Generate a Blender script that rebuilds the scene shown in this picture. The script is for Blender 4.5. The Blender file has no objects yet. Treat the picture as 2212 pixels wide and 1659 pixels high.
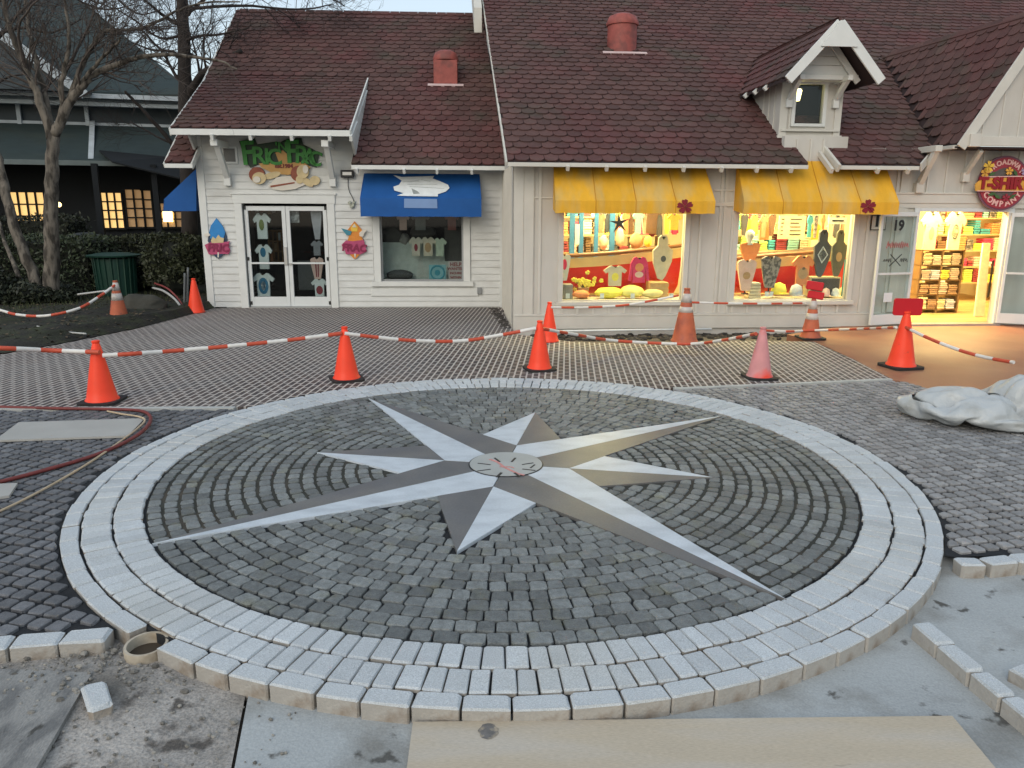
import bpy, math, random
from math import sin, cos, tan, pi, radians, sqrt, atan2, hypot, ceil, floor
from mathutils import Vector, Matrix, noise
from mathutils.geometry import tessellate_polygon
random.seed(7)
SC = bpy.context.scene
COL = SC.collection
V = Vector

# ---------------------------------------------------------------- camera, world, sun, exposure
PITCH, ROLL, CAMH, FPX = 0.22788726, -0.00509884, 2.0, 1636.06     # measured from the paving circle; px of a 2212 wide picture
cam = bpy.data.cameras.new('camera'); camo = bpy.data.objects.new('camera', cam); COL.objects.link(camo)
cam.sensor_width = 36.0; cam.lens = 36.0 * FPX / 2212.0; cam.clip_end = 2000; cam.clip_start = 0.05
camo.matrix_world = Matrix.Translation((0, 0, CAMH)) @ Matrix.Rotation(pi/2 - PITCH, 4, 'X') @ Matrix.Rotation(-ROLL, 4, 'Z')
SC.camera = camo
world = bpy.data.worlds.new('World'); SC.world = world; world.use_nodes = True
wn = world.node_tree; bg = wn.nodes['Background']
sky = wn.nodes.new('ShaderNodeTexSky'); sky.sky_type = 'NISHITA'; sky.sun_disc = False
SUN_EL, SUN_AZ = radians(32), radians(205)
sky.sun_elevation = SUN_EL; sky.sun_rotation = SUN_AZ; sky.air_density = 1.3; sky.dust_density = 2.5; sky.ozone_density = 1.0
mxs = wn.nodes.new('ShaderNodeMix'); mxs.data_type = 'RGBA'; mxs.inputs[0].default_value = .55; mxs.inputs[7].default_value = (4.6, 5.2, 5.7, 1)   # thin high overcast over the clear sky
wn.links.new(sky.outputs[0], mxs.inputs[6]); wn.links.new(mxs.outputs[2], bg.inputs[0]); bg.inputs[1].default_value = 0.15
sl = bpy.data.lights.new('sun', 'SUN'); sl.energy = 0.5; sl.angle = radians(40); sl.color = (1.0, 0.95, 0.88)
so = bpy.data.objects.new('sun', sl); COL.objects.link(so)
sd = V((sin(SUN_AZ)*cos(SUN_EL), cos(SUN_AZ)*cos(SUN_EL), sin(SUN_EL)))
so.rotation_euler = sd.to_track_quat('Z', 'Y').to_euler(); so.location = (0, -20, 30)
SC.view_settings.view_transform = 'Standard'; SC.view_settings.look = 'None'
SC.view_settings.exposure = 0.3; SC.view_settings.gamma = 1.0

# ---------------------------------------------------------------- measuring helpers: a picture point -> a point on a real plane
def ray(x, y):
    X = x - 1106.0; Y = 829.5 - y
    X, Y = X*cos(ROLL) + Y*sin(ROLL), -X*sin(ROLL) + Y*cos(ROLL)
    return V((X, FPX*cos(PITCH) + Y*sin(PITCH), -FPX*sin(PITCH) + Y*cos(PITCH)))
def G(x, y, z=0.0):
    d = ray(x, y); return V((0, 0, CAMH)) + d*((z - CAMH)/d.z)
def AY(x, y, Y):
    d = ray(x, y); return V((0, 0, CAMH)) + d*(Y/d.y)
class Frame:
    def __init__(s, x, y, deg):
        s.rz = radians(deg); s.o = V((x, y, 0)); s.M = Matrix.Translation(s.o) @ Matrix.Rotation(s.rz, 4, 'Z'); s.I = s.M.inverted()
    def at(s, x, y, v=0.0):                     # picture point on the plane v, in frame coordinates
        vd = V((-sin(s.rz), cos(s.rz), 0)); c = V((0, 0, CAMH)); d = ray(x, y)
        p = c + d*(((s.o + vd*v - c) @ vd) / (d @ vd)); return s.I @ p
WF = Frame(-0.142, 15.65, 3.0)                  # white clapboard shop
TF = Frame(0.146, 12.90, 4.5)                   # cream board and batten shop

# ---------------------------------------------------------------- materials
MATS = {}
def rgb(h):                                      # sRGB hex -> linear
    c = [int(h[i:i+2], 16)/255 for i in (0, 2, 4)]
    return [x/12.92 if x <= .04045 else ((x+.055)/1.055)**2.4 for x in c]
def pm(name, col, rough=.7, var=.12, scale=6.0, bump=0.0, bscale=40.0, isl=0.0, col2=None, c2scale=2.0, c2lo=.45, c2hi=.62,
       metal=0.0, spec=.4, stretch=(1, 1, 1), emit=0.0, ecol=None, speck=0.0, sscale=300.0, trans=0.0, coat=0.0, blotch=None):
    if name in MATS: return MATS[name]
    if isinstance(col, str): col = rgb(col)
    if isinstance(col2, str): col2 = rgb(col2)
    m = bpy.data.materials.new(name); m.use_nodes = True; N = m.node_tree.nodes; L = m.node_tree.links
    b = N['Principled BSDF']; b.inputs['Roughness'].default_value = rough; b.inputs['Metallic'].default_value = metal
    b.inputs['Specular IOR Level'].default_value = spec; b.inputs['Coat Weight'].default_value = coat
    tc = N.new('ShaderNodeTexCoord'); mp = N.new('ShaderNodeMapping'); mp.inputs['Scale'].default_value = stretch
    L.new(tc.outputs['Object'], mp.inputs['Vector'])
    def nz(sc, det=4.0):
        n = N.new('ShaderNodeTexNoise'); n.inputs['Scale'].default_value = sc; n.inputs['Detail'].default_value = det
        L.new(mp.outputs[0], n.inputs['Vector']); return n
    rc = N.new('ShaderNodeRGB'); rc.outputs[0].default_value = (*col, 1); cur = rc.outputs[0]
    if col2:
        n2 = nz(c2scale, 6.0); mr = N.new('ShaderNodeMapRange'); mr.inputs[1].default_value = c2lo; mr.inputs[2].default_value = c2hi
        L.new(n2.outputs[0], mr.inputs[0]); mx = N.new('ShaderNodeMix'); mx.data_type = 'RGBA'
        L.new(mr.outputs[0], mx.inputs[0]); L.new(cur, mx.inputs[6]); mx.inputs[7].default_value = (*col2, 1); cur = mx.outputs[2]
    if blotch:
        bc, bsc, blo, bhi = blotch; n3 = nz(bsc, 8.0); mr = N.new('ShaderNodeMapRange'); mr.inputs[1].default_value = blo; mr.inputs[2].default_value = bhi
        L.new(n3.outputs[0], mr.inputs[0]); mx = N.new('ShaderNodeMix'); mx.data_type = 'RGBA'; L.new(mr.outputs[0], mx.inputs[0]); L.new(cur, mx.inputs[6]); mx.inputs[7].default_value = (*bc, 1); cur = mx.outputs[2]
    def scaleby(sock, lo, hi, a=.25, bb=.75):
        nonlocal cur
        mr = N.new('ShaderNodeMapRange'); mr.inputs[1].default_value = a; mr.inputs[2].default_value = bb
        mr.inputs[3].default_value = lo; mr.inputs[4].default_value = hi; L.new(sock, mr.inputs[0])
        mx = N.new('ShaderNodeMix'); mx.data_type = 'RGBA'; mx.blend_type = 'MULTIPLY'; mx.inputs[0].default_value = 1
        L.new(cur, mx.inputs[6]); cb = N.new('ShaderNodeCombineColor')
        for i in range(3): L.new(mr.outputs[0], cb.inputs[i])
        L.new(cb.outputs[0], mx.inputs[7]); cur = mx.outputs[2]
    if var: scaleby(nz(scale, 5.0).outputs[0], 1-var, 1+var)
    if speck: scaleby(nz(sscale, 2.0).outputs[0], 1-speck, 1+speck, .3, .7)
    if isl:
        g = N.new('ShaderNodeNewGeometry'); scaleby(g.outputs['Random Per Island'], 1-isl, 1+isl, 0, 1)
    L.new(cur, b.inputs['Base Color'])
    if bump:
        bn = N.new('ShaderNodeBump'); bn.inputs['Strength'].default_value = min(1, bump); bn.inputs['Distance'].default_value = .01*max(1, bump)
        L.new(nz(bscale, 6.0).outputs[0], bn.inputs['Height']); L.new(bn.outputs[0], b.inputs['Normal'])
    if emit:
        b.inputs['Emission Color'].default_value = (*(ecol or col), 1); b.inputs['Emission Strength'].default_value = emit
    MATS[name] = m; return m
def glass(name='pane_glass', tint=(.9, .95, .95), refl=.025):
    if name in MATS: return MATS[name]
    m = bpy.data.materials.new(name); m.use_nodes = True; N = m.node_tree.nodes; L = m.node_tree.links
    N.remove(N['Principled BSDF']); t = N.new('ShaderNodeBsdfTransparent'); t.inputs[0].default_value = (*tint, 1)
    g = N.new('ShaderNodeBsdfGlossy'); g.inputs['Roughness'].default_value = .03
    lw = N.new('ShaderNodeLayerWeight'); lw.inputs[0].default_value = .5; pw = N.new('ShaderNodeMath'); pw.operation = 'POWER'; pw.inputs[1].default_value = 4.0
    mr = N.new('ShaderNodeMath'); mr.operation = 'MULTIPLY_ADD'; mr.inputs[1].default_value = .6; mr.inputs[2].default_value = refl; L.new(lw.outputs['Facing'], pw.inputs[0]); L.new(pw.outputs[0], mr.inputs[0]); mx = N.new('ShaderNodeMixShader'); L.new(mr.outputs[0], mx.inputs[0]); L.new(t.outputs[0], mx.inputs[1]); L.new(g.outputs[0], mx.inputs[2])
    L.new(mx.outputs[0], N['Material Output'].inputs[0]); MATS[name] = m; return m

# ---------------------------------------------------------------- mesh builder
XF = {}
def I4(): return Matrix.Identity(4)
class MB:
    def __init__(s, M=None): s.v = []; s.f = []; s.m = []; s.M = M or I4()
    def add(s, vs, fs, mi=0):
        n = len(s.v); s.v += [s.M @ V(p) for p in vs]; s.f += [tuple(i+n for i in f) for f in fs]
        s.m += (mi if isinstance(mi, list) else [mi]*len(fs)); return s
    def hexa(s, p, mi=0):                        # 8 corners: bottom 4 ccw, top 4 ccw
        return s.add(p, [(3, 2, 1, 0), (4, 5, 6, 7), (0, 1, 5, 4), (1, 2, 6, 5), (2, 3, 7, 6), (3, 0, 4, 7)], mi)
    def box(s, x0, x1, y0, y1, z0, z1, mi=0):
        return s.hexa([(x0, y0, z0), (x1, y0, z0), (x1, y1, z0), (x0, y1, z0), (x0, y0, z1), (x1, y0, z1), (x1, y1, z1), (x0, y1, z1)], mi)
    def beam(s, p, q, w, h, up=(0, 0, 1), mi=0): # w across, h along up
        p = V(p); q = V(q); d = (q-p).normalized(); x = d.cross(V(up)).normalized(); u = x.cross(d)
        a = x*w/2; b = u*h/2
        return s.hexa([p-a-b, p+a-b, q+a-b, q-a-b, p-a+b, p+a+b, q+a+b, q-a+b], mi)
    def poly(s, pts, mi=0):                      # any simple polygon, triangulated
        pts = [V(p) for p in pts]; t = tessellate_polygon([pts]); nn = V((0, 0, 0))
        for i in range(len(pts)): nn += pts[i].cross(pts[(i+1) % len(pts)])
        fs = []
        for a, b, c in t:
            if (pts[b]-pts[a]).cross(pts[c]-pts[a]).dot(nn) < 0: a, b = b, a
            fs.append((a, b, c))
        return s.add(pts, fs, mi)
    def prism(s, pts, vec, mi=0, side=None):
        pts = [V(p) for p in pts]; vec = V(vec); nn = V((0, 0, 0)); n = len(pts)
        for i in range(n): nn += pts[i].cross(pts[(i+1) % n])
        if nn.dot(vec) < 0: pts = pts[::-1]
        s.poly([p+vec for p in pts], mi); s.poly(pts[::-1], mi)
        return s.add(pts+[p+vec for p in pts], [(i, (i+1) % n, n+(i+1) % n, n+i) for i in range(n)], mi if side is None else side)
    def tube(s, pts, r, n=8, mi=0, cap=True):
        pts = [V(p) for p in pts]; k = len(pts); rr = r if isinstance(r, (list, tuple)) else [r]*k
        up = V((0, 0, 1)); vs = []; ref = None
        for i in range(k):
            d = (pts[min(i+1, k-1)]-pts[max(i-1, 0)])
            d = d.normalized() if d.length > 1e-9 else V((0, 0, 1))
            if ref is None: ref = d.cross(up if abs(d.z) < .95 else V((1, 0, 0))).normalized()
            ref = (ref - d*ref.dot(d)); ref = ref.normalized() if ref.length > 1e-6 else d.orthogonal().normalized()
            b = d.cross(ref)
            vs += [pts[i] + (ref*cos(2*pi*j/n) + b*sin(2*pi*j/n))*rr[i] for j in range(n)]
        fs = []; ms = []
        for i in range(k-1):
            for j in range(n):
                fs.append((i*n+j, i*n+(j+1) % n, (i+1)*n+(j+1) % n, (i+1)*n+j)); ms.append(mi(i) if callable(mi) else mi)
        if cap:
            fs += [tuple(range(n))[::-1], tuple((k-1)*n+j for j in range(n))]; ms += [ms[0], ms[-1]]
        return s.add(vs, fs, ms)
    def lathe(s, prof, c=(0, 0, 0), n=24, mi=0, sx=1, sy=1):
        c = V(c); k = len(prof); vs = []
        for r, z in prof: vs += [c + V((r*cos(2*pi*j/n)*sx, r*sin(2*pi*j/n)*sy, z)) for j in range(n)]
        fs = []; ms = []
        for i in range(k-1):
            for j in range(n):
                fs.append((i*n+j, i*n+(j+1) % n, (i+1)*n+(j+1) % n, (i+1)*n+j)); ms.append(mi(i) if callable(mi) else mi)
        if prof[0][0] > 1e-6: fs.append(tuple(range(n))[::-1]); ms.append(ms[0])
        if prof[-1][0] > 1e-6: fs.append(tuple((k-1)*n+j for j in range(n))); ms.append(ms[-1])
        return s.add(vs, fs, ms)
    def blob(s, c, rx, ry, rz, n=12, k=7, jit=0.0, mi=0, seed=0):
        vs = []; c = V(c)
        for i in range(k+1):
            a = -pi/2 + pi*i/k
            for j in range(n):
                b = 2*pi*j/n; d = V((cos(a)*cos(b), cos(a)*sin(b), sin(a)))
                q = 1 + jit*noise.noise(d*1.7 + V((seed*3.1, seed*1.7, 0)))*2
                vs.append(c + V((d.x*rx, d.y*ry, d.z*rz))*q)
        fs = [(i*n+j, i*n+(j+1) % n, (i+1)*n+(j+1) % n, (i+1)*n+j) for i in range(k) for j in range(n)]
        return s.add(vs, fs, mi)
    def text(s, string, size, M, ext=.01, mi=0, bold=0.0, shear=0.0, align='CENTER'):
        cu = bpy.data.curves.new('lettering', 'FONT'); cu.body = string; cu.size = size; cu.extrude = ext; cu.offset = bold; cu.shear = shear
        cu.align_x = align; cu.align_y = 'CENTER'; cu.resolution_u = 3
        ob = bpy.data.objects.new('lettering', cu); COL.objects.link(ob); dg = bpy.context.evaluated_depsgraph_get(); dg.update()
        me = ob.evaluated_get(dg).to_mesh()
        s.add([M @ v.co for v in me.vertices], [tuple(p.vertices) for p in me.polygons], mi)
        ob.evaluated_get(dg).to_mesh_clear(); bpy.data.objects.remove(ob); bpy.data.curves.remove(cu); return s
    def build(s, name, mats, parent=None, smooth=False, bevel=0.0, at=None, label=None, cat=None, group=None, kind=None, seg=1, autosm=None):
        if not isinstance(mats, (list, tuple)): mats = [mats]
        X = XF[parent.name] if parent else (Matrix.Translation(V(at)) if at is not None else I4())
        inv = X.inverted(); me = bpy.data.meshes.new(name)
        me.from_pydata([inv @ p for p in s.v], [], s.f)
        for m in mats: me.materials.append(m)
        me.polygons.foreach_set('material_index', s.m)
        if smooth: me.polygons.foreach_set('use_smooth', [True]*len(s.f))
        me.update(); o = bpy.data.objects.new(name, me); COL.objects.link(o)
        if smooth and autosm: me.set_sharp_from_angle(angle=radians(autosm))
        if parent: o.parent = parent; XF[o.name] = X
        else:
            if at is not None: o.location = V(at)
            XF[o.name] = X
        if bevel:
            bm = o.modifiers.new('bevel', 'BEVEL'); bm.width = bevel; bm.segments = seg; bm.limit_method = 'ANGLE'; bm.angle_limit = radians(40)
        tag(o, label, cat, group, kind); return o
def tag(o, label=None, cat=None, group=None, kind=None):
    for k, x in (('label', label), ('category', cat), ('group', group), ('kind', kind)):
        if x: o[k] = x
def thing(name, label, cat, loc=(0, 0, 0), rz=0.0, group=None):
    o = bpy.data.objects.new(name, None); COL.objects.link(o); o.empty_display_size = .2
    o.location = loc; o.rotation_euler = (0, 0, rz); XF[o.name] = Matrix.Translation(V(loc)) @ Matrix.Rotation(rz, 4, 'Z')
    tag(o, label, cat, group); return o
def copy_tree(o, loc, rz=None, label=None, parent=None):
    c = o.copy(); COL.objects.link(c)
    if parent: c.parent = parent
    else:
        c.location = loc
        if rz is not None: c.rotation_euler = (0, 0, rz)
        if label: c['label'] = label
    for ch in list(o.children): copy_tree(ch, None, None, None, c)
    return c
def struct(name, mb, m, **k): return mb.build(name, m, kind='structure', **k)
def setm(M): return MB(M)

# irregular chamfered stone: corner points ccw, top and bottom heights
def sett(mb, c, zt, zb, ch=.012, ins=.01, mi=0, side=None, rough=.003):
    n = len(c); cx = sum(p[0] for p in c)/n; cy = sum(p[1] for p in c)/n
    ring = []
    for i in range(n):
        p = V((c[i][0], c[i][1])); a = V((c[i-1][0], c[i-1][1])); b = V((c[(i+1) % n][0], c[(i+1) % n][1]))
        k = ch*random.uniform(.6, 1.5)
        ring += [p + (a-p).normalized()*k, p + (b-p).normalized()*k]
    m = len(ring); vs = [(p.x, p.y, zb) for p in ring]
    ins2 = ins
    vs += [(p.x+random.uniform(-rough, rough), p.y+random.uniform(-rough, rough), zt-ins2*.9+random.uniform(-rough, rough)) for p in ring]
    tx, ty = random.uniform(-1, 1)*rough*8, random.uniform(-1, 1)*rough*8
    for p in ring:
        d = V((cx-p.x, cy-p.y)); d = d.normalized()*ins2
        vs.append((p.x+d.x, p.y+d.y, zt + (p.x-cx)*tx + (p.y-cy)*ty + random.uniform(-rough, rough)*.4))
    fs = []; ms = []
    for r in (0, 1):
        for i in range(m):
            fs.append((r*m+i, r*m+(i+1) % m, (r+1)*m+(i+1) % m, (r+1)*m+i)); ms.append(mi if (side is None or r == 1) else side)
    fs.append(tuple(2*m+i for i in range(m))); ms.append(mi)
    mb.add(vs, fs, ms)

# scalloped shingles over a (possibly twisted) quad; bl,br,tr,tl in frame coordinates; rows keep a common phase through s0
def shingles(mb, bl, br, tr, tl, w=.234, e=.205, O=None, U0=None, s0=0.0, mi=0, seed=0):
    bl, br, tr, tl = V(bl), V(br), V(tr), V(tl)
    S1 = ((tl-bl).length + (tr-br).length)/2
    U0 = V(U0).normalized() if U0 is not None else (br-bl).normalized(); O = V(O) if O is not None else bl
    Nn = (br-bl).cross(tl-bl).normalized()
    if Nn.z < 0: Nn = -Nn
    sc = ((tl-bl) - U0*((tl-bl).dot(U0))).length or 1.0
    h = sc; k = ceil(s0/e - 1e-6); rnd = random.Random(seed)
    while k*e < s0 + h - .02:
        t = (k*e - s0)/h; Lp = bl.lerp(tl, t); Rp = br.lerp(tr, t); U = (Rp-Lp)
        if U.length < .05: k += 1; continue
        U.normalize(); Sd = Nn.cross(U); Sd = Sd if Sd.z > 0 else -Sd
        aL = (Lp-O).dot(U0); aR = aL + (Rp-Lp).length
        a = floor((aL)/w)*w + (w/2 if k % 2 else 0) - w
        while a < aR + w:
            c = a + rnd.uniform(-.006, .006); ww = w*.485; dz = rnd.uniform(-.004, .004)
            prof = [(-ww, 1.3*e), (-ww, .40*e), (-ww*.82, .17*e), (-ww*.45, .03*e), (ww*.45, .03*e), (ww*.82, .17*e), (ww, .40*e), (ww, 1.3*e)]
            pts = []
            for x, y in prof:
                q = min(max(c+x, aL), aR); pts.append((q, y+dz))
            if pts[-1][0]-pts[0][0] > .03:
                hi = .023 + rnd.uniform(0, .007)
                def P(q, y, lift): return Lp + U*(q-aL) + Sd*y + Nn*lift
                top = [P(q, y, hi*(1 - (y/(1.3*e))) + .003) for q, y in pts]
                low = [P(q, y, hi*(1 - (y/(1.3*e))) - .020) for q, y in pts[1:-1]]
                n = len(top); fs = [tuple(range(n))] + [(n+i, n+i+1, i+2, i+1) for i in range(len(low)-1)]
                # keep the top facing outwards
                nv = (top[3]-top[0]).cross(top[5]-top[0])
                if nv.dot(Nn) < 0: fs = [f[::-1] for f in fs]
                mb.add(top+low, fs, mi)
            a += w
        k += 1
# ---------------------------------------------------------------- ground, paving, medallion
GZ = -0.088
m_ground = pm('bare_ground', (.13, .11, .09), .95, .3, 3, .8, 30)
m_conc = pm('fresh_concrete', (.345, .365, .365), .85, .13, 1.4, .35, 60, col2=(.215, .215, .20), c2scale=2.1, c2lo=.50, c2hi=.66, speck=.10, sscale=110, blotch=((.09, .088, .08), 7.0, .645, .70))
m_dirt = pm('sandy_dirt', (.33, .31, .285), .95, .22, 2.5, 1.2, 45, blotch=((.10, .09, .08), 6, .60, .68), col2=(.15, .138, .12), c2scale=2.2, c2lo=.48, c2hi=.64, speck=.25, sscale=90)
m_joint = pm('dark_joint_sand', (.016, .018, .021), .95, .3, 8, .6, 120)
m_jointg = pm('green_grey_grout', (.058, .064, .056), .95, .3, 8, .6, 120)
m_grout = pm('sandy_grout', (.036, .037, .030), .95, .3, 6, .8, 90, col2=(.075, .062, .046), c2scale=2, c2lo=.5, c2hi=.7)
m_soil = pm('garden_soil', (.018, .017, .013), .98, .45, 2.5, 1.5, 18, col2=(.026, .030, .014), c2scale=3, speck=.35, sscale=40)
m_setts = pm('dark_basalt_sett', (.156, .168, .166), .60, .24, 26, .7, 90, isl=.32, col2=(.160, .165, .135), c2scale=5, c2lo=.56, c2hi=.72, speck=.22, sscale=160)
m_settl = pm('violet_grey_sett', (.120, .123, .130), .6, .22, 22, .5, 90, isl=.28, speck=.18, sscale=160)
m_settr = pm('mauve_grey_sett', (.235, .235, .235), .6, .18, 22, .5, 90, isl=.24, speck=.15, sscale=160)
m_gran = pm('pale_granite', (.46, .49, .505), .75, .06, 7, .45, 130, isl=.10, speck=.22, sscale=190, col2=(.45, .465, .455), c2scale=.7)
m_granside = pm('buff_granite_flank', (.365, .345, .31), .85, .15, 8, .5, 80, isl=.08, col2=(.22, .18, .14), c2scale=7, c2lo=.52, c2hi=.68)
m_marble = pm('white_marble', (.52, .57, .61), .42, .07, 5, 0, col2=(.38, .42, .455), c2scale=3.6, c2lo=.46, c2hi=.80, stretch=(1, 1.8, 1), speck=.06, sscale=60)
m_slate = pm('grey_brown_slate', (.118, .119, .122), .42, .16, 3, 0, col2=(.142, .138, .130), c2scale=2.6, c2lo=.42, c2hi=.62, speck=.10, sscale=70, blotch=((.26, .22, .17), 5, .68, .78))
m_disc = pm('beige_stone_disc', (.36, .375, .36), .45, .10, 4, 0, speck=.05, sscale=120)
m_black = pm('black_inlay', (.012, .012, .012), .5, 0)
m_pink = pm('pink_marker_paint', (.55, .24, .22), .6, .2, 30)
m_redc = pm('red_stained_concrete', (.27, .115, .065), .55, .14, 1.0, .15, 60, col2=(.30, .15, .085), c2scale=.8, speck=.08, sscale=90)
m_strip = pm('pale_edging', (.42, .43, .41), .8, .12, 6, .3, 60)

struct('ground', MB().add([(-150, -60, -.14), (150, -60, -.14), (150, 240, -.14), (-150, 240, -.14)], [(0, 1, 2, 3)]), m_ground)
# concrete base slabs in front, each cast bay with its own slightly different level
def g2(x, y, z): p = G(x, y, z); return (p.x, p.y, z)
j0 = G(530, 1515, GZ); j1 = G(494, 1700, GZ)
dj = (j1-j0).normalized(); jt = j0 - dj*2.4; jb = j0 + dj*6
c = MB(); c.prism([(jt.x+.008, jt.y, GZ), (jb.x+.008, jb.y, GZ), (14, jb.y, GZ), (14, jt.y+1.6, GZ), (3.2, jt.y+1.6, GZ)], (0, 0, -.1)); struct('concrete_slab', c, m_conc)
# the dirt bay on the left, a bumpy sheet
n = 110; vs = []; fs = []
x0, x1, y0, y1 = -5.2, 0, jb.y+1.0, 4.6
for j in range(n+1):
    for i in range(n+1):
        y = y0 + (y1-y0)*j/n; xr = jt.x + (jb.x-jt.x)*((y-jt.y)/(jb.y-jt.y)) - .006
        x = x0 + (xr-x0)*(i/n)**.8
        edge = min(1, (xr-x)/.10)
        h = (noise.noise(V((x*2.2, y*2.2, 0)))*.012 + noise.noise(V((x*9, y*9, 3)))*.006 + noise.noise(V((x*31, y*31, 3)))*.0035)*edge
        pile = .035*max(0, 1-hypot(x+2.02, (y-3.0)*1.2)/.55)
        vs.append((x, y, GZ - .004 + h + pile))
for j in range(n):
    for i in range(n):
        a = j*(n+1)+i; fs.append((a, a+1, a+n+2, a+n+1))
struct('dirt', MB().add(vs, fs), m_dirt, smooth=True)

RC = V((-.055, 5.84)); R_OUT, R_IN = 3.12, 2.645                    # granite ring
SCN = V((-.0453, 5.771)); R_L, R_S, PH0 = 2.62, 1.615, 2.1814       # compass star
def arc(a0, a1, r, n=40, z=0.0): return [(RC.x + r*cos(a0+(a1-a0)*i/n), RC.y + r*sin(a0+(a1-a0)*i/n), z) for i in range(n+1)]
def ang(p): return atan2(p[1]-RC.y, p[0]-RC.x)
# brick patio (cut along the ring)
pl = G(520, 879); pr_ = G(1450, 838); a0, a1 = ang(pr_), ang(pl)
ql = [(-10.5, G(-200, 890).y, 0), (-10.5, 10.6, 0)]
back = [G(0, 766), G(122, 745), G(305, 708), G(440, 668)]
pat = [tuple(pl)] + ql + [(p.x, p.y, 0) for p in back] + [tuple(WF.M @ V((-6.05, .0, 0))), tuple(WF.M @ V((.03, .0, 0)))]
pat += [(p.x, p.y, 0) for p in [G(1086, 672), G(1112, 722), G(1235, 738), G(1310, 741), G(1465, 745), G(1500, 737), G(1650, 736), G(1758, 738), G(1843, 776), G(1923, 817)]]
pat += [(pr_.x, pr_.y, 0)] + arc(a0, a1, R_OUT+.004)[1:-1]
def brickmat():
    m = bpy.data.materials.new('brown_clay_pavers'); m.use_nodes = True; N = m.node_tree.nodes; L = m.node_tree.links; b = N['Principled BSDF']
    tc = N.new('ShaderNodeTexCoord'); mp = N.new('ShaderNodeMapping'); mp.inputs['Rotation'].default_value = (0, 0, radians(90+4))
    L.new(tc.outputs['Object'], mp.inputs[0]); br = N.new('ShaderNodeTexBrick'); L.new(mp.outputs[0], br.inputs[0])
    br.inputs['Scale'].default_value = 1; br.inputs['Brick Width'].default_value = .205; br.inputs['Row Height'].default_value = .076
    br.inputs['Mortar Size'].default_value = .0118; br.inputs['Mortar Smooth'].default_value = .25; br.inputs['Bias'].default_value = 0
    br.inputs['Color1'].default_value = (.080, .055, .047, 1); br.inputs['Color2'].default_value = (.050, .040, .040, 1); br.inputs['Mortar'].default_value = (.47, .43, .385, 1)
    n1 = N.new('ShaderNodeTexNoise'); n1.inputs['Scale'].default_value = .55; n1.inputs['Detail'].default_value = 5; L.new(tc.outputs['Object'], n1.inputs[0])
    mr = N.new('ShaderNodeMapRange'); mr.inputs[1].default_value = .42; mr.inputs[2].default_value = .66; mr.inputs[3].default_value = 0; mr.inputs[4].default_value = .26; L.new(n1.outputs[0], mr.inputs[0])
    mx = N.new('ShaderNodeMix'); mx.data_type = 'RGBA'; L.new(mr.outputs[0], mx.inputs[0]); L.new(br.outputs[0], mx.inputs[6]); mx.inputs[7].default_value = (.30, .285, .265, 1)
    n2 = N.new('ShaderNodeTexNoise'); n2.inputs['Scale'].default_value = 22; L.new(tc.outputs['Object'], n2.inputs[0])
    m2 = N.new('ShaderNodeMix'); m2.data_type = 'RGBA'; m2.blend_type = 'OVERLAY'; m2.inputs[0].default_value = .45; L.new(mx.outputs[2], m2.inputs[6]); L.new(n2.outputs[0], m2.inputs[7])
    L.new(m2.outputs[2], b.inputs['Base Color']); b.inputs['Roughness'].default_value = .8
    bp = N.new('ShaderNodeBump'); bp.inputs['Strength'].default_value = .5; bp.inputs['Distance'].default_value = .008; bp.invert = True; L.new(br.outputs[1], bp.inputs['Height']); L.new(bp.outputs[0], b.inputs['Normal'])
    return m
m_brick = brickmat()
struct('brick_patio', MB().prism(pat, (0, 0, -.13), 0), m_brick)
# pale concrete edging strips along the patio front
ed = MB()
a = V((-10.5, G(-200, 890).y, 0)); b_ = V((pl.x-.05, pl.y, 0)); ed.beam(a + V((0, -.035, -.05)), b_ + V((0, -.035, -.05)), .07, .112)
a = G(1455, 838); b_ = G(1923, 818); ed.beam(V((a.x, a.y-.03, -.05)), V((b_.x, b_.y-.03, -.05)), .06, .112); struct('edging_strip', ed, m_strip)
# red concrete in front of the entrance
rc_ = [G(1923, 820), G(1951, 823), G(2034, 847), G(2130, 870), G(2400, 905)]
red = [(p.x, p.y, -.004) for p in rc_] + [(12, rc_[-1].y, -.004), (12, 13.75, -.004)] + [tuple(TF.M @ V((8.6, .0, -.004))), tuple(TF.M @ V((5.75, -.01, -.004)))]
red += [(p.x, p.y, -.004) for p in [G(1700, 722), G(1762, 738), G(1846, 776)]]
struct('red_concrete', MB().prism(red, (0, 0, -.12)), m_redc)
# garden bed on the left
gs = [tuple(WF.M @ V((-6.0, 0, .0))), tuple(WF.M @ V((-6.0, 6, .0)))] + [(-6, 26, 0), (-30, 26, 0), (-30, 10.5, 0), (-10.5, 10.5, 0)] + [(p.x, p.y, 0) for p in back]
n = 60; vs = []; fs = []
for j in range(n+1):
    for i in range(n+1):
        x = -30 + 24.2*(i/n)**.6; y = 10.0 + 16*(j/n)
        if True:
            # edge line between bed and patio
            ex = [(-30, 10.6), (-10.5, 10.6)] + [(p.x, p.y) for p in back] + [(-6.0, 15.3)]
            yl = ex[-1][1]
            for (xa, ya), (xb, yb) in zip(ex, ex[1:]):
                if xa <= x <= xb: yl = ya + (yb-ya)*(x-xa)/(xb-xa)
            y = yl + (26-yl)*(j/n)**1.6
        d = min(1.0, max(0, (y-yl)/1.2))
        vs.append((x, y, .01 + d*.13 + d*(noise.noise(V((x*1.3, y*1.3, 0)))*.06 + noise.noise(V((x*6, y*6, 2)))*.03)))
for j in range(n):
    for i in range(n):
        a = j*(n+1)+i; fs.append((a, a+1, a+n+2, a+n+1))
struct('garden_soil', MB().add(vs, fs), m_soil, smooth=True)

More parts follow.
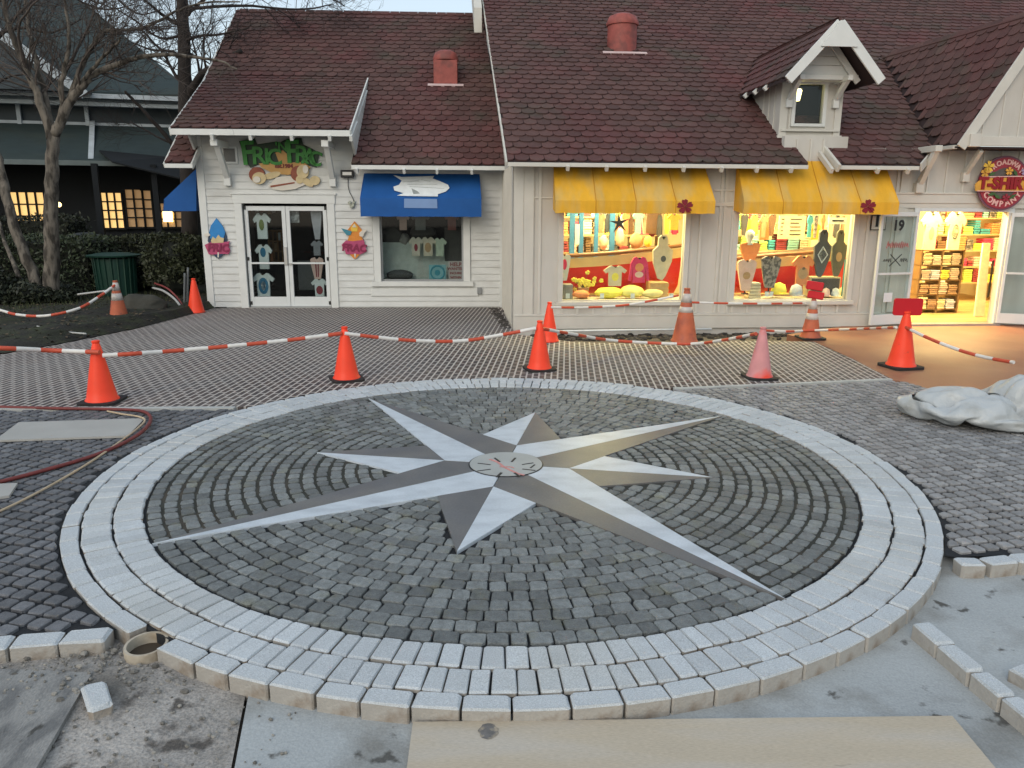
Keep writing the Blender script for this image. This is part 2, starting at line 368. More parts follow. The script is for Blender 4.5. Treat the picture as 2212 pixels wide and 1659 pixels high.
# dark sett fields either side of the circle
def field(name, pts, rot, mat, row, ln, seed, wob=.0, gap=.005):
    rnd = random.Random(seed); base = MB(); base.poly([(p[0], p[1], -.022) for p in pts]); mb = MB()
    R = Matrix.Rotation(rot, 2); Ri = Matrix.Rotation(-rot, 2); q = [Ri @ V((p[0], p[1])) for p in pts]
    def inside(x, y):
        c = False
        for i in range(len(pts)):
            (xa, ya), (xb, yb) = (pts[i][0], pts[i][1]), (pts[i-1][0], pts[i-1][1])
            if (ya > y) != (yb > y) and x < (xb-xa)*(y-ya)/(yb-ya)+xa: c = not c
        return c
    ymin, ymax = min(p.y for p in q), max(p.y for p in q); xmin, xmax = min(p.x for p in q), max(p.x for p in q)
    y = ymin
    while y < ymax:
        x = xmin + wob*sin(y*1.3)*2
        while x < xmax:
            l = ln; w = row; yy = y + wob*sin(x*1.7) + rnd.uniform(-.004, .004)
            cs = [R @ V((x+gap, yy+gap)), R @ V((x+l-gap, yy+gap)), R @ V((x+l-gap, yy+w-gap)), R @ V((x+gap, yy+w-gap))]
            cs = [cc + V((rnd.uniform(-.0035, .0035), rnd.uniform(-.0035, .0035))) for cc in cs]
            mid_ = sum(cs, V((0, 0)))/4; ok = inside(mid_.x, mid_.y) and (mid_-RC).length > R_OUT+.018
            if ok: cs = [cc if (cc-RC).length > R_OUT+.010 else RC.xy + (cc-RC.xy).normalized()*(R_OUT+.010) for cc in cs]
            if ok: sett(mb, cs, -.003 + rnd.uniform(-.003, .003), -.03, .009, .006)
            x += l
        y += row
    struct('sett_bed', base, m_joint); struct(name, mb, mat)
kl0, kl1 = G(-300, 1382), G(252, 1352)
aL0, aL1 = pi*.62, pi*1.30
lf = [(-9.5, G(-200, 892).y-.07), (-9.5, kl0.y), (kl0.x, kl0.y), (kl1.x, kl1.y)]
angK = ang(kl1); angK = angK if angK > 0 else angK + 2*pi
lf += [(p[0], p[1]) for p in arc(angK, ang(pl), R_OUT+.004)] + [(pl.x, pl.y-.07)]
field('sett_paving', lf, radians(-16), m_settl, .104, .108, 3, .012, .0105)
kr0, kr1 = G(2062, 1196), G(2400, 1180)
rf = [(kr0.x, kr0.y), (kr1.x+2.5, kr1.y+.2), (9, rc_[-1].y)] + [(p.x, p.y-.01) for p in rc_[::-1]] + [(pr_.x, pr_.y-.06)] + [(p[0], p[1]) for p in arc(ang(pr_), ang(kr0), R_OUT+.004)]
field('sett_paving', rf, radians(13), m_settr, .098, .104, 5, .010, .0105)

# the medallion: one thing, inlay and courses as parts
med = thing('compass_medallion', 'round cobbled paving medallion with an eight pointed marble compass star', 'paving medallion', (RC.x, RC.y, 0))
b = MB(); b.lathe([(3.03, -.12), (3.03, -.022), (0.0001, -.022)], (RC.x, RC.y, 0), 96); b.build('joint_bed', m_joint, med)
def star_pt(r, a): return V((SCN.x + r*cos(a), SCN.y + r*sin(a)))
longs = [PH0 - k*pi/2 for k in range(4)]; shorts = [PH0 - pi/4 - k*pi/2 for k in range(4)]
RI, RS2, AS2 = .505, .865, radians(23.5)
kites = [(star_pt(R_L, a), star_pt(RI, a+pi/4), star_pt(RI, a-pi/4), a) for a in longs]
def ray_edge(a, r_along_from_tip): pass
def inside_poly(x, y, P):
    c = False
    for i in range(len(P)):
        (xa, ya), (xb, yb) = P[i], P[i-1]
        if (ya > y) != (yb > y) and x < (xb-xa)*(y-ya)/(yb-ya)+xa: c = not c
    return c
def seg_int(p, q, r, s):
    d1 = q-p; d2 = s-r; den = d1.x*d2.y-d1.y*d2.x; t = ((r.x-p.x)*d2.y-(r.y-p.y)*d2.x)/den; return p+d1*t
polys = []
light = []; dark = []
for tip, ip, im, a in kites:
    light.append([SCN.copy(), tip, ip]); dark.append([SCN.copy(), im, tip]); polys.append([tuple(p) for p in (SCN, im, tip, ip)])
for a in shorts:
    tip = star_pt(R_S, a); w = .330                         # half width of the short ray where it leaves the long rays
    # side edges run from the tip to where they meet the neighbouring long rays
    kp = [k for k in kites if abs(((k[3]-a+pi) % (2*pi))-pi) < pi/2]
    plus = max(kp, key=lambda k: ((k[3]-a+pi) % (2*pi))-pi); minus = min(kp, key=lambda k: ((k[3]-a+pi) % (2*pi))-pi)
    inner = star_pt(RI, a); bp = star_pt(RS2, a + AS2); bm_ = star_pt(RS2, a - AS2)
    # snap base corners onto the long rays' edges
    bp = seg_int(tip, bp, plus[0], plus[2]); bm_ = seg_int(tip, bm_, minus[0], minus[1])
    light.append([inner, tip, bp]); dark.append([inner, bm_, tip]); polys.append([tuple(p) for p in (inner, bm_, tip, bp)])
def slab(pts, zt):
    c = sum(pts, V((0, 0)))/3; q = [c + (p-c)*.9985 - (p-c).normalized()*.0025 for p in pts]
    return MB().prism([(p.x, p.y, -.035) for p in q], (0, 0, zt+.035))
for i, p in enumerate(light): slab(p, .0015).build('light_facet', m_marble, med, bevel=.002)
for i, p in enumerate(dark): slab(p, .0010).build('dark_facet', m_slate, med, bevel=.002)
b = MB(); b.lathe([(.300, -.03), (.300, .004), (.292, .0055)], (SCN.x, SCN.y, 0), 64, 0); b.build('disc_rim', m_black, med)
dsk = MB().lathe([(.290, -.03), (.290, .0075), (.0001, .0075)], (SCN.x, SCN.y, 0), 64).build('centre_disc', m_disc, med)
for px, py, qx, qy, w in ((805, 320, 895, 388, .016), (1165, 320, 1100, 388, .016), (515, 412, 735, 438, .012), (1475, 405, 1280, 436, .013), (1500, 436, 1425, 494, .013),
                          (505, 548, 735, 516, .012), (1510, 538, 1285, 512, .013), (925, 575, 845, 650, .02), (1150, 578, 1235, 642, .018)):
    f = lambda x, y: G((1050 + x*300/2212)*.921667, (1030 + y*120/885)*.921667, .0075)
    p, q = f(px, py), f(qx, qy); MB().beam(p + V((0, 0, .0012)), q + V((0, 0, .0012)), w, .0024).build('dial_mark', m_black, dsk)
pk = MB()
fz = lambda x, y: G((1050 + x*300/2212)*.921667, (1030 + y*120/885)*.921667, .009)
ps = [fz(x, y) for x, y in ((720, 340), (860, 390), (960, 470), (1100, 540), (1210, 590), (1320, 615))]
for p, q in zip(ps, ps[1:]): pk.beam(p, q, .022, .0016)
ps = [fz(x, y) for x, y in ((890, 470), (960, 478), (1030, 470), (1100, 476), (1140, 495))]
for p, q in zip(ps, ps[1:]): pk.beam(p + V((0, 0, .001)), q + V((0, 0, .001)), .012, .0016)
pk.build('marker_stroke', m_pink, dsk)
# cobbles in concentric rows
rnd = random.Random(11); cob = MB(); r = R_IN - .012; row = .104
while r > .35:
    nn = int(2*pi*r/.112); off = rnd.uniform(0, 1)
    rr0 = r - row
    k = 0; a = off
    while a < off + 2*pi - .02:
        da = (.112/r)*rnd.uniform(.80, 1.22)
        if a + da > off + 2*pi - .35*da: da = off + 2*pi - a
        amid = a + da/2; sideways = abs(cos(amid))**2
        gap = .0062 + .0105*sideways                               # wider grouted joints in the side sectors
        g = gap/r; rm = (r+rr0)/2; pc = V((RC.x + rm*cos(amid), RC.y + rm*sin(amid)))
        c = [V((RC.x + q*cos(t), RC.y + q*sin(t))) for q, t in ((rr0+gap*.9, a+g*.6), (r-gap*.5, a+g*.6), (r-gap*.5, a+da-g*.6), (rr0+gap*.9, a+da-g*.6))]
        c = [p + V((rnd.uniform(-.004, .004), rnd.uniform(-.004, .004))) for p in c]
        if not any(inside_poly(pc.x, pc.y, P) for P in polys) and (pc-SCN).length > .3:
            sett(cob, c, -.004 + rnd.uniform(-.003, .003), -.035, .011, .006, rough=.003)
        a += da
    r -= row
cob.build('cobbles', m_setts, med)
for sg, nm in ((1, 'sand_grout'), (-1, 'sand_grout')):            # the two side sectors are filled with sandy grout nearly to the top
    aa = [longs[1], longs[2]] if sg > 0 else [longs[3], longs[0]-2*pi]
    aw_ = [aa[1] + (aa[0]-aa[1])*i/40 for i in range(41)]
    MB().poly([(SCN.x, SCN.y, -.0125)] + [(RC.x + 2.63*cos(t), RC.y + 2.63*sin(t), -.0125) for t in aw_]).build(nm, m_grout, med)

# granite courses of the ring
PIPE = G(316, 1392, -.03)
def course(r0, r1, w, seed, skip=None, stagger=0.0):
    rnd = random.Random(seed); mb = MB(); a = stagger
    while a < 2*pi + stagger - .01:
        da = w/r1*rnd.uniform(.86, 1.14)
        if a + da > 2*pi + stagger - .4*da: da = 2*pi + stagger - a
        g = .0035/r1; am = a+da/2; pc = V((RC.x + (r0+r1)/2*cos(am), RC.y + (r0+r1)/2*sin(am)))
        if not (skip and skip(pc)):
            o = rnd.uniform(-.005, .005)
            c = [V((RC.x + q*cos(t), RC.y + q*sin(t))) for q, t in ((r0+.004+o, a+g), (r1-.004+o, a+g), (r1-.004+o, a+da-g), (r0+.004+o, a+da-g))]
            sett(mb, [p + V((rnd.uniform(-.0025, .0025), rnd.uniform(-.0025, .0025))) for p in c], rnd.uniform(-.003, .004), -.12, .006, .010, 0, 1, .0015)
        a += da
    return mb
near = lambda d: (lambda p: (p - V((PIPE.x, PIPE.y))).length < d)
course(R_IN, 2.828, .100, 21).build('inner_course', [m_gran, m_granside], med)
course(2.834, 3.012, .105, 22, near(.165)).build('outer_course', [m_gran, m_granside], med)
# outermost kerb: every loose-laid block its own object
rnd = random.Random(31); a = .02; kn = 0
while a < 2*pi + .01:
    da = .222/3.07*rnd.uniform(.88, 1.12)
    if a + da > 2*pi + .02 - .05: da = 2*pi + .02 - a
    am = a + da/2; pc = V((RC.x + 3.066*cos(am), RC.y + 3.066*sin(am)))
    if not near(.19)(pc):
        mb = MB(); g = .0045/3.07; o = rnd.uniform(-.004, .004); c = []
        for q, t in ((3.019+o, a+g), (3.118+o, a+g), (3.118+o, am), (3.118+o, a+da-g), (3.019+o, a+da-g), (3.019+o, am)):
            c.append(V((RC.x + q*cos(t), RC.y + q*sin(t))) + V((rnd.uniform(-.002, .002), rnd.uniform(-.002, .002))))
        c = [c[0], c[1], c[3], c[4]]
        sett(mb, c, rnd.uniform(-.004, .003), -.118, .007, .011, 0, 1, .002)
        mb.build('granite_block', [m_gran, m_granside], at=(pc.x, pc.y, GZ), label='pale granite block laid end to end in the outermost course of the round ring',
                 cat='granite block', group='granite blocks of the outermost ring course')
    a += da
# straight kerb rows and loose blocks
def kblock(p, q, w, label, group, zt=0.0, zb=GZ, seed=0, gap=.006):
    random.seed(900+seed); p = V((p[0], p[1])); q = V((q[0], q[1])); d = (q-p).normalized(); nrm = V((d.y, -d.x))
    p = p + d*gap; q = q - d*gap; c = [p, p+nrm*w, q+nrm*w, q]
    if (c[1]-c[0]).x*(c[2]-c[1]).y - (c[1]-c[0]).y*(c[2]-c[1]).x < 0: c = c[::-1]
    mb = MB(); sett(mb, c, zt, zb, .008, .013, 0, 1, .004); m = (p+q)/2 + nrm*w/2
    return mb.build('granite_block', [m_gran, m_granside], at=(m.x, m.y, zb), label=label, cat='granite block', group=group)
gl = 'granite kerb blocks along the left cobbles'
kblock(G(145, 1360), G(247, 1354), .115, 'buff faced granite kerb block closest to the clay pipe stub', gl, seed=1)
kblock(G(37, 1370), G(144, 1361), .115, 'granite kerb block in the middle of the short row by the violet cobbles', gl, seed=2)
kblock(G(-90, 1384), G(36, 1370), .115, 'granite kerb block cut off by the left picture edge', gl, seed=3)
gr = 'granite kerb blocks along the right cobbles'
kblock(G(2057, 1203), G(2112, 1203), .10, 'short granite kerb block touching the right flank of the round ring', gr, .0, seed=4)
kblock(G(2113, 1203), G(2174, 1197), .10, 'granite kerb block in the middle of the row under the mauve cobbles', gr, seed=5)
kblock(G(2175, 1197), G(2290, 1190), .10, 'granite kerb block at the right picture edge under the mauve cobbles', gr, seed=6)
gd = 'loose granite blocks strung out diagonally on the concrete'
dia = [(1968, 1346), (2024, 1392), (2093, 1452), (2160, 1506), (2290, 1612)]
lab = ['pale granite block at the upper end of the diagonal row, nearest the ring', 'second granite block down the diagonal row on the concrete', 'third granite block down the diagonal row on the concrete', 'lowest granite block of the diagonal row, at the picture edge']
for i in range(4):
    kblock(G(*dia[i], -.01), G(*dia[i+1], -.01), -.085 if i else -.10, lab[i], gd, -.005, GZ, 10+i, .003)
kblock(G(2176, 1440, -.02), G(2290, 1500, -.02), -.10, 'lone granite block beyond the diagonal row, half outside the picture', gd, -.02, GZ, 20)
# loose cube on the dirt
p = G(175, 1480, -.03); q = G(228, 1470, -.03); r2 = G(243, 1520, -.03); s2 = G(192, 1538, -.03)
mb = MB(); random.seed(77); sett(mb, [V((t.x, t.y)) for t in (s2, r2, q, p)], -.025, GZ+.005, .012, .016, 0, 1, .005)
mb.build('granite_cube', [m_gran, m_granside], at=((p.x+r2.x)/2, (p.y+r2.y)/2, GZ+.005), label='single granite cube lying loose on the sandy dirt', cat='granite cube')
# clay pipe stub
m_pipe = pm('sun_faded_pipe', (.42, .37, .29), .6, .15, 14, .2, 60, col2=(.25, .2, .14), c2scale=9, c2lo=.5, c2hi=.7)
pp = MB().lathe([(.098, GZ-.02), (.100, -.035), (.098, -.025), (.086, -.025), (.084, -.035), (.084, GZ-.3)], (0, 0, 0), 32)
for i in range(len(pp.v)):
    w = pp.v[i]; pp.v[i] = V((PIPE.x, PIPE.y, 0)) + V((w.x*1.0, w.y*1.0, w.z + w.y*.06))
pp.add([(PIPE.x+.085*cos(t*pi/8), PIPE.y+.085*sin(t*pi/8), GZ+.015) for t in range(16)], [tuple(range(16))], 1)
pp.build('pipe_stub', [m_pipe, pm('pipe_inside_dirt', (.06, .045, .03), .95, .2)], at=(PIPE.x, PIPE.y, GZ), smooth=True, autosm=40, label='buff plastic pipe stub standing open in the gap of the granite ring', cat='pipe')
# gravel spilled round the pipe
rnd = random.Random(5); gv = MB()
for i in range(900):
    if i < 520: x, y = PIPE.x + rnd.gauss(.05, .28), PIPE.y - abs(rnd.gauss(.12, .22)) + .1
    else: x, y = rnd.uniform(-2.6, -.85), rnd.uniform(1.9, 3.2)
    if hypot(x-RC.x, y-RC.y) < 3.14 or hypot(x-PIPE.x, y-PIPE.y) < .11: continue
    s = rnd.uniform(.003, .011) if i % 14 else rnd.uniform(.012, .02)
    a = rnd.uniform(0, 6.28); gv.blob((x, y, GZ+.002+s*.4+.035*max(0, 1-hypot(x+2.02, (y-3.0)*1.2)/.55)), s, s*rnd.uniform(.6, 1), s*.7, 6, 4, .2, 0, i)
gv.build('gravel', pm('crushed_gravel', (.20, .19, .17), .9, .2, 20, isl=.5), kind='stuff', smooth=False)
# ---------------------------------------------------------------- the two shops
m_white = pm('white_clapboard_paint', (.60, .61, .585), .6, .07, 3, .15, 50, col2=(.50, .50, .47), c2scale=1.3, c2lo=.5, c2hi=.75, stretch=(1, 1, 3))
m_trim = pm('white_trim_paint', (.64, .65, .62), .55, .06, 4, .1, 40)
m_cream = pm('cream_board_paint', (.53, .51, .46), .65, .07, 2.5, .15, 50, col2=(.43, .40, .35), c2scale=1.5, c2lo=.48, c2hi=.72, stretch=(1, 1, .35))
m_creamt = pm('cream_trim_paint', (.56, .54, .48), .6, .06, 4, .1, 40)
m_roof = pm('maroon_shingle', (.088, .044, .038), .85, .14, 14, .5, 120, isl=.22, col2=(.100, .036, .034), c2scale=.8, c2lo=.50, c2hi=.68, blotch=((.066, .048, .036), 1.3, .55, .7))
m_roofb = pm('roof_underlay', (.030, .018, .018), .9, .1)
m_alu = pm('white_enamel_door', (.62, .64, .63), .4, .04, 5)
m_metal = pm('brushed_metal', (.45, .46, .46), .35, .05, 5, metal=.9)
m_dark = pm('dark_interior', (.020, .020, .022), .8, .2, 2)
m_red_metal = pm('oxide_red_vent_paint', (.30, .075, .06), .6, .2, 9, .2, 50, col2=(.20, .06, .05), c2scale=5)
m_flash = pm('pale_flashing', (.55, .42, .40), .6, .1)
m_blackp = pm('black_plastic', (.015, .015, .016), .45, .1)
m_glass = glass(); m_glassd = glass('door_glass', (.82, .86, .86), .02)

def clap(mb, u0, u1, z0, z1, v=0.0, e=.138):
    k = floor(z0/e)
    while k*e < z1:
        a, b = max(z0, k*e), min(z1, (k+1)*e)
        if b-a > .012:
            fo = lambda z: v - .022 + .018*((z-k*e)/e)
            mb.hexa([(u0, fo(a), a), (u1, fo(a), a), (u1, v+.004, a), (u0, v+.004, a), (u0, fo(b), b), (u1, fo(b), b), (u1, v+.004, b), (u0, v+.004, b)])
        k += 1
def roof_vent(parent, F, u, v, z, w, h, slope, round_=False):
    mb = MB(F.M); d = w*.42
    if round_:
        mb.lathe([(w/2, z-.35), (w/2, z+h*.72), (w*.46, z+h*.74)], (u, v+w/2, 0), 24)
    else: mb.box(u-w/2, u+w/2, v, v+w, z-.1, z+h*.70)
    o = mb.build('roof_vent', m_red_metal, parent, bevel=.012, smooth=round_, autosm=40)
    c = MB(F.M); r = w*.54
    c.lathe([(r*.8, z+h*.70), (r, z+h*.72), (r*1.02, z+h*.78), (r*.86, z+h*.93), (r*.45, z+h*1.0), (.0001, z+h*1.02)], (u, v+w/2, 0), 24); c.build('vent_cap', m_red_metal, o, smooth=True, autosm=50)
    f = MB(F.M); f.beam((u-w*.75, v-.03, z-.0), (u+w*.75, v-.03, z-.0), .09, .03, up=(0, -slope, 1)); f.build('flashing', m_flash, o)
def glassdoor(name, parent, F, u0, u1, z0, z1, v, M=None, frame=None, stile=.075, top=.09, bot=.20, midz=None, gm=None, handle=0, pieces=True):
    X = (M or F.M); f = MB(X); t = .022; fm = frame or m_alu
    f.box(u0, u0+stile, v-t, v+t, z0, z1); f.box(u1-stile, u1, v-t, v+t, z0, z1)
    f.box(u0+stile, u1-stile, v-t+.002, v+t-.002, z0, z0+bot); f.box(u0+stile, u1-stile, v-t+.002, v+t-.002, z1-top, z1)
    d = f.build(name, fm, parent, bevel=.004)
    MB(X).box(u0+stile-.01, u1-stile+.01, v-.004, v+.004, z0+bot-.01, z1-top+.01).build('pane', gm or m_glassd, d)
    if midz: MB(X).box(u0+stile, u1-stile, v-t-.022, v-t+.004, midz-.018, midz+.018).build('push_bar', m_alu, d, bevel=.003)
    return d

# ================= white clapboard shop
ws = thing('white_shop', 'white clapboard shop with maroon scalloped roof and glass double door', 'shop', tuple(WF.M @ V((-6, 0, 0))), WF.rz)
def wp(px, py, v=0): p = WF.at(px, py, v); return p.x, p.z
D0, D1, DZ = -5.22, -3.56, 2.07
W0, W1, WZ0, WZ1 = -2.53, -.86, .54, 2.12
UL, UR = -6.02, -.02
SL = .70; EV, EZ = -.50, 2.80                                       # main roof eave
SEV, SEZ, SSL = -.80, 3.40, .44                                     # raised roof over the door
def zmain(v): return EZ + SL*(v-EV)
def zshed(v): return SEZ + SSL*(v-SEV)
w = MB(WF.M)
for u0, u1, z0, z1 in ((UL+.12, D0-.14, 0.02, 3.42), (D0-.14, D1+.14, DZ+.17, 3.42), (D1+.14, -2.95, 0.02, 3.42), (-2.95, W0-.15, .02, 2.86), (W0-.15, W1+.15, .02, WZ0-.10), (W0-.15, W1+.15, WZ1, 2.86), (W1+.15, UR, .02, 2.86)):
    clap(w, u0, u1, z0, z1)
# solid wall behind the boards, leaving the openings
for u0, u1, z0, z1 in ((UL, D0, -.1, 3.42), (D0, D1, DZ, 3.42), (D1, W0, -.1, 2.86), (D1, -2.95, 2.86, 3.42), (W0, W1, -.1, WZ0), (W0, W1, WZ1, 2.86), (W1, UR, -.1, 2.86)):
    w.box(u0, u1, .005, .12, z0, z1)
w.prism([(UL, .12, -.1), (UL, 10.5, -.1), (UL, 10.5, 2.9), (UL, 5.1, 6.70), (UL, .12, 3.2)], (.10, 0, 0))
w.prism([(-2.95, .005, 2.8), (-2.95, SEV+.1, 3.30), (-2.95, 2.3, 4.68)], (.04, 0, 0))   # cheek of the raised roof
w.prism([(UL, .005, 2.9), (UL, SEV+.3, 3.42), (UL, 2.3, 4.68)], (.04, 0, 0))
w.box(UL, UR, 9.9, 10, -.1, 2.9)
w.build('wall', m_white, ws)
for u0, u1, zt in ((UL-.02, UL+.12, 3.40), (UR-.10, UR, 2.84)):
    MB(WF.M).box(u0, u1, -.034, .006, 0, zt).build('corner_board', m_trim, ws, bevel=.004)
f = MB(WF.M)
f.box(D0-.15, D0, -.04, .05, 0, DZ); f.box(D1, D1+.15, -.04, .05, 0, DZ); f.box(D0-.17, D1+.17, -.043, .05, DZ, DZ+.17); f.box(D0-.20, D1+.20, -.06, .0, DZ+.17, DZ+.20)
f.build('door_frame', m_trim, ws, bevel=.005)
MB(WF.M).box(D0, D1, -.05, .3, -.02, .015).build('threshold', m_metal, ws)
mid = (D0+D1)/2
for a, b, h in ((D0+.02, mid-.004, 1), (mid+.004, D1-.02, -1)):
    d = glassdoor('door', ws, WF, a, b, .02, DZ-.05, .05, midz=.90)
    x = b-.04 if h > 0 else a+.04
    MB(WF.M).box(x-.035, x+.035, .0, .03, .86, 1.22 if h > 0 else .9).build('handle', m_metal, d, bevel=.006)
    for zz in (.06, DZ-.12, .95):
        hx = a+.02 if h > 0 else b-.02
        MB(WF.M).box(hx-.02, hx+.02, .015, .032, zz, zz+.07).build('hinge', m_blackp, d)
# window
f = MB(WF.M)
f.box(W0-.14, W0, -.045, .04, WZ0, WZ1); f.box(W1, W1+.14, -.045, .04, WZ0, WZ1); f.box(W0-.2, W1+.2, -.075, .04, WZ0-.10, WZ0)
f.box(W0-.22, W1+.30, -.035, .0, WZ0-.30, WZ0-.14)
wo = f.build('window', m_trim, ws, bevel=.005)
MB(WF.M).box(W0, W1, .05, .058, WZ0, WZ1).build('pane', m_glassd, wo)
ib = MB(WF.M); t = .035
ib.box(W0, W0+t, .03, .07, WZ0, WZ1); ib.box(W1-t, W1, .03, .07, WZ0, WZ1); ib.box(W0+t, W1-t, .03, .07, WZ0, WZ0+t); ib.build('sash', pm('grey_sash', (.30, .31, .31), .5, .05), wo)
# dark rooms behind the glass
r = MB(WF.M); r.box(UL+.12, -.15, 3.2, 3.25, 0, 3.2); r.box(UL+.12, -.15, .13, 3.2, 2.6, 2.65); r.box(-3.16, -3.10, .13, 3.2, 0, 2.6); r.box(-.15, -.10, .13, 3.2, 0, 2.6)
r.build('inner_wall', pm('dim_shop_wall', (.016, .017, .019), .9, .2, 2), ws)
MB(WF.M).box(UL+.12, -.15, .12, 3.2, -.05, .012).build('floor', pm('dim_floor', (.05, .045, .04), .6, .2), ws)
# main roof
ct = 1/sqrt(1+SL*SL); RV = 5.1; rl = -6.45; rr_ = -.04
def wr(u, v): return (u, v, zmain(v))
rf = MB(WF.M); ctw = 1/sqrt(1+SL*SL); zc = 2.32
for i, q in enumerate([((rl, EV), (-5.97, EV), (-5.97, zc), (rl-.02, zc)), ((-2.97, EV), (rr_, EV), (rr_-.17, zc), (-2.97, zc)), ((rl-.02, zc), (rr_-.17, zc), (rr_-.34, RV), (rl-.04, RV))]):
    p = [V(wr(*a)) for a in q]; rf.prism([a - V((0, 0, .06)) for a in p], (0, 0, .055), 0)
    shingles(rf, *p, mi=1, O=wr(rl, EV), U0=(1, 0, 0), s0=(q[0][1]-EV)/ctw, seed=1+i*7)
rf.prism([(rl-.04, RV, zmain(RV)-.06), (rr_-.34, RV, zmain(RV)-.06), (rr_-.3, 10.8, zmain(EV)-.2), (rl, 10.8, zmain(EV)-.2)], (0, 0, .055), 0)
roof1 = rf.build('roof', [m_roofb, m_roof], ws)
MB(WF.M).tube([(rl-.05, RV, zmain(RV)+.01), (rr_-.33, RV, zmain(RV)+.01)], .035, 6).build('ridge_cap', m_roof, roof1)
sf = MB(WF.M); sv = 2.45; sl0, sl1 = -6.17, -2.93
sf.prism([(sl0, SEV, zshed(SEV)-.06), (sl1, SEV, zshed(SEV)-.06), (sl1-.05, sv+.1, zshed(sv+.1)-.06), (sl0-.3, sv+.1, zshed(sv+.1)-.06)], (0, 0, .055), 0)
shingles(sf, (sl0, SEV, SEZ), (sl1, SEV, SEZ), (sl1-.05, sv+.15, zshed(sv+.15)), (sl0-.3, sv+.15, zshed(sv+.15)), mi=1, seed=2)
sf.build('porch_roof', [m_roofb, m_roof], ws)
fa = MB(WF.M)
fa.box(rl, -5.93, EV-.025, EV+.005, EZ-.09, EZ-.012); fa.box(-2.97, rr_, EV-.025, EV+.005, EZ-.09, EZ-.012); fa.beam((-5.95, EV, EZ-.06), (-5.95, 0, EZ-.06+SL*.5), .03, .12); fa.box(sl0-.01, sl1+.01, SEV-.028, SEV+.004, SEZ-.12, SEZ-.012)
fa.beam((rl-.01, EV, EZ-.05), (rl-.05, RV, zmain(RV)-.05), .03, .10); fa.beam((sl1+.015, SEV, SEZ-.07), (sl1-.03, sv, zshed(sv)-.07), .03, .16); fa.beam((sl0-.015, SEV, SEZ-.07), (sl0-.3, sv, zshed(sv)-.07), .03, .14)
fa.build('fascia', m_trim, ws, bevel=.004)
for px in (771, 873, 944, 1019, 1094): 
    u = WF.at(px, 362, EV).x; MB(WF.M).beam((u, EV+.005-.06, EZ-.13), (u, .0, EZ-.13+SL*.5), .05, .09).build('rafter_tail', m_trim, ws)
for px in (458, 541, 630, 712, 758):
    u = WF.at(px, 286, SEV).x; MB(WF.M).beam((u, SEV-.05, SEZ-.16), (u, .0, SEZ-.16+SSL*.8), .055, .10).build('rafter_tail', m_trim, ws)
for u in (-5.44, -3.41):
    b = MB(WF.M); b.beam((u, -.05, 2.52), (u, -.58, 3.16), .10, .10); b.box(u-.065, u+.065, -.13, -.03, 2.40, 2.58); b.box(u-.065, u+.065, -.74, 0, 3.10, 3.22); b.build('bracket', m_trim, ws, bevel=.006)
g = MB(WF.M); u0, z1 = wp(483, 320); u1, z0 = wp(512, 352); g.box(u0-.03, u1+.03, -.05, -.02, z0-.02, z1+.03); vg = g.build('vent_grille', m_trim, ws, bevel=.004)
g = MB(WF.M); g.box(u0+.01, u1-.01, -.058, -.05, z0+.02, z1-.01)
for i in range(6): zz = z0+.03+(z1-z0-.05)*i/6; g.box(u0+.01, u1-.01, -.064, -.056, zz, zz+.012)
g.build('louvre', pm('grey_louvre', (.16, .16, .15), .6, .1), vg)
roof_vent(ws, WF, -1.24, 2.10, zmain(2.10), .52, .76, SL)
bx = MB(WF.M); u, z = wp(1036, 628); bx.box(u-.05, u+.04, -.07, -.015, z-.06, z+.07); bx.build('outlet_box', pm('grey_outlet', (.25, .26, .26), .5), ws, bevel=.005)

# ================= cream board and batten shop
ts = thing('cream_shop', 'cream board and batten shop with dormer and lit display windows', 'shop', tuple(TF.M @ V((0, 0, 0))), TF.rz)
def tp(px, py, v=0): p = TF.at(px, py, v); return p.x, p.z
TSL, TEV, TEZ = .62, -.45, 2.72
def zt_(v): return TEZ + TSL*(v-TEV)
A0, A1, B0, B1, VZ0, VZ1 = .71, 2.78, 3.71, 5.74, .47, 2.16
E0, E1, EZ0, EZ1 = 6.90, 8.52, .03, 2.02
TL, TR, TB = -.13, 11.5, -.14
t = MB(TF.M)
for u0, u1, z0, z1 in ((TL, A0, TB, 2.9), (A0, A1, TB, VZ0), (A0, A1, VZ1, 2.9), (A1, B0, TB, 2.9), (B0, B1, TB, VZ0), (B0, B1, VZ1, 2.9), (B1, E0, TB, 3.02), (E0, E1, EZ1, 3.02), (E1, TR, TB, 3.02)):
    t.box(u0, u1, 0, .12, z0, z1)
t.box(4.4, 5.5, .0, .12, 2.9, 3.2)
t.box(TL, TL+.1, .12, 12, TB, 2.85); t.prism([(TL, .12, 2.85), (TL, 12, 2.85), (TL, 12, 3.2), (TL, 9, 8.4)], (.08, 0, 0))
t.box(TL, TR, 12, 12.1, TB, 3)
t.build('wall', m_cream, ts)
bt = MB(TF.M)
def batten(u, z0, z1, w=.045, d=.022, v=0.0): MB(TF.M).box(u-w/2, u+w/2, v-d, v+.002, z0, z1).build('batten', m_creamt, ts)
for u in [tp(x, 540)[0] for x in (1150, 1165, 1560, 1578)] + [3.05, 3.38]: batten(u, .24, 2.74)
for k in range(20):
    u = A0-.28 + k*.272
    if .5 < u < 5.85 and not (A1+.1 < u < B0-.1): batten(u, .24, VZ0-.09, .035)
for u in (6.0, 6.22, 6.45, 6.66): batten(u, .24, 2.75, .045)
for u in (6.98, 7.30, 7.62, 7.94, 8.26, 8.58, 8.9, 9.2): batten(u, EZ1+.26, 3.0, .03)
for k in range(9): MB(TF.M).box(TL-.02, TL+.002, .25+k*.3, .29+k*.3, TB, 2.72).build('batten', m_creamt, ts)
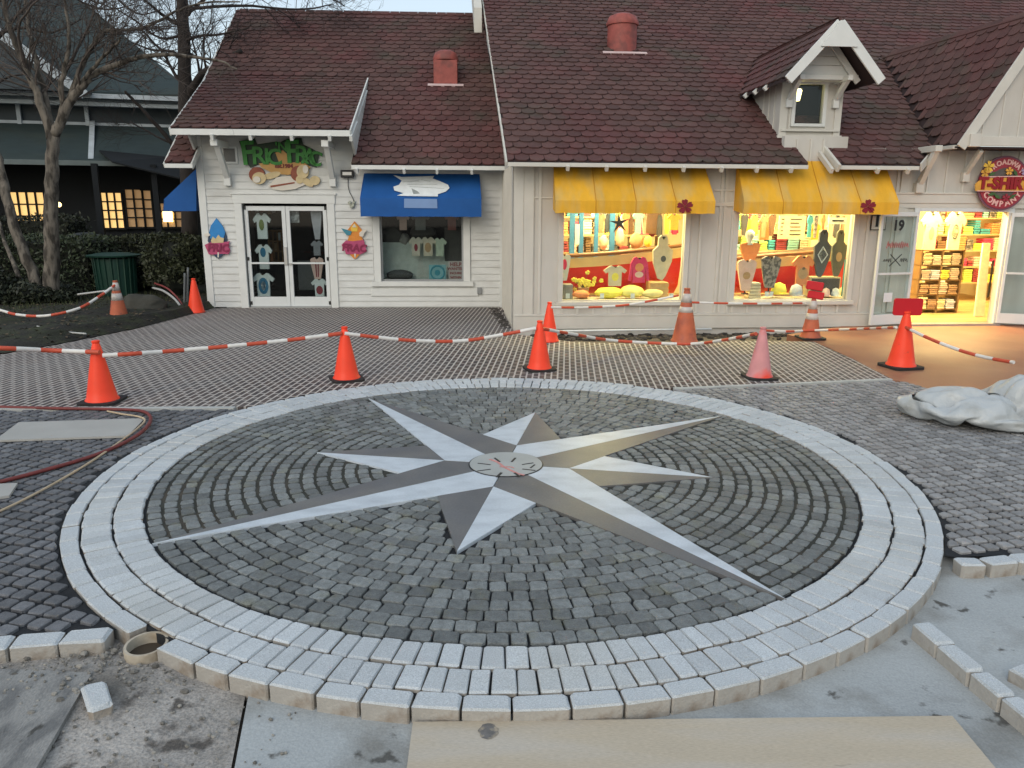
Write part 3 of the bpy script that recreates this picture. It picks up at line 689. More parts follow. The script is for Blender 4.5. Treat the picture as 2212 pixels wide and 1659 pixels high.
for u in (4.62, 4.86, 5.08): batten(u, 2.72, 3.15, .03)
tr = MB(TF.M)
tr.box(TL-.022, TL+.16, -.04, .0, TB, 2.72); tr.box(TL-.022, TL, -.04, .16, TB, 2.72)
tr.box(.03, .20, -.032, 0, TB, 2.72); tr.box(TL+.01, E0-.42, -.042, 0, -.02, .20); tr.box(TL+.01, E0-.42, -.05, 0, .20, .235)
tr.box(TL, A0-.09, -.02, 0, 2.16, 2.185); tr.box(3.24, 3.62, -.026, 0, 2.05, 2.12); tr.box(3.24, 3.62, -.026, 0, 2.30, 2.33)
tr.box(E0-.50, E1+.6, -.05, 0, EZ1+.10, EZ1+.25); tr.box(E0-.55, E1+.6, -.065, 0, EZ1+.25, EZ1+.28); tr.box(E0-.4, E1+.6, -.035, 0, EZ1+.02, EZ1+.10)
tr.box(6.50, 6.64, -.03, 0, .24, 2.72)
tr.build('trim_board', m_creamt, ts, bevel=.004)
for u0, u1 in ((A0, A1), (B0, B1)):
    f = MB(TF.M); f.box(u0-.09, u0, -.035, .09, VZ0-.02, VZ1); f.box(u1, u1+.09, -.035, .09, VZ0-.02, VZ1); f.box(u0-.12, u1+.12, -.07, .09, VZ0-.09, VZ0-.02)
    o = f.build('window', m_creamt, ts, bevel=.005); MB(TF.M).box(u0, u1, .05, .058, VZ0-.02, VZ1).build('pane', m_glass, o)
f = MB(TF.M); f.box(E0-.10, E0, -.04, .12, EZ0, EZ1+.02); f.box(E1, E1+.10, -.04, .12, EZ0, EZ1+.02); f.box(E0, E1, -.04, .12, EZ1-.04, EZ1+.02); f.build('door_frame', m_alu, ts, bevel=.004)
MB(TF.M).box(E0-.1, E1+.1, -.10, .2, -.1, EZ0).build('threshold', m_metal, ts)
# the two leaves stand open, folded back towards the wall
def leaf(hu, sgn, deg):
    M = TF.M @ Matrix.Translation((hu, -.06, 0)) @ Matrix.Rotation(radians(deg), 4, 'Z')
    return glassdoor('door', ts, TF, 0, sgn*.80, EZ0+.01, EZ1-.05, 0, M=M, midz=.93, stile=.05, bot=.18, top=.07, gm=m_glass) if sgn > 0 else glassdoor('door', ts, TF, -.80, 0, EZ0+.01, EZ1-.05, 0, M=M, midz=.93, stile=.05, bot=.18, top=.07, gm=m_glass)
LDEG, RDEG = 13, -24
ldoor = leaf(E0-.03, -1, LDEG); rdoor = leaf(E1+.03, 1, RDEG)
LM = TF.M @ Matrix.Translation((E0-.03, -.06, 0)) @ Matrix.Rotation(radians(LDEG), 4, 'Z')
# main roof in pieces around the wall dormer and the entrance gable
rf = MB(TF.M)
def tq(u, v): return (u, v, zt_(v))
cs = 1/sqrt(1+TSL**2)
Q = [((-.27, -.45), (4.63, -.45), (4.57, .33), (-.29, .33)), ((5.15, -.45), (6.53, -.45), (7.07, .10), (5.13, .10)), ((5.13, .10), (7.07, .10), (7.12, .33), (5.12, .33)),
     ((-.29, .33), (7.12, .33), (7.78, 3.35), (-.36, 3.35)), ((-.36, 3.35), (13.5, 3.35), (13.5, 9.0), (-.44, 9.0)), ((9.7, -.45), (13.5, -.45), (13.5, 3.35), (9.0, 3.35))]
for i, q in enumerate(Q):
    p = [V(tq(*a)) for a in q]; rf.prism([a - V((0, 0, .06)) for a in p], (0, 0, .055), 0)
    shingles(rf, *p, O=tq(-.27, -.45), U0=(1, 0, 0), s0=(q[0][1]+.45)/cs, mi=1, seed=40+i)
# back slope
rf.prism([(-.44, 9, zt_(9)-.06), (13.5, 9, zt_(9)-.06), (13.5, 12.6, 3), (-.44, 12.6, 3)], (0, 0, .05), 0)
# entrance gable
ga, gA, gB, ge = V((7.15, -.45, 3.06)), V((7.78, 3.35, 5.05)), V((8.42, -.45, 5.11)), V((7.07, .10, 3.06))
shingles(rf, ge, ga, gB, gA, mi=1, w=.225, e=.20, seed=60)
rf.poly([ge - V((0, 0, .03)), ga - V((0, 0, .03)), gB - V((0, 0, .03)), gA - V((0, 0, .03))], 0)
gr_, gre = V((9.69, -.45, 3.06)), V((9.74, .3, 3.06))
shingles(rf, gr_, gre, V((9.0, 3.35, 5.05)), gB, mi=1, seed=61); rf.poly([gr_, gre, V((9.0, 3.35, 5.0)), gB], 0)
rf.prism([(7.1, -.44, 3.0), (9.7, -.44, 3.0), (9.7, .0, 3.0), (7.07, .10, 3.0)], (0, 0, .03), 0)
roof2 = rf.build('roof', [m_roofb, m_roof], ts)
rk = MB(TF.M); rk.tube([gB + V((0, 0, .02)), gA + V((0, 0, .02))], .03, 6); rk.build('ridge_cap', m_roof, roof2)
fa = MB(TF.M)
fa.box(-.27, 4.63, TEV-.025, TEV+.004, TEZ-.075, TEZ-.012); fa.box(5.15, 6.52, TEV-.025, TEV+.004, TEZ-.075, TEZ-.012)
fa.beam((5.13, -.50, TEZ-.06), (5.10, .33, zt_(.33)-.03), .05, .13); fa.beam((6.55, -.46, TEZ-.03), (7.09, .05, 3.01), .03, .14)
fa.beam((-.285, -.45, TEZ-.03), (-.46, 9, zt_(9)-.03), .03, .07)
fa.prism([(-.62, 5.0, zt_(4.9)-.3), (-.45, 5.0, zt_(4.9)-.3), (-.47, 9, zt_(9)), (-.66, 9, zt_(9))], (0, 0, .5))
fa.box(7.07, 7.15, -.44, .1, 2.99, 3.05)
fa.build('fascia', m_creamt, ts, bevel=.004)
for px in (1226, 1310, 1393, 1476, 1558, 1634, 1708, 1795, 1895, 1960):
    u = TF.at(px, 360, TEV).x; MB(TF.M).beam((u, TEV-.05, TEZ-.105), (u, .0, TEZ-.105+TSL*.5), .05, .08).build('rafter_tail', m_creamt, ts)
# gable face of the entrance
pd = MB(TF.M); pd.prism([(7.2, -.42, 3.06), (9.64, -.42, 3.06), (8.42, -.42, 5.05)], (0, .04, 0)); gf = pd.build('gable_wall', m_cream, ts)
gt = MB(TF.M)
for u, zz in ((7.55, 3.55), (7.86, 4.05), (8.17, 4.55), (8.48, 4.9), (8.8, 4.4), (9.1, 3.9)): gt.box(u-.012, u+.012, -.433, -.42, 3.1, zz)
gt.box(7.22, 9.62, -.47, -.42, 3.04, 3.19); gt.box(7.28, 7.46, -.56, -.40, 3.02, 3.22)
gt.beam(ga + V((.02, -.045, -.05)), gB + V((0, -.045, -.05)), .035, .16, up=(-1, 0, .6)); gt.beam(gr_ + V((-.02, -.045, -.05)), gB + V((0, -.045, -.05)), .035, .16, up=(1, 0, .6))
gt.build('gable_trim', m_creamt, ts, bevel=.004)
b = MB(TF.M); b.beam((6.80, -.06, 2.42), (6.80, -.44, 2.98), .09, .09); b.box(6.73, 6.87, -.12, -.0, 2.29, 2.46); b.box(6.74, 6.86, -.5, 0, 2.94, 3.04); b.build('bracket', m_creamt, ts, bevel=.006)
b = MB(TF.M); b.beam((7.62, -.05, 2.62), (7.62, -.36, 2.98), .07, .08); b.box(7.56, 7.68, -.09, 0, 2.48, 2.64); b.build('bracket', m_creamt, ts, bevel=.006)
roof_vent(ts, TF, 2.36, 3.32, zt_(3.32), .60, .80, TSL, True)
# dormer
dm = MB(TF.M); du0, du1, dv = 4.43, 5.46, .30; dc = 4.94; dez, dpk = 4.05, 4.90
gu0, gu1, gz0, gz1 = 4.66, 5.14, 3.43, 4.06
for u0, u1, z0, z1 in ((du0, gu0, 3.15, 4.12), (gu1, du1, 3.15, 4.12), (gu0, gu1, 3.15, gz0), (gu0, gu1, gz1, 4.12)): dm.box(u0, u1, dv, dv+.06, z0, z1)
dm.prism([(du0, dv, 4.10), (du1, dv, 4.10), (dc, dv, 4.72)], (0, .05, 0))
for u in (du0, du1-.05): dm.prism([(u, dv+.06, 3.17), (u, dv+.06, 4.10), (u, 1.80, 4.10)], (.05, 0, 0))
dmo = dm.build('dormer', m_cream, ts)
dt = MB(TF.M)
dt.box(du0-.03, du0+.10, dv-.028, dv, 3.16, 4.1); dt.box(du1-.10, du1+.02, dv-.028, dv, 3.16, 4.1); dt.box(du0-.05, du1+.05, dv-.045, dv, 3.15, 3.24)
dt.box(du0, du1, dv-.055, dv, 3.30, 3.335); dt.box(du0-.06, du1+.06, dv-.06, dv+.3, 3.12, 3.15)
for u in (4.58, 5.22): dt.box(u-.015, u+.015, dv-.02, dv, 3.33, 3.8)
for k in range(3): dt.box(du0-.014, du0, dv+.28+k*.24, dv+.31+k*.24, zt_(dv+.28+k*.24), 4.08)
dt.build('dormer_trim', m_creamt, dmo, bevel=.003)
f = MB(TF.M); f.box(gu0-.06, gu0, dv-.04, dv+.03, gz0-.05, gz1+.05); f.box(gu1, gu1+.06, dv-.04, dv+.03, gz0-.05, gz1+.05); f.box(gu0, gu1, dv-.04, dv+.03, gz0-.05, gz0); f.box(gu0-.08, gu1+.08, dv-.045, dv+.03, gz1, gz1+.10)
dw = f.build('dormer_window', m_trim, dmo, bevel=.004); MB(TF.M).box(gu0, gu1, dv+.02, dv+.026, gz0, gz1).build('dormer_pane', m_glass, dmo)
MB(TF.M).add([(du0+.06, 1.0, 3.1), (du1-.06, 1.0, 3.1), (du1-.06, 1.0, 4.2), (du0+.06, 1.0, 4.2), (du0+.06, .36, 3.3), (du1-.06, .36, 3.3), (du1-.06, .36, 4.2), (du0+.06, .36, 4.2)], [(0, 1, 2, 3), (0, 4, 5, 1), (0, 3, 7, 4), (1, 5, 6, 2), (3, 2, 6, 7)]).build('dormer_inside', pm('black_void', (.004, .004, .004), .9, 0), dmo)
dr = MB(TF.M)
for sg in (-1, 1):
    e0, e1, k0, k1 = V((dc+sg*.76, -.45, dez)), V((dc+sg*.76, 1.72, dez)), V((dc, -.45, dpk)), V((dc, 3.08, dpk))
    if sg < 0: shingles(dr, e1, e0, k0, k1, mi=1, w=.22, e=.19, seed=70)
    else: shingles(dr, e0, e1, k1, k0, mi=1, w=.22, e=.19, seed=71)
    off = V((0, 0, -.045)); dr.prism([e0+off, e1+off, k1+off, k0+off], (0, 0, .04), 0)
dr.tube([(dc, -.46, dpk+.012), (dc, 3.08, dpk+.012)], .022, 6, 1)
dr.build('dormer_roof', [m_roofb, m_roof], dmo)
dg = MB(TF.M)
for sg in (-1, 1):
    dg.beam((dc+sg*.77, -.475, dez-.05), (dc+sg*.0, -.475, dpk-.05), .035, .15, up=(sg*.6, 0, .7))
    dg.beam((dc+sg*.60, -.05, dez-.0), (dc+sg*.05, -.05, dpk-.2), .035, .10, up=(sg*.6, 0, .7))
dg.prism([(dc-.30, -.50, dpk-.40), (dc+.30, -.50, dpk-.40), (dc+.02, -.50, dpk-.02), (dc-.02, -.50, dpk-.02)], (0, -.02, 0))
dg.box(dc-.62, dc+.62, -.02, .04, 4.09, 4.17)
for z0, z1, hw in ((4.17, 4.31, .50), (4.315, 4.45, .38), (4.455, 4.60, .25)): dg.box(dc-hw, dc+hw, .0, .03, z0, z1)
dg.box(du0, du1, .03, dv, 4.085, 4.095)
dg.build('bargeboard', m_trim, dmo, bevel=.004)
for u in (4.53, 5.34):
    b = MB(TF.M); b.beam((u, dv-.03, 3.80), (u, -.12, 4.10), .07, .08); b.box(u-.05, u+.05, dv-.09, dv, 3.68, 3.82); b.box(u-.045, u+.045, -.2, dv, 4.06, 4.14); b.build('dormer_bracket', m_trim, dmo, bevel=.005)
for k in range(3): MB(TF.M).beam((dc-.80, dv+.1+k*.45, dez-.07), (dc-.5, dv+.1+k*.45, dez+.22), .05, .07).build('dormer_rafter_tail', m_trim, dmo)
# glowing shape modelled in place of a lamp's reflection in the dormer pane
ln = thing('reflection', 'small glowing lamp shape standing in for a reflection in the dark dormer window', 'reflection', tuple(TF.M @ V((4.79, .55, 3.83))), TF.rz)
m_refl = pm('reflection_glow', (1, .85, .45), .5, 0, emit=6, ecol=(1, .80, .32))
MB(TF.M).lathe([(.055, 3.83), (.085, 4.0), (.06, 4.02)], (4.79, .55, 0), 6).build('reflection_body', m_refl, ln)
MB(TF.M).lathe([(.09, 4.02), (.03, 4.08), (.01, 4.2)], (4.79, .55, 0), 6).build('reflection_cap', m_blackp, ln)

# lit sales room
m_room = pm('warm_shop_wall', (.62, .52, .34), .8, .08, 2)
r = MB(TF.M); r.box(.15, 11.2, 5.0, 5.05, 0, 2.62); r.box(.10, .15, .13, 5, 0, 2.62); r.box(11.2, 11.25, .13, 5, 0, 2.62); r.box(.1, 11.25, .13, 5.05, 2.62, 2.68); r.build('inner_wall', m_room, ts)
fl = MB(TF.M)
for k in range(40): fl.box(.1, 11.2, .13+k*.125, .13+k*.125+.122, -.03, .035 + (k % 3)*.0006)
fl.build('floor', pm('honey_board_floor', (.42, .27, .11), .4, .15, 3, isl=.12), ts)
for a, b in ((A0-.2, A1+.2), (B0-.2, B1+.2)): MB(TF.M).box(a, b, .13, .95, .3, .455).build('display_deck', pm('cream_deck', (.60, .55, .42), .6, .06), ts)
m_tube = pm('ceiling_tube', (1, .9, .7), .4, 0, emit=9, ecol=(1, .86, .5))
for i, (u, v, e) in enumerate(((1.7, .50, 100), (4.75, .50, 100), (1.8, 2.0, 170), (4.8, 2.0, 170), (7.7, 1.0, 210), (7.8, 3.0, 210), (9.8, 2.2, 90))):
    MB(TF.M).box(u-.55, u+.55, v-.10, v+.10, 2.56, 2.60).build('ceiling_light', m_tube, ts)
    li = bpy.data.lights.new('shop_light', 'AREA'); li.shape = 'RECTANGLE'; li.size = 1.1; li.size_y = .3; li.energy = e; li.color = (1, .77, .33)
    lo = bpy.data.objects.new('shop_light', li); COL.objects.link(lo); lo.matrix_world = TF.M @ Matrix.Translation((u, v, 2.54))
# ---------------------------------------------------------------- awnings, signs and lights on the shops
m_yel = pm('yellow_awning_canvas', (.74, .39, .025), .8, .13, 2.5, .3, 140, col2=(.62, .40, .11), c2scale=1.6, c2lo=.48, c2hi=.66, stretch=(2.2, 1, .6), speck=.05, sscale=160)
m_blue = pm('blue_awning_canvas', (.008, .085, .30), .75, .10, 4, .1, 90)
m_flow = pm('crimson_flower_paint', (.20, .01, .02), .6, .2, 20)
m_pwhite = pm('white_print', (.72, .76, .76), .7, .08, 10)
def awning(F, u0, u1, zt, v1, zf, zv, mat, nm, label, seams=3, emb=None, top_in=.03):
    c = F.M @ V(((u0+u1)/2, 0, zv)); t = thing(nm, label, 'awning', tuple(c), F.rz)
    n = 14; th = .012; mb = MB(F.M); nn = 28
    # canvas with a slight sag, as a thin closed skin
    def P(a, s): sag = .020*sin(pi*s)*(.6+.4*sin(a*pi*8)); return V((u0+top_in*(1-s) + (u1-u0-2*top_in*(1-s))*a, -.02 - (v1-.02)*s, zt + (zf-zt)*s - sag))
    vs = [P(i/nn, j/n) for j in range(n+1) for i in range(nn+1)]; up = V((0, -.6, .8))*th; k = len(vs); vs += [p - up for p in vs[:k]]
    fs = []
    for j in range(n):
        for i in range(nn):
            a = j*(nn+1)+i; fs += [(a, a+nn+1, a+nn+2, a+1), (k+a, k+a+1, k+a+nn+2, k+a+nn+1)]
    mb.add(vs, fs); mb.build('canopy', mat, t, smooth=True)
    va = MB(F.M); va.prism([(u0, -v1-.006, zf), (u1, -v1-.006, zf)] + [(u1-(u1-u0)*i/24, -v1+.004*sin(i*1.9), zv + .004*sin(i*2.3)) for i in range(25)], (0, .012, 0)); va.build('valance', mat, t)
    for u in (u0, u1-.01):
        tu = u0+top_in if u == u0 else u1-top_in-.01
        MB(F.M).prism([(tu, -.02, zt), (u, -v1, zf), (u, -v1, zv), (tu, -.02, zv+.06)], (.01, 0, 0)).build('side_panel', mat, t)
    for i in range(seams):
        a = (i+1)/(seams+1); MB(F.M).tube([P(a, s/8) + V((0, -.004, .004)) for s in range(9)] + [V((u0+(u1-u0)*a, -v1-.008, zv))], .006, 5).build('seam', pm('seam_'+nm, (.50, .24, .015) if mat is m_yel else (.005, .05, .2), .8, .1), t)
    return t, P
u0 = TF.at(1200, 445, -.56).x; u1 = TF.at(1545, 445, -.56).x; zf = TF.at(1370, 434, -.56).z; zv = TF.at(1370, 461, -.56).z
def flower(F, t, u, v, z, r):
    fl = MB(F.M)
    for k in range(5):
        a = k*2*pi/5+.4; pts = [(u+r*q*cos(a+b), v, z+r*q*sin(a+b)*.85) for q, b in ((.05, 0), (.55, -.6), (.95, -.42), (1.05, -.1), (.92, .05), (1.05, .3), (.8, .5), (.5, .6))]; fl.prism(pts, (0, -.006, 0))
    fl.tube([(u, v-.006, z), (u+r*.7, v-.012, z-r*.75)], .008, 5); fl.build('flower_emblem', m_flow, t)
t, P = awning(TF, u0, u1, 2.69, .56, zf, zv, m_yel, 'yellow_awning', 'yellow canvas awning over the window with the red shirt, nearer the white shop')
e = TF.at(1480, 446, -.58); flower(TF, t, e.x, -.572, e.z, .13)
u0 = TF.at(1607, 445, -.56).x; u1 = TF.at(1942, 445, -.56).x
t, P = awning(TF, u0, u1, 2.80, .56, zf, zv, m_yel, 'yellow_awning', 'yellow canvas awning under the dormer, nearer the open entrance')
e = TF.at(1876, 446, -.58); flower(TF, t, e.x, -.572, e.z, .13)
# blue awning with its white print
u0 = WF.at(778, 440, -.5).x; u1 = WF.at(1040, 440, -.5).x; zf = WF.at(900, 428, -.5).z; zv = WF.at(900, 468, -.5).z
t, P = awning(WF, u0, u1, 2.66, .5, zf, zv, m_blue, 'blue_awning', 'blue canvas awning with a white splash print over the white shop window', 0)
def aw(px, py):
    # point on the sloping canopy
    for s in [i/60 for i in range(61)]:
        v = -.02-.48*s; z = 2.66+(zf-2.66)*s; p = WF.at(px, py, v)
        if p.z >= z: return V((p.x, v-.012, p.z+.004))
    p = WF.at(px, py, -.515); return V((p.x, -.515, p.z))
pr = MB(WF.M)
spl = [(850, 379), (868, 383), (905, 382), (938, 381), (934, 386), (955, 394), (968, 400), (971, 407), (962, 415), (946, 420), (946, 425), (880, 424), (858, 423), (872, 418), (852, 412), (850, 404), (862, 400), (868, 391)]
pr.prism([aw(*p) for p in spl], (0, -.003, .003)); pr.build('splash_print', m_pwhite, t)
pr = MB(WF.M); pr.prism([aw(*p) for p in ((889, 408), (902, 414), (907, 419), (893, 420))], (0, -.008, .006))
for a, b in (((870, 394), (905, 392)), ((880, 399), (945, 399)), ((910, 389), (930, 393)), ((885, 404), (960, 408))): pr.beam(aw(*a)+V((0, -.005, .005)), aw(*b)+V((0, -.005, .005)), .012, .006)
pr.build('grey_lettering', pm('grey_print', (.30, .33, .32), .7, .1), t)
pr = MB(WF.M); pr.prism([V((WF.at(x, y, -.515).x, -.512, WF.at(x, y, -.515).z)) for x, y in ((873, 429), (944, 430), (945, 450), (873, 449))], (0, -.004, 0)); pr.build('pale_patch', pm('pale_blue_patch', (.19, .30, .52), .7, .06), t)
# blue awning on the side wall, seen from its end
t = thing('blue_awning', 'blue canvas awning seen end on at the left side wall of the white shop', 'awning', tuple(WF.M @ V((-6.3, .9, 1.9))), WF.rz)
q = [WF.at(x, y, .35) for x, y in ((424, 366), (354, 432), (352, 456), (424, 456))]
MB(WF.M).prism(q, (0, .012, 0)).build('side_panel', m_blue, t)
MB(WF.M).prism([q[0], q[1], q[1]+V((0, 2.0, 0)), q[0]+V((0, 2.0, 0))], (0, 0, .012)).build('canopy', m_blue, t); MB(WF.M).prism([q[1], q[2], q[2]+V((0, 2.0, 0)), q[1]+V((0, 2.0, 0))], (.012, 0, 0)).build('valance', m_blue, t)

# ---- main sign of the white shop
m_green = pm('leaf_green_sign_paint', (.022, .20, .022), .45, .25, 9); m_dgreen = pm('dark_green_edge', (.006, .030, .012), .5, .1)
m_ochre = pm('ochre_sign_paint', (.48, .27, .08), .5, .12, 8); m_sred = pm('dark_red_letter_paint', (.16, .015, .012), .5, .1)
m_sand = pm('sand_sign_paint', (.55, .44, .24), .5, .15, 12); m_brown = pm('rust_brown_paint', (.24, .06, .03), .5, .15, 12); m_offw = pm('off_white_sign', (.62, .58, .50), .5, .05)
def wl(px, py, v=-.06): return WF.at(px, py, v)
def letterM(F, px, py, v, ang=0.0): p = F.at(px, py, v); return F.M @ Matrix.Translation(p) @ Matrix.Rotation(pi/2, 4, 'X') @ Matrix.Rotation(radians(ang), 4, 'Z')
def poly_part(F, parent, name, mat, px, v, d): return MB(F.M).prism([F.at(x, y, v) for x, y in px], (0, -d, 0)).build(name, mat, parent)
def oval(cx, cy, rx, ry, n=20, rot=0): return [(cx+rx*cos(2*pi*i/n)*cos(rot)-ry*sin(2*pi*i/n)*sin(rot), cy+rx*cos(2*pi*i/n)*sin(rot)+ry*sin(2*pi*i/n)*cos(rot)) for i in range(n)]
S = .0093*1.0
ms = thing('shop_sign', 'carved wooden sign with big green letters above the white shop door', 'sign', tuple(WF.M @ V((-4.45, -.05, 2.65))), WF.rz)
poly_part(WF, ms, 'green_backboard', m_dgreen, [(517, 305), (551, 299), (556, 312), (596, 306), (604, 308), (622, 300), (652, 299), (655, 312), (676, 322), (690, 331), (688, 344), (684, 362), (668, 358), (655, 348), (618, 352), (604, 352), (570, 352), (541, 362), (529, 340)], -.022, .03)
poly_part(WF, ms, 'ochre_panel', m_ochre, [(596, 330), (612, 325), (621, 333), (624, 352), (656, 350), (672, 362), (660, 372), (622, 378), (590, 374), (566, 362), (560, 353), (604, 352)], -.028, .04)
for i, (ch, px, py, h, a) in enumerate((('F', 536, 331, 60, 4), ('R', 559, 336, 44, 0), ('I', 577, 338, 40, 0), ('C', 593, 339, 40, 0), ('F', 632, 328, 58, 0), ('R', 652, 334, 44, -4), ('A', 668, 338, 40, -8), ('C', 681, 342, 36, -10))):
    MB().text(ch, h*S*1.12, letterM(WF, px, py+2, -.066, a), .018, 0, .010).build('letter', m_green, ms)
MB().text("'N", 20*S*1.3, letterM(WF, 608, 318, -.066), .014, 0, .006).build('letter', m_green, ms)
MB().text('Est.', 11*S, letterM(WF, 602, 359, -.075), .006, 0, .004).build('small_lettering', m_sred, ms); MB().text('1984', 11*S, letterM(WF, 621, 359, -.075), .006, 0, .004).build('small_lettering', m_sred, ms)
poly_part(WF, ms, 'surfboard', m_offw, [(570+10, 402), (598, 383), (625, 380), (652, 389), (662, 398), (640, 408), (612, 412), (592, 409)], -.024, .035)
poly_part(WF, ms, 'board_stripe', m_brown, [(584, 401), (636, 393), (637, 396), (585, 405)], -.060, .006)
for nm_, mt, ov, v, d in (('shell', m_brown, oval(556, 377, 17, 16), -.024, .05), ('shell', m_sand, oval(561, 385, 15, 13), -.040, .05), ('shell', m_offw, oval(556, 388, 8, 7), -.06, .05), ('claw', m_sand, oval(588, 379, 20, 7, 14, -.25), -.03, .04),
                         ('shell', m_brown, oval(645, 375, 16, 17), -.024, .05), ('shell', m_sand, oval(655, 371, 13, 15), -.04, .05), ('shell', m_offw, oval(661, 366, 6, 9), -.06, .05), ('claw', m_sand, oval(664, 393, 16, 7, 14, .6), -.03, .04), ('claw', m_sand, oval(681, 390, 11, 10), -.034, .04), ('claw', m_sand, oval(648, 388, 8, 9), -.035, .04)):
    poly_part(WF, ms, nm_, mt, ov, v, d)
# ---- small painted signs either side of the door
m_pk = pm('raspberry_sign_paint', (.40, .055, .14), .5, .15, 15); m_pkd = pm('deep_raspberry_letter', (.22, .012, .06), .5, .1); m_sky = pm('azure_sign_paint', (.015, .20, .50), .45, .15, 8); m_navy = pm('navy_sign_paint', (.02, .045, .09), .5, .1)
m_or = pm('orange_sign_paint', (.62, .22, .03), .5, .18, 12); m_yl = pm('yellow_sign_paint', (.75, .48, .06), .5, .1); m_teal = pm('teal_sign_paint', (.04, .20, .26), .5, .15)
sg = thing('shop_sign', 'small painted sign with a blue pointed board and pink word, left of the door', 'sign', tuple(WF.M @ V((-5.66, -.03, .95))), WF.rz)
poly_part(WF, sg, 'dark_backing', m_navy, [(452, 502), (449, 520), (452, 526), (490, 526), (491, 512), (485, 496)], -.024, .015)
poly_part(WF, sg, 'blue_board', m_sky, [(468, 471), (482, 489), (487, 502), (483, 517), (455, 515), (453, 500), (456, 488)], -.032, .022)
poly_part(WF, sg, 'white_wave', m_offw, [(443, 505), (452, 503), (456, 508), (450, 511), (443, 509)], -.03, .04); poly_part(WF, sg, 'cream_coral', m_sand, [(456, 520), (460, 511), (466, 516), (472, 507), (477, 513), (484, 514), (483, 524), (458, 525)], -.054, .015)
poly_part(WF, sg, 'pink_plate', m_pk, [(443, 529), (456, 523), (474, 524), (497, 521), (493, 531), (498, 541), (494, 549), (478, 548), (459, 550), (452, 549)], -.036, .03)
MB().text('FRIC', .205, letterM(WF, 471, 536, -.07, -2), .008, 0, .008, .15).build('lettering', m_pkd, sg)
poly_part(WF, sg, 'dark_tip', m_navy, [(457, 545), (487, 545), (476, 557), (470, 558)], -.03, .03); poly_part(WF, sg, 'white_fin', m_offw, [(470, 545), (473, 545), (473, 556), (470, 556)], -.062, .006)
sg = thing('shop_sign', 'small painted sign with an orange pointed board and pink word, right of the door', 'sign', tuple(WF.M @ V((-3.15, -.03, .95))), WF.rz)
poly_part(WF, sg, 'orange_board', m_or, [(766, 478), (776, 489), (784, 499), (782, 512), (786, 524), (750, 524), (754, 510), (750, 498), (758, 488)], -.03, .025)
poly_part(WF, sg, 'yellow_face', m_yl, [(766, 482), (773, 491), (772, 500), (759, 500), (758, 491)], -.056, .006); poly_part(WF, sg, 'white_triangle', m_offw, [(765, 483), (770, 491), (761, 491)], -.064, .005)
poly_part(WF, sg, 'blue_fish', m_teal, [(737, 493), (748, 496), (760, 500), (757, 508), (749, 508), (744, 502)], -.056, .012); poly_part(WF, sg, 'white_hand', m_offw, [(776, 503), (783, 497), (793, 496), (787, 504), (784, 512), (777, 510)], -.056, .012)
poly_part(WF, sg, 'pink_plate', m_pk, [(738, 529), (748, 519), (762, 521), (786, 518), (789, 530), (793, 543), (780, 549), (748, 549), (744, 538)], -.036, .03)
MB().text('FRAC', .200, letterM(WF, 765, 536, -.07, -3), .008, 0, .008, .1).build('lettering', m_pkd, sg)
poly_part(WF, sg, 'orange_tip', m_or, [(754, 547), (780, 547), (770, 558), (765, 559)], -.03, .03); poly_part(WF, sg, 'white_fin', m_offw, [(765, 548), (769, 548), (768, 556), (766, 556)], -.062, .006)
# ---- floodlight and cable
fl_ = thing('floodlight', 'small black floodlight with white face under the roof corner by the blue awning', 'light', tuple(WF.M @ V((-3.1, -.1, 2.6))), WF.rz)
p = wl(750, 375, -.12); b = MB(WF.M); b.box(p.x-.13, p.x+.12, -.12, -.06, p.z-.075, p.z+.07); b.box(p.x-.03, p.x+.03, -.06, -.01, p.z-.04, p.z+.04); b.build('housing', m_blackp, fl_, bevel=.01)
MB(WF.M).box(p.x-.09, p.x+.085, -.128, -.119, p.z-.03, p.z+.03).build('lens', pm('frosted_lens', (.70, .70, .66), .3, .03), fl_)
cb = [wl(x, y, -.035) for x, y in ((752, 384), (752, 402), (755, 415), (762, 428), (766, 440))]; MB(WF.M).tube(cb, .007, 5).build('cable', m_blackp, fl_)
b = MB(WF.M); q = wl(760, 440, -.04)
for dx, dz, s in ((-.04, .02, .035), (.02, -.03, .04), (.05, .03, .03), (-.01, -.06, .03)): b.blob((q.x+dx, -.05, q.z+dz), s, .03, s, 8, 5, .2)
b.build('junction_lump', pm('greenish_caulk', (.42, .44, .36), .7, .1), fl_)

# ---- round sign of the cream shop
m_maroon = pm('maroon_sign_paint', (.30, .028, .045), .45, .12, 10); m_wine = pm('wine_rim_paint', (.16, .07, .10), .5, .1); m_amber = pm('amber_sign_paint', (.66, .34, .05), .45, .15, 8); m_blood = pm('blood_red_letters', (.26, .008, .012), .4, .1)
m_pinkl = pm('pink_white_letters', (.72, .42, .38), .5, .05); m_leaf = pm('sign_leaf_green', (.05, .11, .03), .5, .2)
rs = thing('round_sign', 'round red sign with yellow flowers and curved lettering over the shop entrance', 'sign', tuple(TF.M @ V((8.3, -.12, 2.0))), TF.rz)
RV_ = -.14; rcx, rcz = (lambda p: (p.x, p.z))(TF.at(2167, 396, RV_)); RR = .455
def TL_(u, z, v, a=0): return TF.M @ Matrix.Translation((u, v, z)) @ Matrix.Rotation(pi/2, 4, 'X') @ Matrix.Rotation(a, 4, 'Z')
circ = lambda r, n=48: [(rcx+r*cos(2*pi*i/n), 0, rcz+r*sin(2*pi*i/n)) for i in range(n)]
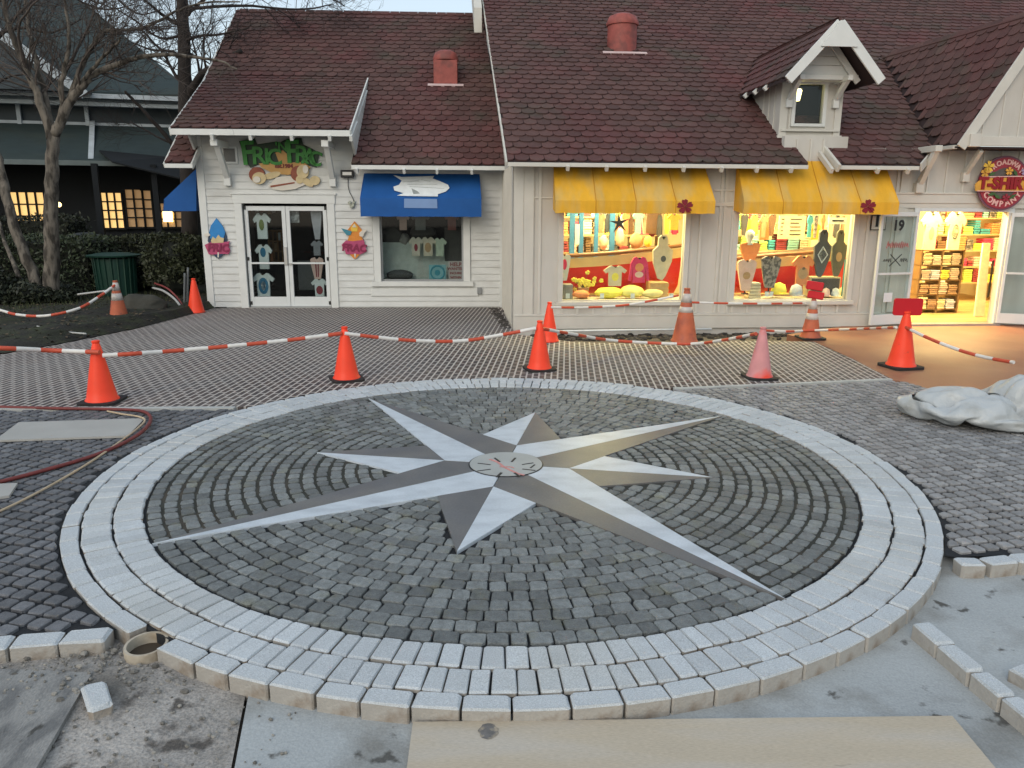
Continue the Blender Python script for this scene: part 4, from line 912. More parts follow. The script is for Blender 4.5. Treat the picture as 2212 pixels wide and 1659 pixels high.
MB(TF.M).prism([(x, RV_+.03, z) for x, _, z in circ(RR)], (0, -.03, 0)).build('rim', m_wine, rs); MB(TF.M).prism([(x, RV_, z) for x, _, z in circ(RR*.93)], (0, -.012, 0)).build('disc', m_maroon, rs)
MB(TF.M).prism([(x, RV_-.012, z) for x, _, z in circ(RR*.56)], (0, -.004, 0)).build('inner_field', pm('dusky_field', (.10, .085, .075), .5, .2, 12), rs)
bz0, bz1 = rcz-.13, rcz+.10
MB(TF.M).prism([(rcx-.50, RV_-.016, bz0), (rcx+.50, RV_-.016, bz0), (rcx+.52, RV_-.016, rcz+.02), (rcx+.42, RV_-.016, bz1), (rcx-.42, RV_-.016, bz1-.02), (rcx-.52, RV_-.016, rcz-.02)], (0, -.02, 0)).build('name_band', m_amber, rs)
MB().text('T-SHIRT', .262, TL_(rcx, rcz-.01, RV_-.046), .012, 0, .014).build('lettering', m_blood, rs)
b = MB(TF.M); b.beam((rcx-.42, RV_-.04, bz1+.0), (rcx+.42, RV_-.04, bz1+.02), .012, .018, up=(0, 0, 1)); b.beam((rcx-.48, RV_-.04, bz0), (rcx+.48, RV_-.04, bz0), .012, .014); b.build('band_edge', m_pinkl, rs)
for word, up_, rad, sz in (('BROADWAY', 1, RR*.76, .115), ('COMPANY', -1, RR*.76, .135)):
    n = len(word); span = radians(108 if up_ > 0 else 112)
    for i, ch in enumerate(word):
        a = (pi/2 + span/2 - span*i/(n-1)) if up_ > 0 else (-pi/2 - span/2 + span*i/(n-1))
        MB().text(ch, sz, TL_(rcx+rad*cos(a), rcz+rad*sin(a), RV_-.018, a-pi/2 if up_ > 0 else a+pi/2), .006, 0, .004).build('letter', m_pinkl, rs)
def hib(u, z, r, mat, nm):
    f = MB(TF.M)
    for k in range(5):
        a = k*2*pi/5 + .3; f.prism([(u+r*q*cos(a+b), RV_-.035, z+r*q*sin(a+b)) for q, b in ((.08, 0), (.55, -.5), (1, -.3), (.9, 0), (1, .3), (.55, .5))], (0, -.012, 0))
    f.build(nm, mat, rs)
hib(rcx-.33, rcz+.27, .10, m_yl, 'yellow_flower'); hib(rcx-.38, rcz+.17, .08, m_amber, 'yellow_flower'); hib(rcx+.05, rcz+.20, .07, m_amber, 'yellow_flower'); hib(rcx+.06, rcz-.24, .07, m_maroon, 'red_flower'); hib(rcx+.33, rcz+.2, .07, pm('lilac_flower', (.36, .28, .42), .5), 'lilac_flower')
for u, z, a in ((-.25, .15, .5), (.17, .17, 2.2), (-.10, -.22, 2.6), (.18, -.22, .6), (-.2, -.18, .2)):
    MB(TF.M).prism([(rcx+u+.08*cos(a)*q-.03*sin(a)*w, RV_-.03, rcz+z+.08*sin(a)*q+.03*cos(a)*w) for q, w in ((-1, 0), (0, -1), (1, 0), (0, 1))], (0, -.01, 0)).build('leaf', m_leaf, rs)
b = MB(TF.M); b.box(rcx-.02, rcx+.02, RV_+.03, -.0, rcz+.25, rcz+.29); b.box(rcx-.02, rcx+.02, RV_+.03, 0, rcz-.29, rcz-.25); b.build('mount', m_blackp, rs)
# number plates and things stuck on the open door leaf
m_plate = pm('cream_plate', (.56, .54, .48), .5, .05)
hn = thing('number_plate', 'framed house number plate on the wall half behind the open door leaf', 'number plate', tuple(TF.M @ V((6.15, -.01, 1.7))), TF.rz)
p0 = TF.at(1880, 497, -.03); p1 = TF.at(1916, 465, -.03); MB(TF.M).box(p0.x, p1.x, -.035, -.022, p0.z, p1.z).build('frame', m_blackp, hn); MB(TF.M).box(p0.x+.012, p1.x-.012, -.040, -.034, p0.z+.012, p1.z-.012).build('plate', m_plate, hn)
MB().text("1", .26, TF.M @ Matrix.Translation(((p0.x*.62+p1.x*.38), -.041, (p0.z+p1.z)/2+.02)) @ Matrix.Rotation(pi/2, 4, 'X'), .002, 0, .012).build('digit', m_blackp, hn)
def ld(x, z, y=-.009): return LM @ Matrix.Translation((x, y, z)) @ Matrix.Rotation(pi/2, 4, 'X')
MB().text('19', .24, ld(-.42, 1.74), .001, 0, .010).build('door_number', m_blackp, ldoor)
MB().text('HOURS', .05, ld(-.42, 1.60), .001, 0, .002).build('door_lettering', m_blackp, ldoor) if False else None
m_redink = pm('red_decal', (.40, .10, .10), .6, .1)
rnd = random.Random(3)
def squig(x0, x1, z, h, n, r, mat, nm, seed):
    rr = random.Random(seed); pts = [(x0+(x1-x0)*i/n, -.008, z + h*(.5 if i % 2 else -.5)*rr.uniform(.5, 1.2)) for i in range(n+1)]; MB(LM).tube(pts, r, 5).build(nm, mat, ldoor)
squig(-.62, -.16, 1.42, .10, 22, .008, m_redink, 'red_script', 2); squig(-.66, -.50, 1.16, .06, 8, .007, m_blackp, 'black_script', 4); squig(-.30, -.14, 1.16, .06, 8, .007, m_blackp, 'black_script', 5)
MB(LM).beam((-.52, -.008, 1.26), (-.28, -.008, 1.06), .010, .014, up=(0, 1, 0)).build('crossed_blade', m_blackp, ldoor); MB(LM).beam((-.28, -.010, 1.26), (-.52, -.010, 1.06), .010, .014, up=(0, 1, 0)).build('crossed_blade', m_blackp, ldoor)
MB(LM).box(-.56, -.38, -.010, -.006, .44, .60).build('paper_notice', pm('paper_notice', (.62, .66, .68), .7, .03), ldoor)

# ---------------------------------------------------------------- cones and barrier tubes
m_cone = pm('fluorescent_cone', (.90, .062, .022), .42, .06, 6, 0, spec=.3, blotch=((.42, .07, .04), 9, .66, .74))
m_coned = pm('sunbleached_cone', (.47, .115, .05), .55, .14, 8, 0, col2=(.35, .09, .05), c2scale=6)
m_conep = pm('chalky_pink_cone', (.60, .26, .26), .6, .12, 7, 0, col2=(.75, .06, .03), c2scale=1.6, c2lo=.50, c2hi=.62)
m_base = pm('black_rubber', (.022, .020, .020), .8, .25, 10, .2, 60)
m_coll = pm('reflective_collar', (.50, .46, .42), .4, .10, 10)
m_signr = pm('signal_red_plastic', (.52, .010, .018), .4, .05)
def cone(px, py, ptop, mat, label, base=True, collars=(), z=0.0, wide=1.0, lean=0):
    b = G(px, py, z); h = AY(px, ptop, b.y).z - z; t = thing('traffic_cone', label, 'traffic cone', tuple(b), random.uniform(0, .5), 'traffic cones round the paving works')
    k = h/.70; X = XF[t.name]; pad = .030*k if base else .012
    s = .205*k*wide
    if base: MB(X).prism([(s*x, s*y, 0) for x, y in ((-1, -.8), (-.8, -1), (.8, -1), (1, -.8), (1, .8), (.8, 1), (-.8, 1), (-1, .8))], (0, 0, pad)).build('cone_base', m_base, t, bevel=.006)
    else: MB(X).prism([(s*.8*cos(i*pi/8), s*.8*sin(i*pi/8), 0) for i in range(16)], (0, 0, pad)).build('cone_base', mat, t, bevel=.004)
    r0, r1 = .158*k*wide, .034*k
    R_ = lambda q: r0 + (r1-r0)*q
    MB(X).lathe([(r0*1.12, pad), (r0*1.10, pad+.010*k), (r0, pad+.03*k)] + [(R_(q/8), pad+.03*k+(h-pad-.03*k)*q/8) for q in range(1, 8)] + [(r1*1.02, h-.03), (r1*1.25, h-.022), (r1*1.2, h-.004), (r1*.8, h), (.0001, h)], (0, 0, 0), 28).build('cone_body', mat, t, smooth=True, autosm=50)
    for a, c in collars:
        MB(X).lathe([(R_((a*h-pad)/(h-pad))+.003, a*h), (R_((c*h-pad)/(h-pad))+.003, c*h)], (0, 0, 0), 28).build('reflective_collar', m_coll, t, smooth=True)
    return t, b, h, X
c1 = cone(222, 868, 735, m_cone, 'bright orange cone on a black base, at the far left of the brick patio')
c2 = cone(749, 820, 705, m_cone, 'bright orange cone on a black base, standing in front of the white shop door')
c3 = cone(1165, 798, 692, m_cone, 'bright orange cone on a black base, overlapping another orange cone at the shop corner')
c4 = cone(1640, 816, 706, m_conep, 'faded chalky pink cone standing on the patio edge strip')
c5 = cone(1945, 793, 672, m_cone, 'orange cone carrying a red plate, on the red concrete by the entrance')
c6 = cone(1186, 737, 652, m_cone, 'slim bright orange cone at the corner trench of the cream shop', False)
c7 = cone(1478, 738, 622, m_coned, 'tall dull orange cone with two collars between the lit windows', False, ((.55, .66), (.74, .90)))
c8 = cone(1750, 731, 642, m_coned, 'dull striped cone topped by a red box below the second lit window', True, ((.45, .62), (.72, .92)))
cA = cone(258, 690, 606, m_coned, 'dull orange cone with white collars standing on the garden soil', False, ((.50, .68), (.75, .95)), .03)
cB = cone(424, 675, 601, m_cone, 'bright orange cone standing at the left corner of the white shop', False)
# red plate on cone 5, red box on cone 8
t5, b5, h5, X5 = c5
pl5 = thing('red_sign_plate', 'rounded red plate stuck on the cone by the entrance', 'sign plate', (b5.x, b5.y, h5), 0)
pts = []
for cx, cz, a0 in ((.155, .115, 0), (-.155, .115, 90), (-.155, -.045, 180), (.155, -.045, 270)): pts += [(b5.x+cx+.03*cos(radians(a0+a*22.5)), b5.y-.012, h5+.02+cz+.03*sin(radians(a0+a*22.5))) for a in range(5)]
MB().prism(pts, (0, .022, 0)).build('plate', m_signr, pl5, bevel=.004)
b = MB(); b.lathe([(.032, h5-.05), (.03, h5+.05)], (b5.x, b5.y+.025, 0), 12); b.box(b5.x-.035, b5.x-.025, b5.y-.016, b5.y-.011, h5+.11, h5+.14); b.box(b5.x+.025, b5.x+.035, b5.y-.016, b5.y-.011, h5+.11, h5+.14); b.build('socket', m_signr, pl5)
t8, b8, h8, X8 = c8
bx8 = thing('red_sign_box', 'boxy red sign fixed on top of the striped cone', 'sign', (b8.x, b8.y, h8), 0)
b = MB(); M8 = Matrix.Translation((b8.x, b8.y, h8+.10)) @ Matrix.Rotation(radians(8), 4, 'Y') @ Matrix.Rotation(radians(-14), 4, 'Z'); b.M = M8
b.box(-.14, .11, -.05, .05, .01, .145); b.build('upper_box', m_signr, bx8, bevel=.012)
b = MB(M8); b.box(-.09, .15, -.045, .055, -.12, -.005); b.build('lower_box', m_signr, bx8, bevel=.012)
b = MB(); b.tube([(b8.x, b8.y, h8-.04), (b8.x, b8.y, h8+.05)], .025, 10); b.build('socket', m_signr, bx8)

m_trr = pm('tube_red', (.50, .075, .035), .5, .15, 12); m_trw = pm('tube_white', (.66, .64, .60), .5, .08, 12)
def rope(pts, label, r=.023, seed=0, red=.20, wht=.22):
    P = [AY(x, y, Y) for x, y, Y in pts]; Q = []
    for i in range(len(P)-1):                                   # catmull-rom
        a = P[max(i-1, 0)]; b = P[i]; c = P[i+1]; d = P[min(i+2, len(P)-1)]
        for k in range(12):
            t = k/12; Q.append(.5*((2*b) + (c-a)*t + (2*a-5*b+4*c-d)*t*t + (3*b-a-3*c+d)*t**3))
    Q.append(P[-1]); out = [Q[0]]; acc = 0; mi = []; rnd = random.Random(seed); on = seed % 2; left = rnd.uniform(.1, .2)
    step = .02
    # resample
    L = [0]
    for a, b in zip(Q, Q[1:]): L.append(L[-1]+(b-a).length)
    N = max(2, int(L[-1]/step)); R2 = []; j = 0
    for i in range(N+1):
        s = L[-1]*i/N
        while j < len(L)-2 and L[j+1] < s: j += 1
        f = (s-L[j])/max(1e-6, L[j+1]-L[j]); R2.append(Q[j].lerp(Q[j+1], min(1, f)))
    ms = []; cur = on; rem = left
    for i in range(N):
        ms.append(cur); rem -= L[-1]/N
        if rem <= 0: cur = 1-cur; rem = (red if cur == 0 else wht)*rnd.uniform(.9, 1.1)
    rad = [r*(.92 if (0 < i < N and ms[i-1] != ms[min(i, N-1)]) else 1.0) for i in range(N+1)]
    rad = [q*.88 for q in rad]; mb = MB(); mb.tube(R2, rad, 10, lambda i: ms[i]); c = R2[len(R2)//2]
    return mb.build('barrier_tube', [m_trr, m_trw], at=tuple(c), smooth=True, autosm=60, label=label, cat='barrier', group='red and white barrier tubes')
Y1, Y2, Y3, Y4, Y5, Y6, Y7, Y8, YA = [c[1].y for c in (c1, c2, c3, c4, c5, c6, c7, c8, cA)]
rope([(-160, 748, 7.2), (0, 752, 7.3), (110, 757, Y1-.1), (215, 761, Y1-.09)], 'red and white tube running from the left picture edge to the leftmost patio cone', .027, 1)
rope([(222, 768, Y1-.10), (290, 764, 7.7), (360, 759, 7.95), (480, 749, 8.2), (620, 735, 8.5), (738, 720, Y2-.05)], 'red and white tube strung between the two left patio cones', .026, 3)
rope([(744, 720, Y2-.04), (810, 728, 8.9), (900, 736, 9.1), (1000, 736, 9.3), (1090, 722, 9.4), (1158, 709, Y3-.05)], 'red and white tube sagging between the middle patio cone and the shop corner cone', .025, 5)
rope([(1172, 710, Y3-.03), (1240, 722, 10.0), (1330, 736, 10.6), (1480, 743, 10.6), (1560, 735, 10.0), (1633, 721, Y4)], 'red and white tube sagging low from the corner cone to the pink cone', .025, 8)
rope([(1190, 664, Y6-.03), (1270, 664, 11.6), (1350, 659, 11.65), (1410, 649, 11.65), (1466, 638, Y7-.02)], 'red and white tube under the left lit window, rising to the tall cone', .020, 9)
rope([(1488, 653, Y7), (1560, 655, 11.6), (1650, 656, 11.6), (1740, 655, Y8+.02)], 'red and white tube stretched level between the tall cone and the red box cone', .019, 10)
rope([(1655, 714, 11.4), (1700, 716, 11.6), (1750, 714, Y8-.12), (1840, 711, 11.2), (1936, 707, Y5-.05)], 'red and white tube from the striped cone to the cone with the red plate', .021, 12)
rope([(1955, 706, Y5-.04), (2000, 728, 9.3), (2060, 752, 9.0), (2120, 770, 8.7), (2190, 783, 8.3)], 'red and white tube slanting down from the red plate cone to the plastic sack', .023, 14)
rope([(-80, 650, 12.9), (0, 670, 12.6), (40, 680, 12.4), (100, 682, 12.25), (170, 666, 12.5), (215, 640, 13.0), (248, 616, YA-.03)], 'red and white tube sagging over the garden bed to the white collared cone', .026, 15)

# ---------------------------------------------------------------- loose things on the ground
m_ply = pm('new_plywood', (.455, .39, .295), .7, .09, 1.2, .2, 60, col2=(.43, .39, .33), c2scale=1.1, c2lo=.46, c2hi=.66, stretch=(1, 5, 1), speck=.09, sscale=45, blotch=((.20, .17, .14), 2.6, .70, .80))
m_plyg = pm('weathered_plywood', (.27, .265, .25), .85, .18, 4, .5, 40, col2=(.13, .13, .127), c2scale=4, stretch=(2.2, 1, 1), speck=.15, sscale=70, blotch=((.06, .058, .052), 5, .64, .70))
m_board = pm('dusty_board', (.36, .355, .33), .8, .08, 3, .15, 40)
def sheet(name, pxs, zt, th, mat, label, cat, zs=None):
    pts = [G(x, y, (zs[i] if zs else zt)) for i, (x, y) in enumerate(pxs)]; c = sum(pts, V((0, 0, 0)))/len(pts)
    return MB().prism([p - V((0, 0, th)) for p in pts], (0, 0, th)).build(name, mat, at=tuple(c), bevel=.003, label=label, cat=cat)
ps = sheet('plywood_sheet', [(892, 1559), (868, 1740), (2235, 1760), (2057, 1546)], 0, .018, m_ply, 'new beige plywood sheet lying against the front of the granite ring', 'plywood sheet', zs=[-.058, GZ+.022, GZ+.022, -.058])
st = MB()
for px, py, s in ((1052, 1580, .03), (1053, 1572, .024), (1050, 1590, .02)):
    q = G(px, py, -.057); zpl = lambda y: -.058 - (q.y-y)*0
# a scuffed oval stain, thin as paint
a = G(1055, 1562, -.058); b = G(1055, 1603, -.07); cc = (a+b)/2; rr_s = (a-b).length/2; slope = (GZ+.022+.058)/(G(892, 1559, -.058).y-G(868, 1740, GZ+.022).y)
zp = lambda y: -.058 - slope*(y - G(892, 1559, -.058).y)*-1.0
MB().poly([(cc.x+.040*cos(t*pi/10)*(1+.12*sin(t*2.1)), cc.y+rr_s*sin(t*pi/10)*.95, -.058 + (GZ+.022+.058)*((G(892, 1559, -.058).y-(cc.y+rr_s*sin(t*pi/10)*.95))/(G(892, 1559, -.058).y-G(868, 1740, GZ+.022).y)) + .0015) for t in range(20)]).build('oval_stain', pm('grey_scuff', (.13, .125, .12), .8, .35, 25, col2=(.30, .26, .2), c2scale=30, c2lo=.5, c2hi=.65), ps)
sheet('weathered_plywood_sheet', [(-60, 1442), (199, 1452), (60, 1690), (-120, 1700)], GZ+.03, .022, m_plyg, 'grey weathered plywood sheet in the lower left corner on the dirt', 'plywood sheet')
sheet('board', [(40, 912), (313, 903), (276, 941), (-12, 951)], .018, .018, m_board, 'pale dusty board lying on the violet cobbles under the red hose', 'board')
sheet('board', [(-30, 1046), (38, 1043), (20, 1070), (-30, 1078)], .018, .018, m_board, 'corner of a second pale board at the left picture edge below the hose', 'board')
def line(name, px, r, mat, label, cat, z=.012):
    P = [G(x, y, (q[0] if q else z)) for x, y, *q in px]; Q = []
    for i in range(len(P)-1):
        a = P[max(i-1, 0)]; b = P[i]; c = P[i+1]; d = P[min(i+2, len(P)-1)]
        for k in range(8): t = k/8; Q.append(.5*((2*b) + (c-a)*t + (2*a-5*b+4*c-d)*t*t + (3*b-a-3*c+d)*t**3))
    Q.append(P[-1]); return MB().tube(Q, r, 8).build(name, mat, at=tuple(Q[len(Q)//2]), smooth=True, label=label, cat=cat)
m_hose = pm('red_rubber_hose', (.16, .032, .028), .55, .2, 12); m_cord = pm('straw_cord', (.46, .36, .24), .7, .12, 12)
line('air_hose', [(-120, 874), (0, 879), (120, 882), (240, 884), (300, 887), (322, 896, .03), (324, 912, .035), (305, 934, .035), (265, 958, .02), (200, 985, .014), (110, 1012, .014), (0, 1041, .014), (-120, 1070)], .016, m_hose, 'dark red hose doubling back round the end of the pale board', 'hose')
line('extension_cord', [(232, 888), (262, 894), (300, 900, .03), (313, 908, .035), (298, 925, .035), (262, 952, .02), (200, 995, .01), (130, 1037, .01), (60, 1075, .01), (0, 1104, .01), (-80, 1140)], .009, m_cord, 'thin straw coloured cord beside the dark red hose', 'cord')
# white conduit and dirt in the trench of the cream shop
MB().tube([TF.M @ V((.35, -.20, -.03)), TF.M @ V((3.3, -.17, -.015))], .018, 8).build('conduit', m_pwhite, at=tuple(TF.M @ V((1.8, -.2, -.03))), label='white conduit lying in the trench at the foot of the cream shop wall', cat='pipe', smooth=True)
rnd = random.Random(8); tr_ = MB()
for i in range(260):
    u = rnd.uniform(.2, 5.6); v = rnd.uniform(-.62, -.06); p = TF.M @ V((u, v, -.13)); s = rnd.uniform(.015, .06); tr_.blob(p, s*1.3, s, s*.7, 7, 4, .3, 0, i)
for i in range(160):
    t = rnd.random(); p = TF.M @ V((-.13-.28*t*0, 0, 0)); q = V((p.x - .04 - rnd.uniform(0, .16) - .28*t, p.y + 2.7*t - .1, -.01)); s = rnd.uniform(.012, .04); tr_.blob(q, s*1.3, s, s*.8, 7, 4, .3, 0, i)
tr_.build('trench_rubble', pm('dark_rubble', (.050, .044, .038), .95, .3, 12, isl=.5), kind='stuff')
